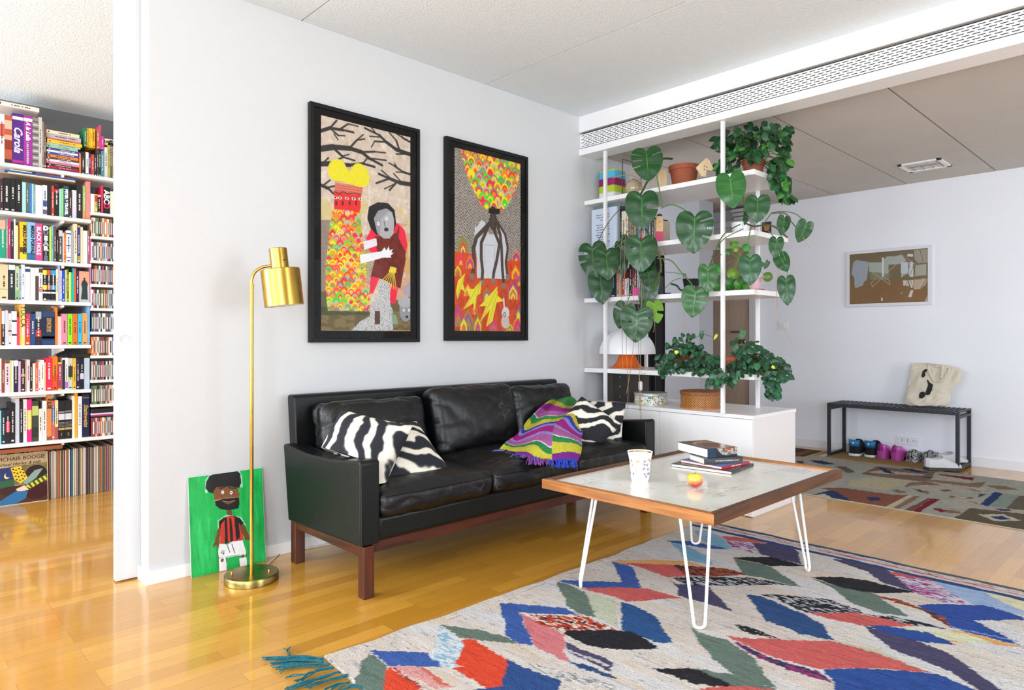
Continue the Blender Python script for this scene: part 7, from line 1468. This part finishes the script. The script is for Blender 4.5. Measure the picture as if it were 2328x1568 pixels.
# figure printed on the facing-out cover
xf = PXB(1366/7.126); zf = ZS[3]
obj('cover_figure', MB().prism([(-.020, .02), (.020, .02), (.016, .10), (.020, .125), (.010, .145), (.004, .150), (.006, .165), (-.006, .165), (-.004, .150), (-.012, .142), (-.018, .12), (-.012, .09)], 0, .0003, lambda u, v, d: (xf+u, YB-.0008-d, zf+v)), mat('figure_ink', '27343a', .6), [o for o in C.objects if o.get('label', '').startswith('book facing out with')][0])
brow(FC, ZS[4], 'fifth shelf of the bookcase', [(-60, -24, 140, '5c3c34'), (-20, 22, 140, 'e07a40', {'plain': 1}), (26, 78, 190, '24242a', {'bands': [('dad6dc', .62, 1.0)]}), (82, 130, 180, 'c8c8d4', {'plain': 1}), (134, 186, 230, 'ecebee', {'bands': [('c83c54', .42, .48)]}), (190, 272, 195, 'f1eff1', {'bands': [('3c4448', .68, .74), ('3c4448', .28, .34)], 'plain': 1}), (275, 315, 290, 'e03c58', {'plain': 1}), (318, 345, 85, 'e8b04c', {'plain': 1}), (347, 402, 80, 'e8d47c', {'label': 'pale yellow book with black capitals on the fifth shelf', 'txt': [('YUCCA', .040, TBK, .5, .70, True, {})], 'bands': [('d8d4c8', .25, .42)]}), (406, 488, 235, 'cc3a4c', {'bands': [('c8502c', .0, .3)]}), (492, 572, 235, '23487c'), (576, 672, 200, '2c2c34', {'bands': [('a8acb4', .78, 1.0), ('b83c2c', .25, .45)]}),
 (676, 888, 200, '2a4470', {'label': 'very wide navy book with gold title panel on the fifth shelf', 'bands': [('1d2844', .34, .84), ('1d2844', .15, .32), ('c9a45c', .20, .26)], 'plain': 1, 'txt': [('Mika Waltari', .016, TGD, .67, .60, True, {}), ('SINUHE', .027, TGD, .55, .60, True, {'bold': .0005}), ('EGYPTILÄINEN', .013, TGD, .42, .60, True, {})]}), (893, 932, 130, 'e0822c', {'plain': 1}), (936, 996, 280, 'f4c4c4', {'plain': 1}), (1000, 1090, 235, 'e88ca4'), (1096, 1174, 235, '8ce02c'), (1180, 1254, 235, 'f0741c'), (1262, 1326, 235, '3cbce8'), (1334, 1414, 225, 'e8a45c'), (1417, 1456, 115, '7cb0dc', {'plain': 1})])
brow(FC, ZS[5], 'sixth shelf of the bookcase', [(-50, 24, 960, 'e4e0d8'), (28, 74, 985, '8c3c2c'), (77, 163, 1040, 'e8c8d4'), (167, 192, 995, 'c8d08c', {'plain': 1}), (194, 218, 992, 'ece8e0', {'plain': 1}), (222, 293, 990, '26262e', {'bands': [('ecdcec', .82, 1.0)]}), (297, 335, 1005, 'd0a8d8', {'plain': 1}), (338, 408, 990, '3c2824', {'bands': [('c8803c', .48, .57)]}), (411, 432, 1000, 'c8b098', {'plain': 1}), (435, 484, 980, 'e8ccd0'), (488, 526, 1020, '2a2020'), (529, 572, 1040, 'ece4d0', {'plain': 1}), (576, 618, 1020, 'd85844'), (622, 657, 1020, 'ece8de'), (660, 714, 985, 'f0ece4'), (716, 740, 1020, 'e8c08c', {'plain': 1}), (744, 848, 955, 'e02c4c'), (852, 934, 930, 'f07c1c', {'bands': [('e0501c', .0, .45)]}), (940, 1003, 1020, 'a83c60', {'bands': [('f0c434', .94, 1.0), ('f0c434', .0, .06)]}),
 (1007, 1053, 955, 'e4e4e0', {'bands': [('26262a', .02, .95)]}), (1056, 1103, 950, 'ecebe8', {'bands': [('a06cc0', .05, .25)]}), (1106, 1175, 955, 'c8c4b8', {'bands': [('3c343c', .4, .75), ('b8d04c', .3, .42)]}), (1180, 1230, 950, 'e8b43c', {'bands': [('ece4d0', .0, .999)] if False else []}), (1236, 1292, 950, '28203c'), (1296, 1358, 945, '1c1c30', {'bands': [('c8c8dc', .32, .50)]}), (1364, 1452, 950, 'b4c4d4', {'plain': 1})])
hbook(FC, 1175, 1460, 0, 0, '26221e', 'black notebook with cream pages lying on the sixth shelf books', zfix=(ZS[5]+.207, ZS[5]+.238), mk=False)
v12 = [('d8d8d8', .72, .725), ('d8d8d8', .69, .70), ('d4d4dc', .50, .66), ('d8d8d8', .43, .435), ('d8d8d8', .395, .40), ('d8d8d8', .36, .365), ('d8d8d8', .325, .33), ('c9a45c', .24, .29)]
brow(FD, ZS[6], 'seventh shelf of the bookcase', [(-60, -22, 300, 'd8d0c8'), (-20, 16, 300, '7cc8cc', {'plain': 1}), (18, 72, 295, '1c2c3c'), (75, 126, 290, '26202a', {'bands': [('d83c5c', .35, .65)]}), (130, 192, 205, '1e1e20'), (196, 246, 145, 'c0c4d4', {'plain': 1}), (250, 293, 180, '26262a'), (296, 342, 155, 'dcd8d8'), (345, 403, 155, 'e0287c', {'bands': [('f0d05c', .3, .75)]}), (407, 490, 175, '3c4438', {'bands': [('b8c46c', .64, .88), ('2c302c', .1, .35)], 'plain': 1}), (494, 538, 275, 'e4dcd4'), (541, 593, 175, 'f0eee8'),
 (597, 656, 95, 'd8864c', {'label': 'tall orange-brown book with dark capitals on the seventh shelf', 'txt': [('KILSE', .028, TBK, .45, .80, True, {'bold': .001})], 'bands': [('8c5030', .0, .08)]}), (660, 697, 170, 'c86454', {'bands': [('2c6ca8', .45, .85)]}), (700, 740, 165, 'e8d8a4', {'bands': [('a84c54', .0, .32)]}), (743, 824, 172, '202024', {'label': 'black book with white label, first volume, seventh shelf', 'bands': v12, 'txt': [('1', .026, TGD, .5, .12, False, {})]}), (828, 914, 165, '202024', {'label': 'black book with white label, second volume, seventh shelf', 'bands': v12, 'txt': [('2', .026, TGD, .5, .12, False, {})]}),
 (918, 950, 110, 'ece8dc', {'plain': 1}), (952, 988, 75, 'e8a82c', {'plain': 1}), (992, 1042, 115, 'e8e8f0'), (1046, 1140, 85, '1a2246', {'label': 'tall navy book with gold script title on the seventh shelf', 'txt': [('Steinweiss', .036, TGD, .5, .5, True, {'script': True, 'bold': .0008})], 'bands': [('c9a45c', .92, .925), ('c9a45c', .905, .91)]})])
hbook(FD, 150, 590, 0, 0, 'e4e0dc', 'flat white book lying across the seventh shelf books', zfix=(ZS[6]+.283, ZS[6]+.297), mk=False)
# compact discs, one group per rack row
cdc = ['c8c4c0', '26262a', 'e8e6e2', '5c5c60', '8c3c44', '3c5c8c', 'd8b89c', '9c9c94', '404048', 'b04c5c', 'e4dcd0', '6c7c4c', '1c1c20', 'a8b8c8', '7c5c48', 'f0eeea', 'd87c3c', '2c4c5c']
def disc(x0, x1, z, h, d0, col, lb_, g_):
    mb = MB().box(x0, x1, YS+.012+d0, YS+.14, z, z+h, col=col)
    if x1-x0 > .007: mb.add([(x0+(x1-x0)*.3, YS+.0116+d0, z+h*.15), (x0+(x1-x0)*.7, YS+.0116+d0, z+h*.15), (x0+(x1-x0)*.7, YS+.0116+d0, z+h*.8), (x0+(x1-x0)*.3, YS+.0116+d0, z+h*.8)], [(0, 1, 2, 3)], 0, 'e8e6e2' if sum(lin(col)) < 1 else '3a3a40')
    tag(mb.build('compact_disc', BK, origin=((x0+x1)/2, YS+.08, z)), lb_, 'compact disc', g_)
zrows = ZC[1:] + [ZS[6]]
for j, z in enumerate(zrows):
    x = BXM + .006; g_ = f"compact discs in the {ORDN[j]} rack row"; k = 0
    end = 1.262
    while x < end:
        w_ = .0102 if rb_.random() < .9 else .020
        disc(x, x+w_-.0006, z, .125+rb_.uniform(-.002, .001), rb_.uniform(0, .006), rb_.choice(cdc), f"upright disc case in the {ORDN[j]} row from the top of the narrow rack", g_); x += w_
# flat cases on the bottom rack row
zz = ZS[6]+.128
for k, (c, h_) in enumerate((('26262a', .009), ('b03c7c', .010), ('d8d4e0', .010))):
    tag(MB().box(BXM+.004, 1.235, YS+.012, YS+.15, zz, zz+h_-.0005, col=c).build('disc_case', BK, origin=(1.16, YS+.08, zz)), f"{hexn(c)} disc case lying flat on the lowest rack row", 'disc case', 'flat disc cases on the lowest rack row'); zz += h_
tag(MB().box(BXM+.004, 1.225, YS+.012, YS+.16, zz, zz+.028).build('case', mat('black_case', '1a1a1c', .5), bevel=.004, origin=(1.16, YS+.08, zz)), 'flat black case on top of the lowest rack row', 'case')
# records standing on the floor
lpc = ['e4dccc', '2c2c30', 'b8a890', 'd8d0c4', '4c6c7c', '8c3c34', 'c89c7c', '3c4c3c', 'e8e4dc', 'a09080', '5c4438', 'b03c34', '6c5c8c', '1c2c4c', 'd8d49c', '3c7ca8', 'cdb9a0', 'f0ece6', '746c5c', 'c8785c']
x = at(112, 768, Y=YS+.05).x; i = 0
seq = ['8c5c54', '3c4c4c', 'c8c8c0', 'a89c88', 'd0c8bc', 'b09c84', 'e0dcd4', 'c09888', '9c8c74', '7c8c7c', 'c8703c', '8c2c2c', 'd8b098', '3c4434', '5c6c4c', '2c2c30', 'b0a890', 'c03030', '54407c', 'e8d0b4', '2c2428', 'c88c68', 'b8846c', '8c9c8c', 'e4ddcc', '2a2a2e', '4c5c8c', '3c7ca8', '2c3c5c', 'e0dc9c', 'b8b48c', 'c8bcc8', 'e4dcd8', '1e1e20', 'd4d0b8', '3c2c38', 'a89888', 'c8bc94', 'd0c0a0', 'b8a088', 'e4dcd8', 'ecdcd4', 'e8d8c8', 'd8c4b8', '34586c', '2c3438', '8c2c4c', '5c544c', '2a2624', '8c8474', 'c8c0b4']
while x < 1.275:
    c = seq[i % len(seq)]; w_ = rb_.uniform(.0035, .0062); h_ = .312 + rb_.uniform(-.004, .003)
    mb = MB().box(x, x+w_-.0003, YS+.05+rb_.uniform(-.006, .006), YS+.36, 0.001, h_, col=c)
    tag(mb.build('record', BK, origin=(x+w_/2, YS+.2, 0)), 'record sleeve standing in the long row on the floor under the bookcase', 'record', 'records on the floor under the bookcase'); x += w_; i += 1
tag(MB().box(.30, .93, YS+.02, YS+.30, .326, .352).build('box', wood('brown_box', '7c4024', 'a4603c', .5, 0, 3), bevel=.002, origin=(.6, YS+.1, .326)), 'flat brown wooden box lying over the records beneath the lowest board', 'box')
x = .26; hidden = 0
while x < .93:
    tag(MB().box(x, x+.009, YS+.10, YS+.34, .001, .318, col=rb_.choice(['efece6', 'd8d4cc', '2c2c30'])).build('record', BK, origin=(x, YS+.2, 0)), 'record behind the leaning picture sleeve, only its top edge showing', 'record', 'records behind the picture sleeve'); x += .0125
# the record sleeve facing out (plain generic artwork)
aL = at(0, 1151, Z=0); aR = at(110.5, 1137, Z=0); yS = min((aL.y+aR.y)/2, 5.235); xR = aR.x; Ws = .315
sl_ = thing('record_sleeve', 'record sleeve with hand-lettered title and bold colour shapes leaning on the records', 'record', (xR-Ws/2, yS, 0)); tl = math.atan2(.03, .31)
def SV(u, v, d=0): return Vector((xR-Ws+u, yS + (Ws-v)*math.sin(tl) - d*math.cos(tl), (Ws-v)*math.cos(tl)+.0005+d*math.sin(tl)*-1+.001))
cv = Canvas(Ws, Ws, 170, 170, 'b49a74'); q = Ws/1.; E_ = lambda a, b, c, d, e, r=0: cv.ell(a*q, b*q, c*q, d*q, e, r)
cv.poly([(0, .27*q), (.40*q, .25*q), (.44*q, .62*q), (0, .66*q)], '26356a'); cv.poly([(0, .52*q), (.42*q, .50*q), (.44*q, .66*q), (0, .70*q)], '2c5c3c'); cv.poly([(.40*q, .25*q), (q, .22*q), (q, .62*q), (.44*q, .62*q)], '7c7444')
cv.fill((cv.noise(.03, .03, 3, 2) > .2) & (cv.U > .4*q) & (cv.V < .6*q) & (cv.V > .24*q), '66603a', .7)
cv.poly([(0, .66*q), (q, .60*q), (q, q), (0, q)], '4a2a20'); E_(.36, .72, .17, .09, '3a2224'); E_(.80, .78, .22, .16, '3c1418'); E_(.80, .44, .19, .18, '2c1c1c')
cv.poly([(.38*q, .27*q), (.55*q, .25*q), (.66*q, .50*q), (.54*q, .60*q), (.44*q, .50*q)], 'f2c02c')
for k in range(15): E_(.42+.05*(k % 4)+.02*(k//4), .30+.07*(k//4)+.02*(k % 2), .018, .014, '26243c')
cv.poly([(.58*q, .58*q), (.78*q, .36*q), (.92*q, .34*q), (.80*q, .52*q), (.64*q, .64*q)], '86a096'); cv.poly([(.62*q, .66*q), (q, .46*q), (q, .56*q), (.70*q, .72*q)], 'f0c834')
for k in range(5): cv.line([((.68+.07*k)*q, (.62-.035*k)*q), ((.72+.07*k)*q, (.69-.035*k)*q)], .006, '1f5a34')
cv.poly([(.46*q, .70*q), (.60*q, .64*q), (.68*q, .74*q), (.50*q, .76*q)], 'e4ccb0'); cv.poly([(.20*q, .90*q), (.46*q, .74*q), (.66*q, .76*q), (.62*q, .90*q), (.44*q, q), (.18*q, q)], '2a6a9c'); E_(.32, .42, .045, .055, 'f0e08c'); E_(.34, .40, .042, .05, '26356a')
cv.fill(np.maximum(np.abs(cv.U/Ws-.5), np.abs(cv.V/Ws-.5)) > .49, 'e8dcc0')
obj('printed_face', cv.mesh(lambda u, v: SV(u*Ws, v*Ws, .0018)), cmat('sleeve_print', .35, coat=.2), sl_)
bmb = MB(); bmb.add([SV(u, v, d) for d in (-.0015, .0015) for v in (0, Ws) for u in (0, Ws)], [(0, 2, 3, 1), (4, 5, 7, 6), (0, 1, 5, 4), (2, 6, 7, 3), (0, 4, 6, 2), (1, 3, 7, 5)]); obj('sleeve', bmb, mat('sleeve_card', 'e0d4b8', .6), sl_)
MS = lambda u, v: frame3(SV(u, v, .0024), Vector((1, 0, 0)), Vector((0, math.sin(tl), math.cos(tl))), Vector((0, -1, 0)))
txt('ARMCHAIR BOOGIE', .034, TBK, MS(Ws*.50, .030), sl_, 'title', sx=.95); txt('Michael Hurley & pals', .027, TBK, MS(Ws*.50, .062), sl_, 'title', script=True)

# ---------------------------------------------------------------- books on the coffee table
def flat_book(name, label, c, ex, L, Wd, th, col, pagecol='f2ede2', spine_txt=None, cover=None, spine='long'):
    """c = near corner of spine; ex = direction along the spine; pages show on the short near end"""
    ex = Vector(ex).normalized(); ey = Vector((-ex.y, ex.x, 0)); ez = Vector((0, 0, 1)); c = Vector(c)
    t = thing(name, label, 'book', c + ex*L/2 + ey*Wd/2); F = frame3(c, ex, ey, ez); q = .0018
    mb = MB().box(0, L, 0, Wd, 0, q, M=F).box(0, L, 0, Wd, th-q, th, M=F).box(0, L, -.0005, q*1.3, 0, th, M=F)
    obj('cover', mb, mat('cover_'+col, col, .3, coat=.2), t, bevel=.0006); obj('pages', MB().box(.003, L-.003, q*1.3, Wd-.003, q, th-q, M=F), mat('pages_'+pagecol, pagecol, .8), t)
    if spine_txt:
        for s_, sz, u, m_ in spine_txt: txt(s_, sz, m_, F @ frame3((L*u, -.0009, th/2), Vector((1, 0, 0)), Vector((0, 0, 1)), Vector((0, -1, 0))), t, 'title')
    return t, F
def corner(px, py, z): return at(px, py, Z=z)
za = TT
# bottom: spine from (1663,1079) to (1722,1055)
a = corner(1664, 1079, za); b = corner(1720, 1057, za); t_, F_ = flat_book('book', 'thin black book at the bottom of the table pile, white page edges', a, b-a, .265, .30, .014, '1c1c20', spine_txt=[('DESIGN CLASSICS', .006, .45, mat('dim_title', '8c8478', .5))])
za += .0142; a = corner(1641, 1067, za); b = corner(1705, 1054, za); t_, F_ = flat_book('book', 'blue book with red spine, second from bottom of the table pile', a, b-a, .225, .235, .012, 'b02c38', spine_txt=[('EX-LIBRIS - MARGINALIA', .0075, .5, TW_)])
obj('front_cover', MB().box(.002, .223, .010, .233, .01195, .0124, M=F_), mat('blue_cover', '3c6cc0', .3, var=.35, vscale=30), t_)
za += .0126; a = corner(1601, 1056, za); b = corner(1714, 1050, za); t_, F_ = flat_book('book', 'black hardback with small white title, second from top of the table pile', a, b-a, .205, .14, .028, '14161a', spine_txt=[("BUTCHER'S CROSSING", .0085, .50, TW_), ('JOHN WILLIAMS', .0055, .80, TW_)])
za += .0283; a = corner(1609, 1041, za); b = corner(1697, 1034, za); t_, F_ = flat_book('book', 'thick book with dark swirling cover on top of the table pile', a, b-a, .170, .24, .042, '23303a')
cvb = Canvas(.17, .24, 90, 120, '26262a'); U, V = cvb.U, cvb.V
cvb.ell(.10, .10, .085, .10, 'a89c90'); cvb.ell(.095, .10, .065, .080, '23282c'); cvb.ell(.105, .08, .045, .055, 'c23a24'); cvb.ell(.10, .11, .040, .06, '1e2426'); cvb.ell(.15, .05, .030, .04, 'b4aa9c'); cvb.fill(cvb.noise(.01, .01, 4, 3) > .6, '5c544c', .6); cvb.fill((U < .035), '1d4a66', .7)
obj('cover_art', cvb.mesh(lambda u, v: F_ @ Vector((u*.17, (v)*.24, .0424))), cmat('glossy_cover', .2, coat=.4), t_)
cvb = Canvas(.17, .042, 90, 24, '23303a'); cvb.poly([(.05, 0), (.17, 0), (.17, .03), (.12, .036), (.08, .03)], 'b5aca2'); cvb.fill((cvb.U > .05) & (cvb.noise(.008, .008, 6, 2) > .3), '3c3430', .8); cvb.fill(cvb.U < .045, '1c3c54'); cvb.poly([(.10, 0), (.14, 0), (.13, .012), (.11, .010)], 'b8402c')
obj('spine_art', cvb.mesh(lambda u, v: F_ @ Vector((u*.17, -.0012, .042-v*.042))), cmat('glossy_cover'), t_)
for k, s_ in enumerate(('TUNTEMATON', 'TARINOITA', 'SANOISTA')): pass
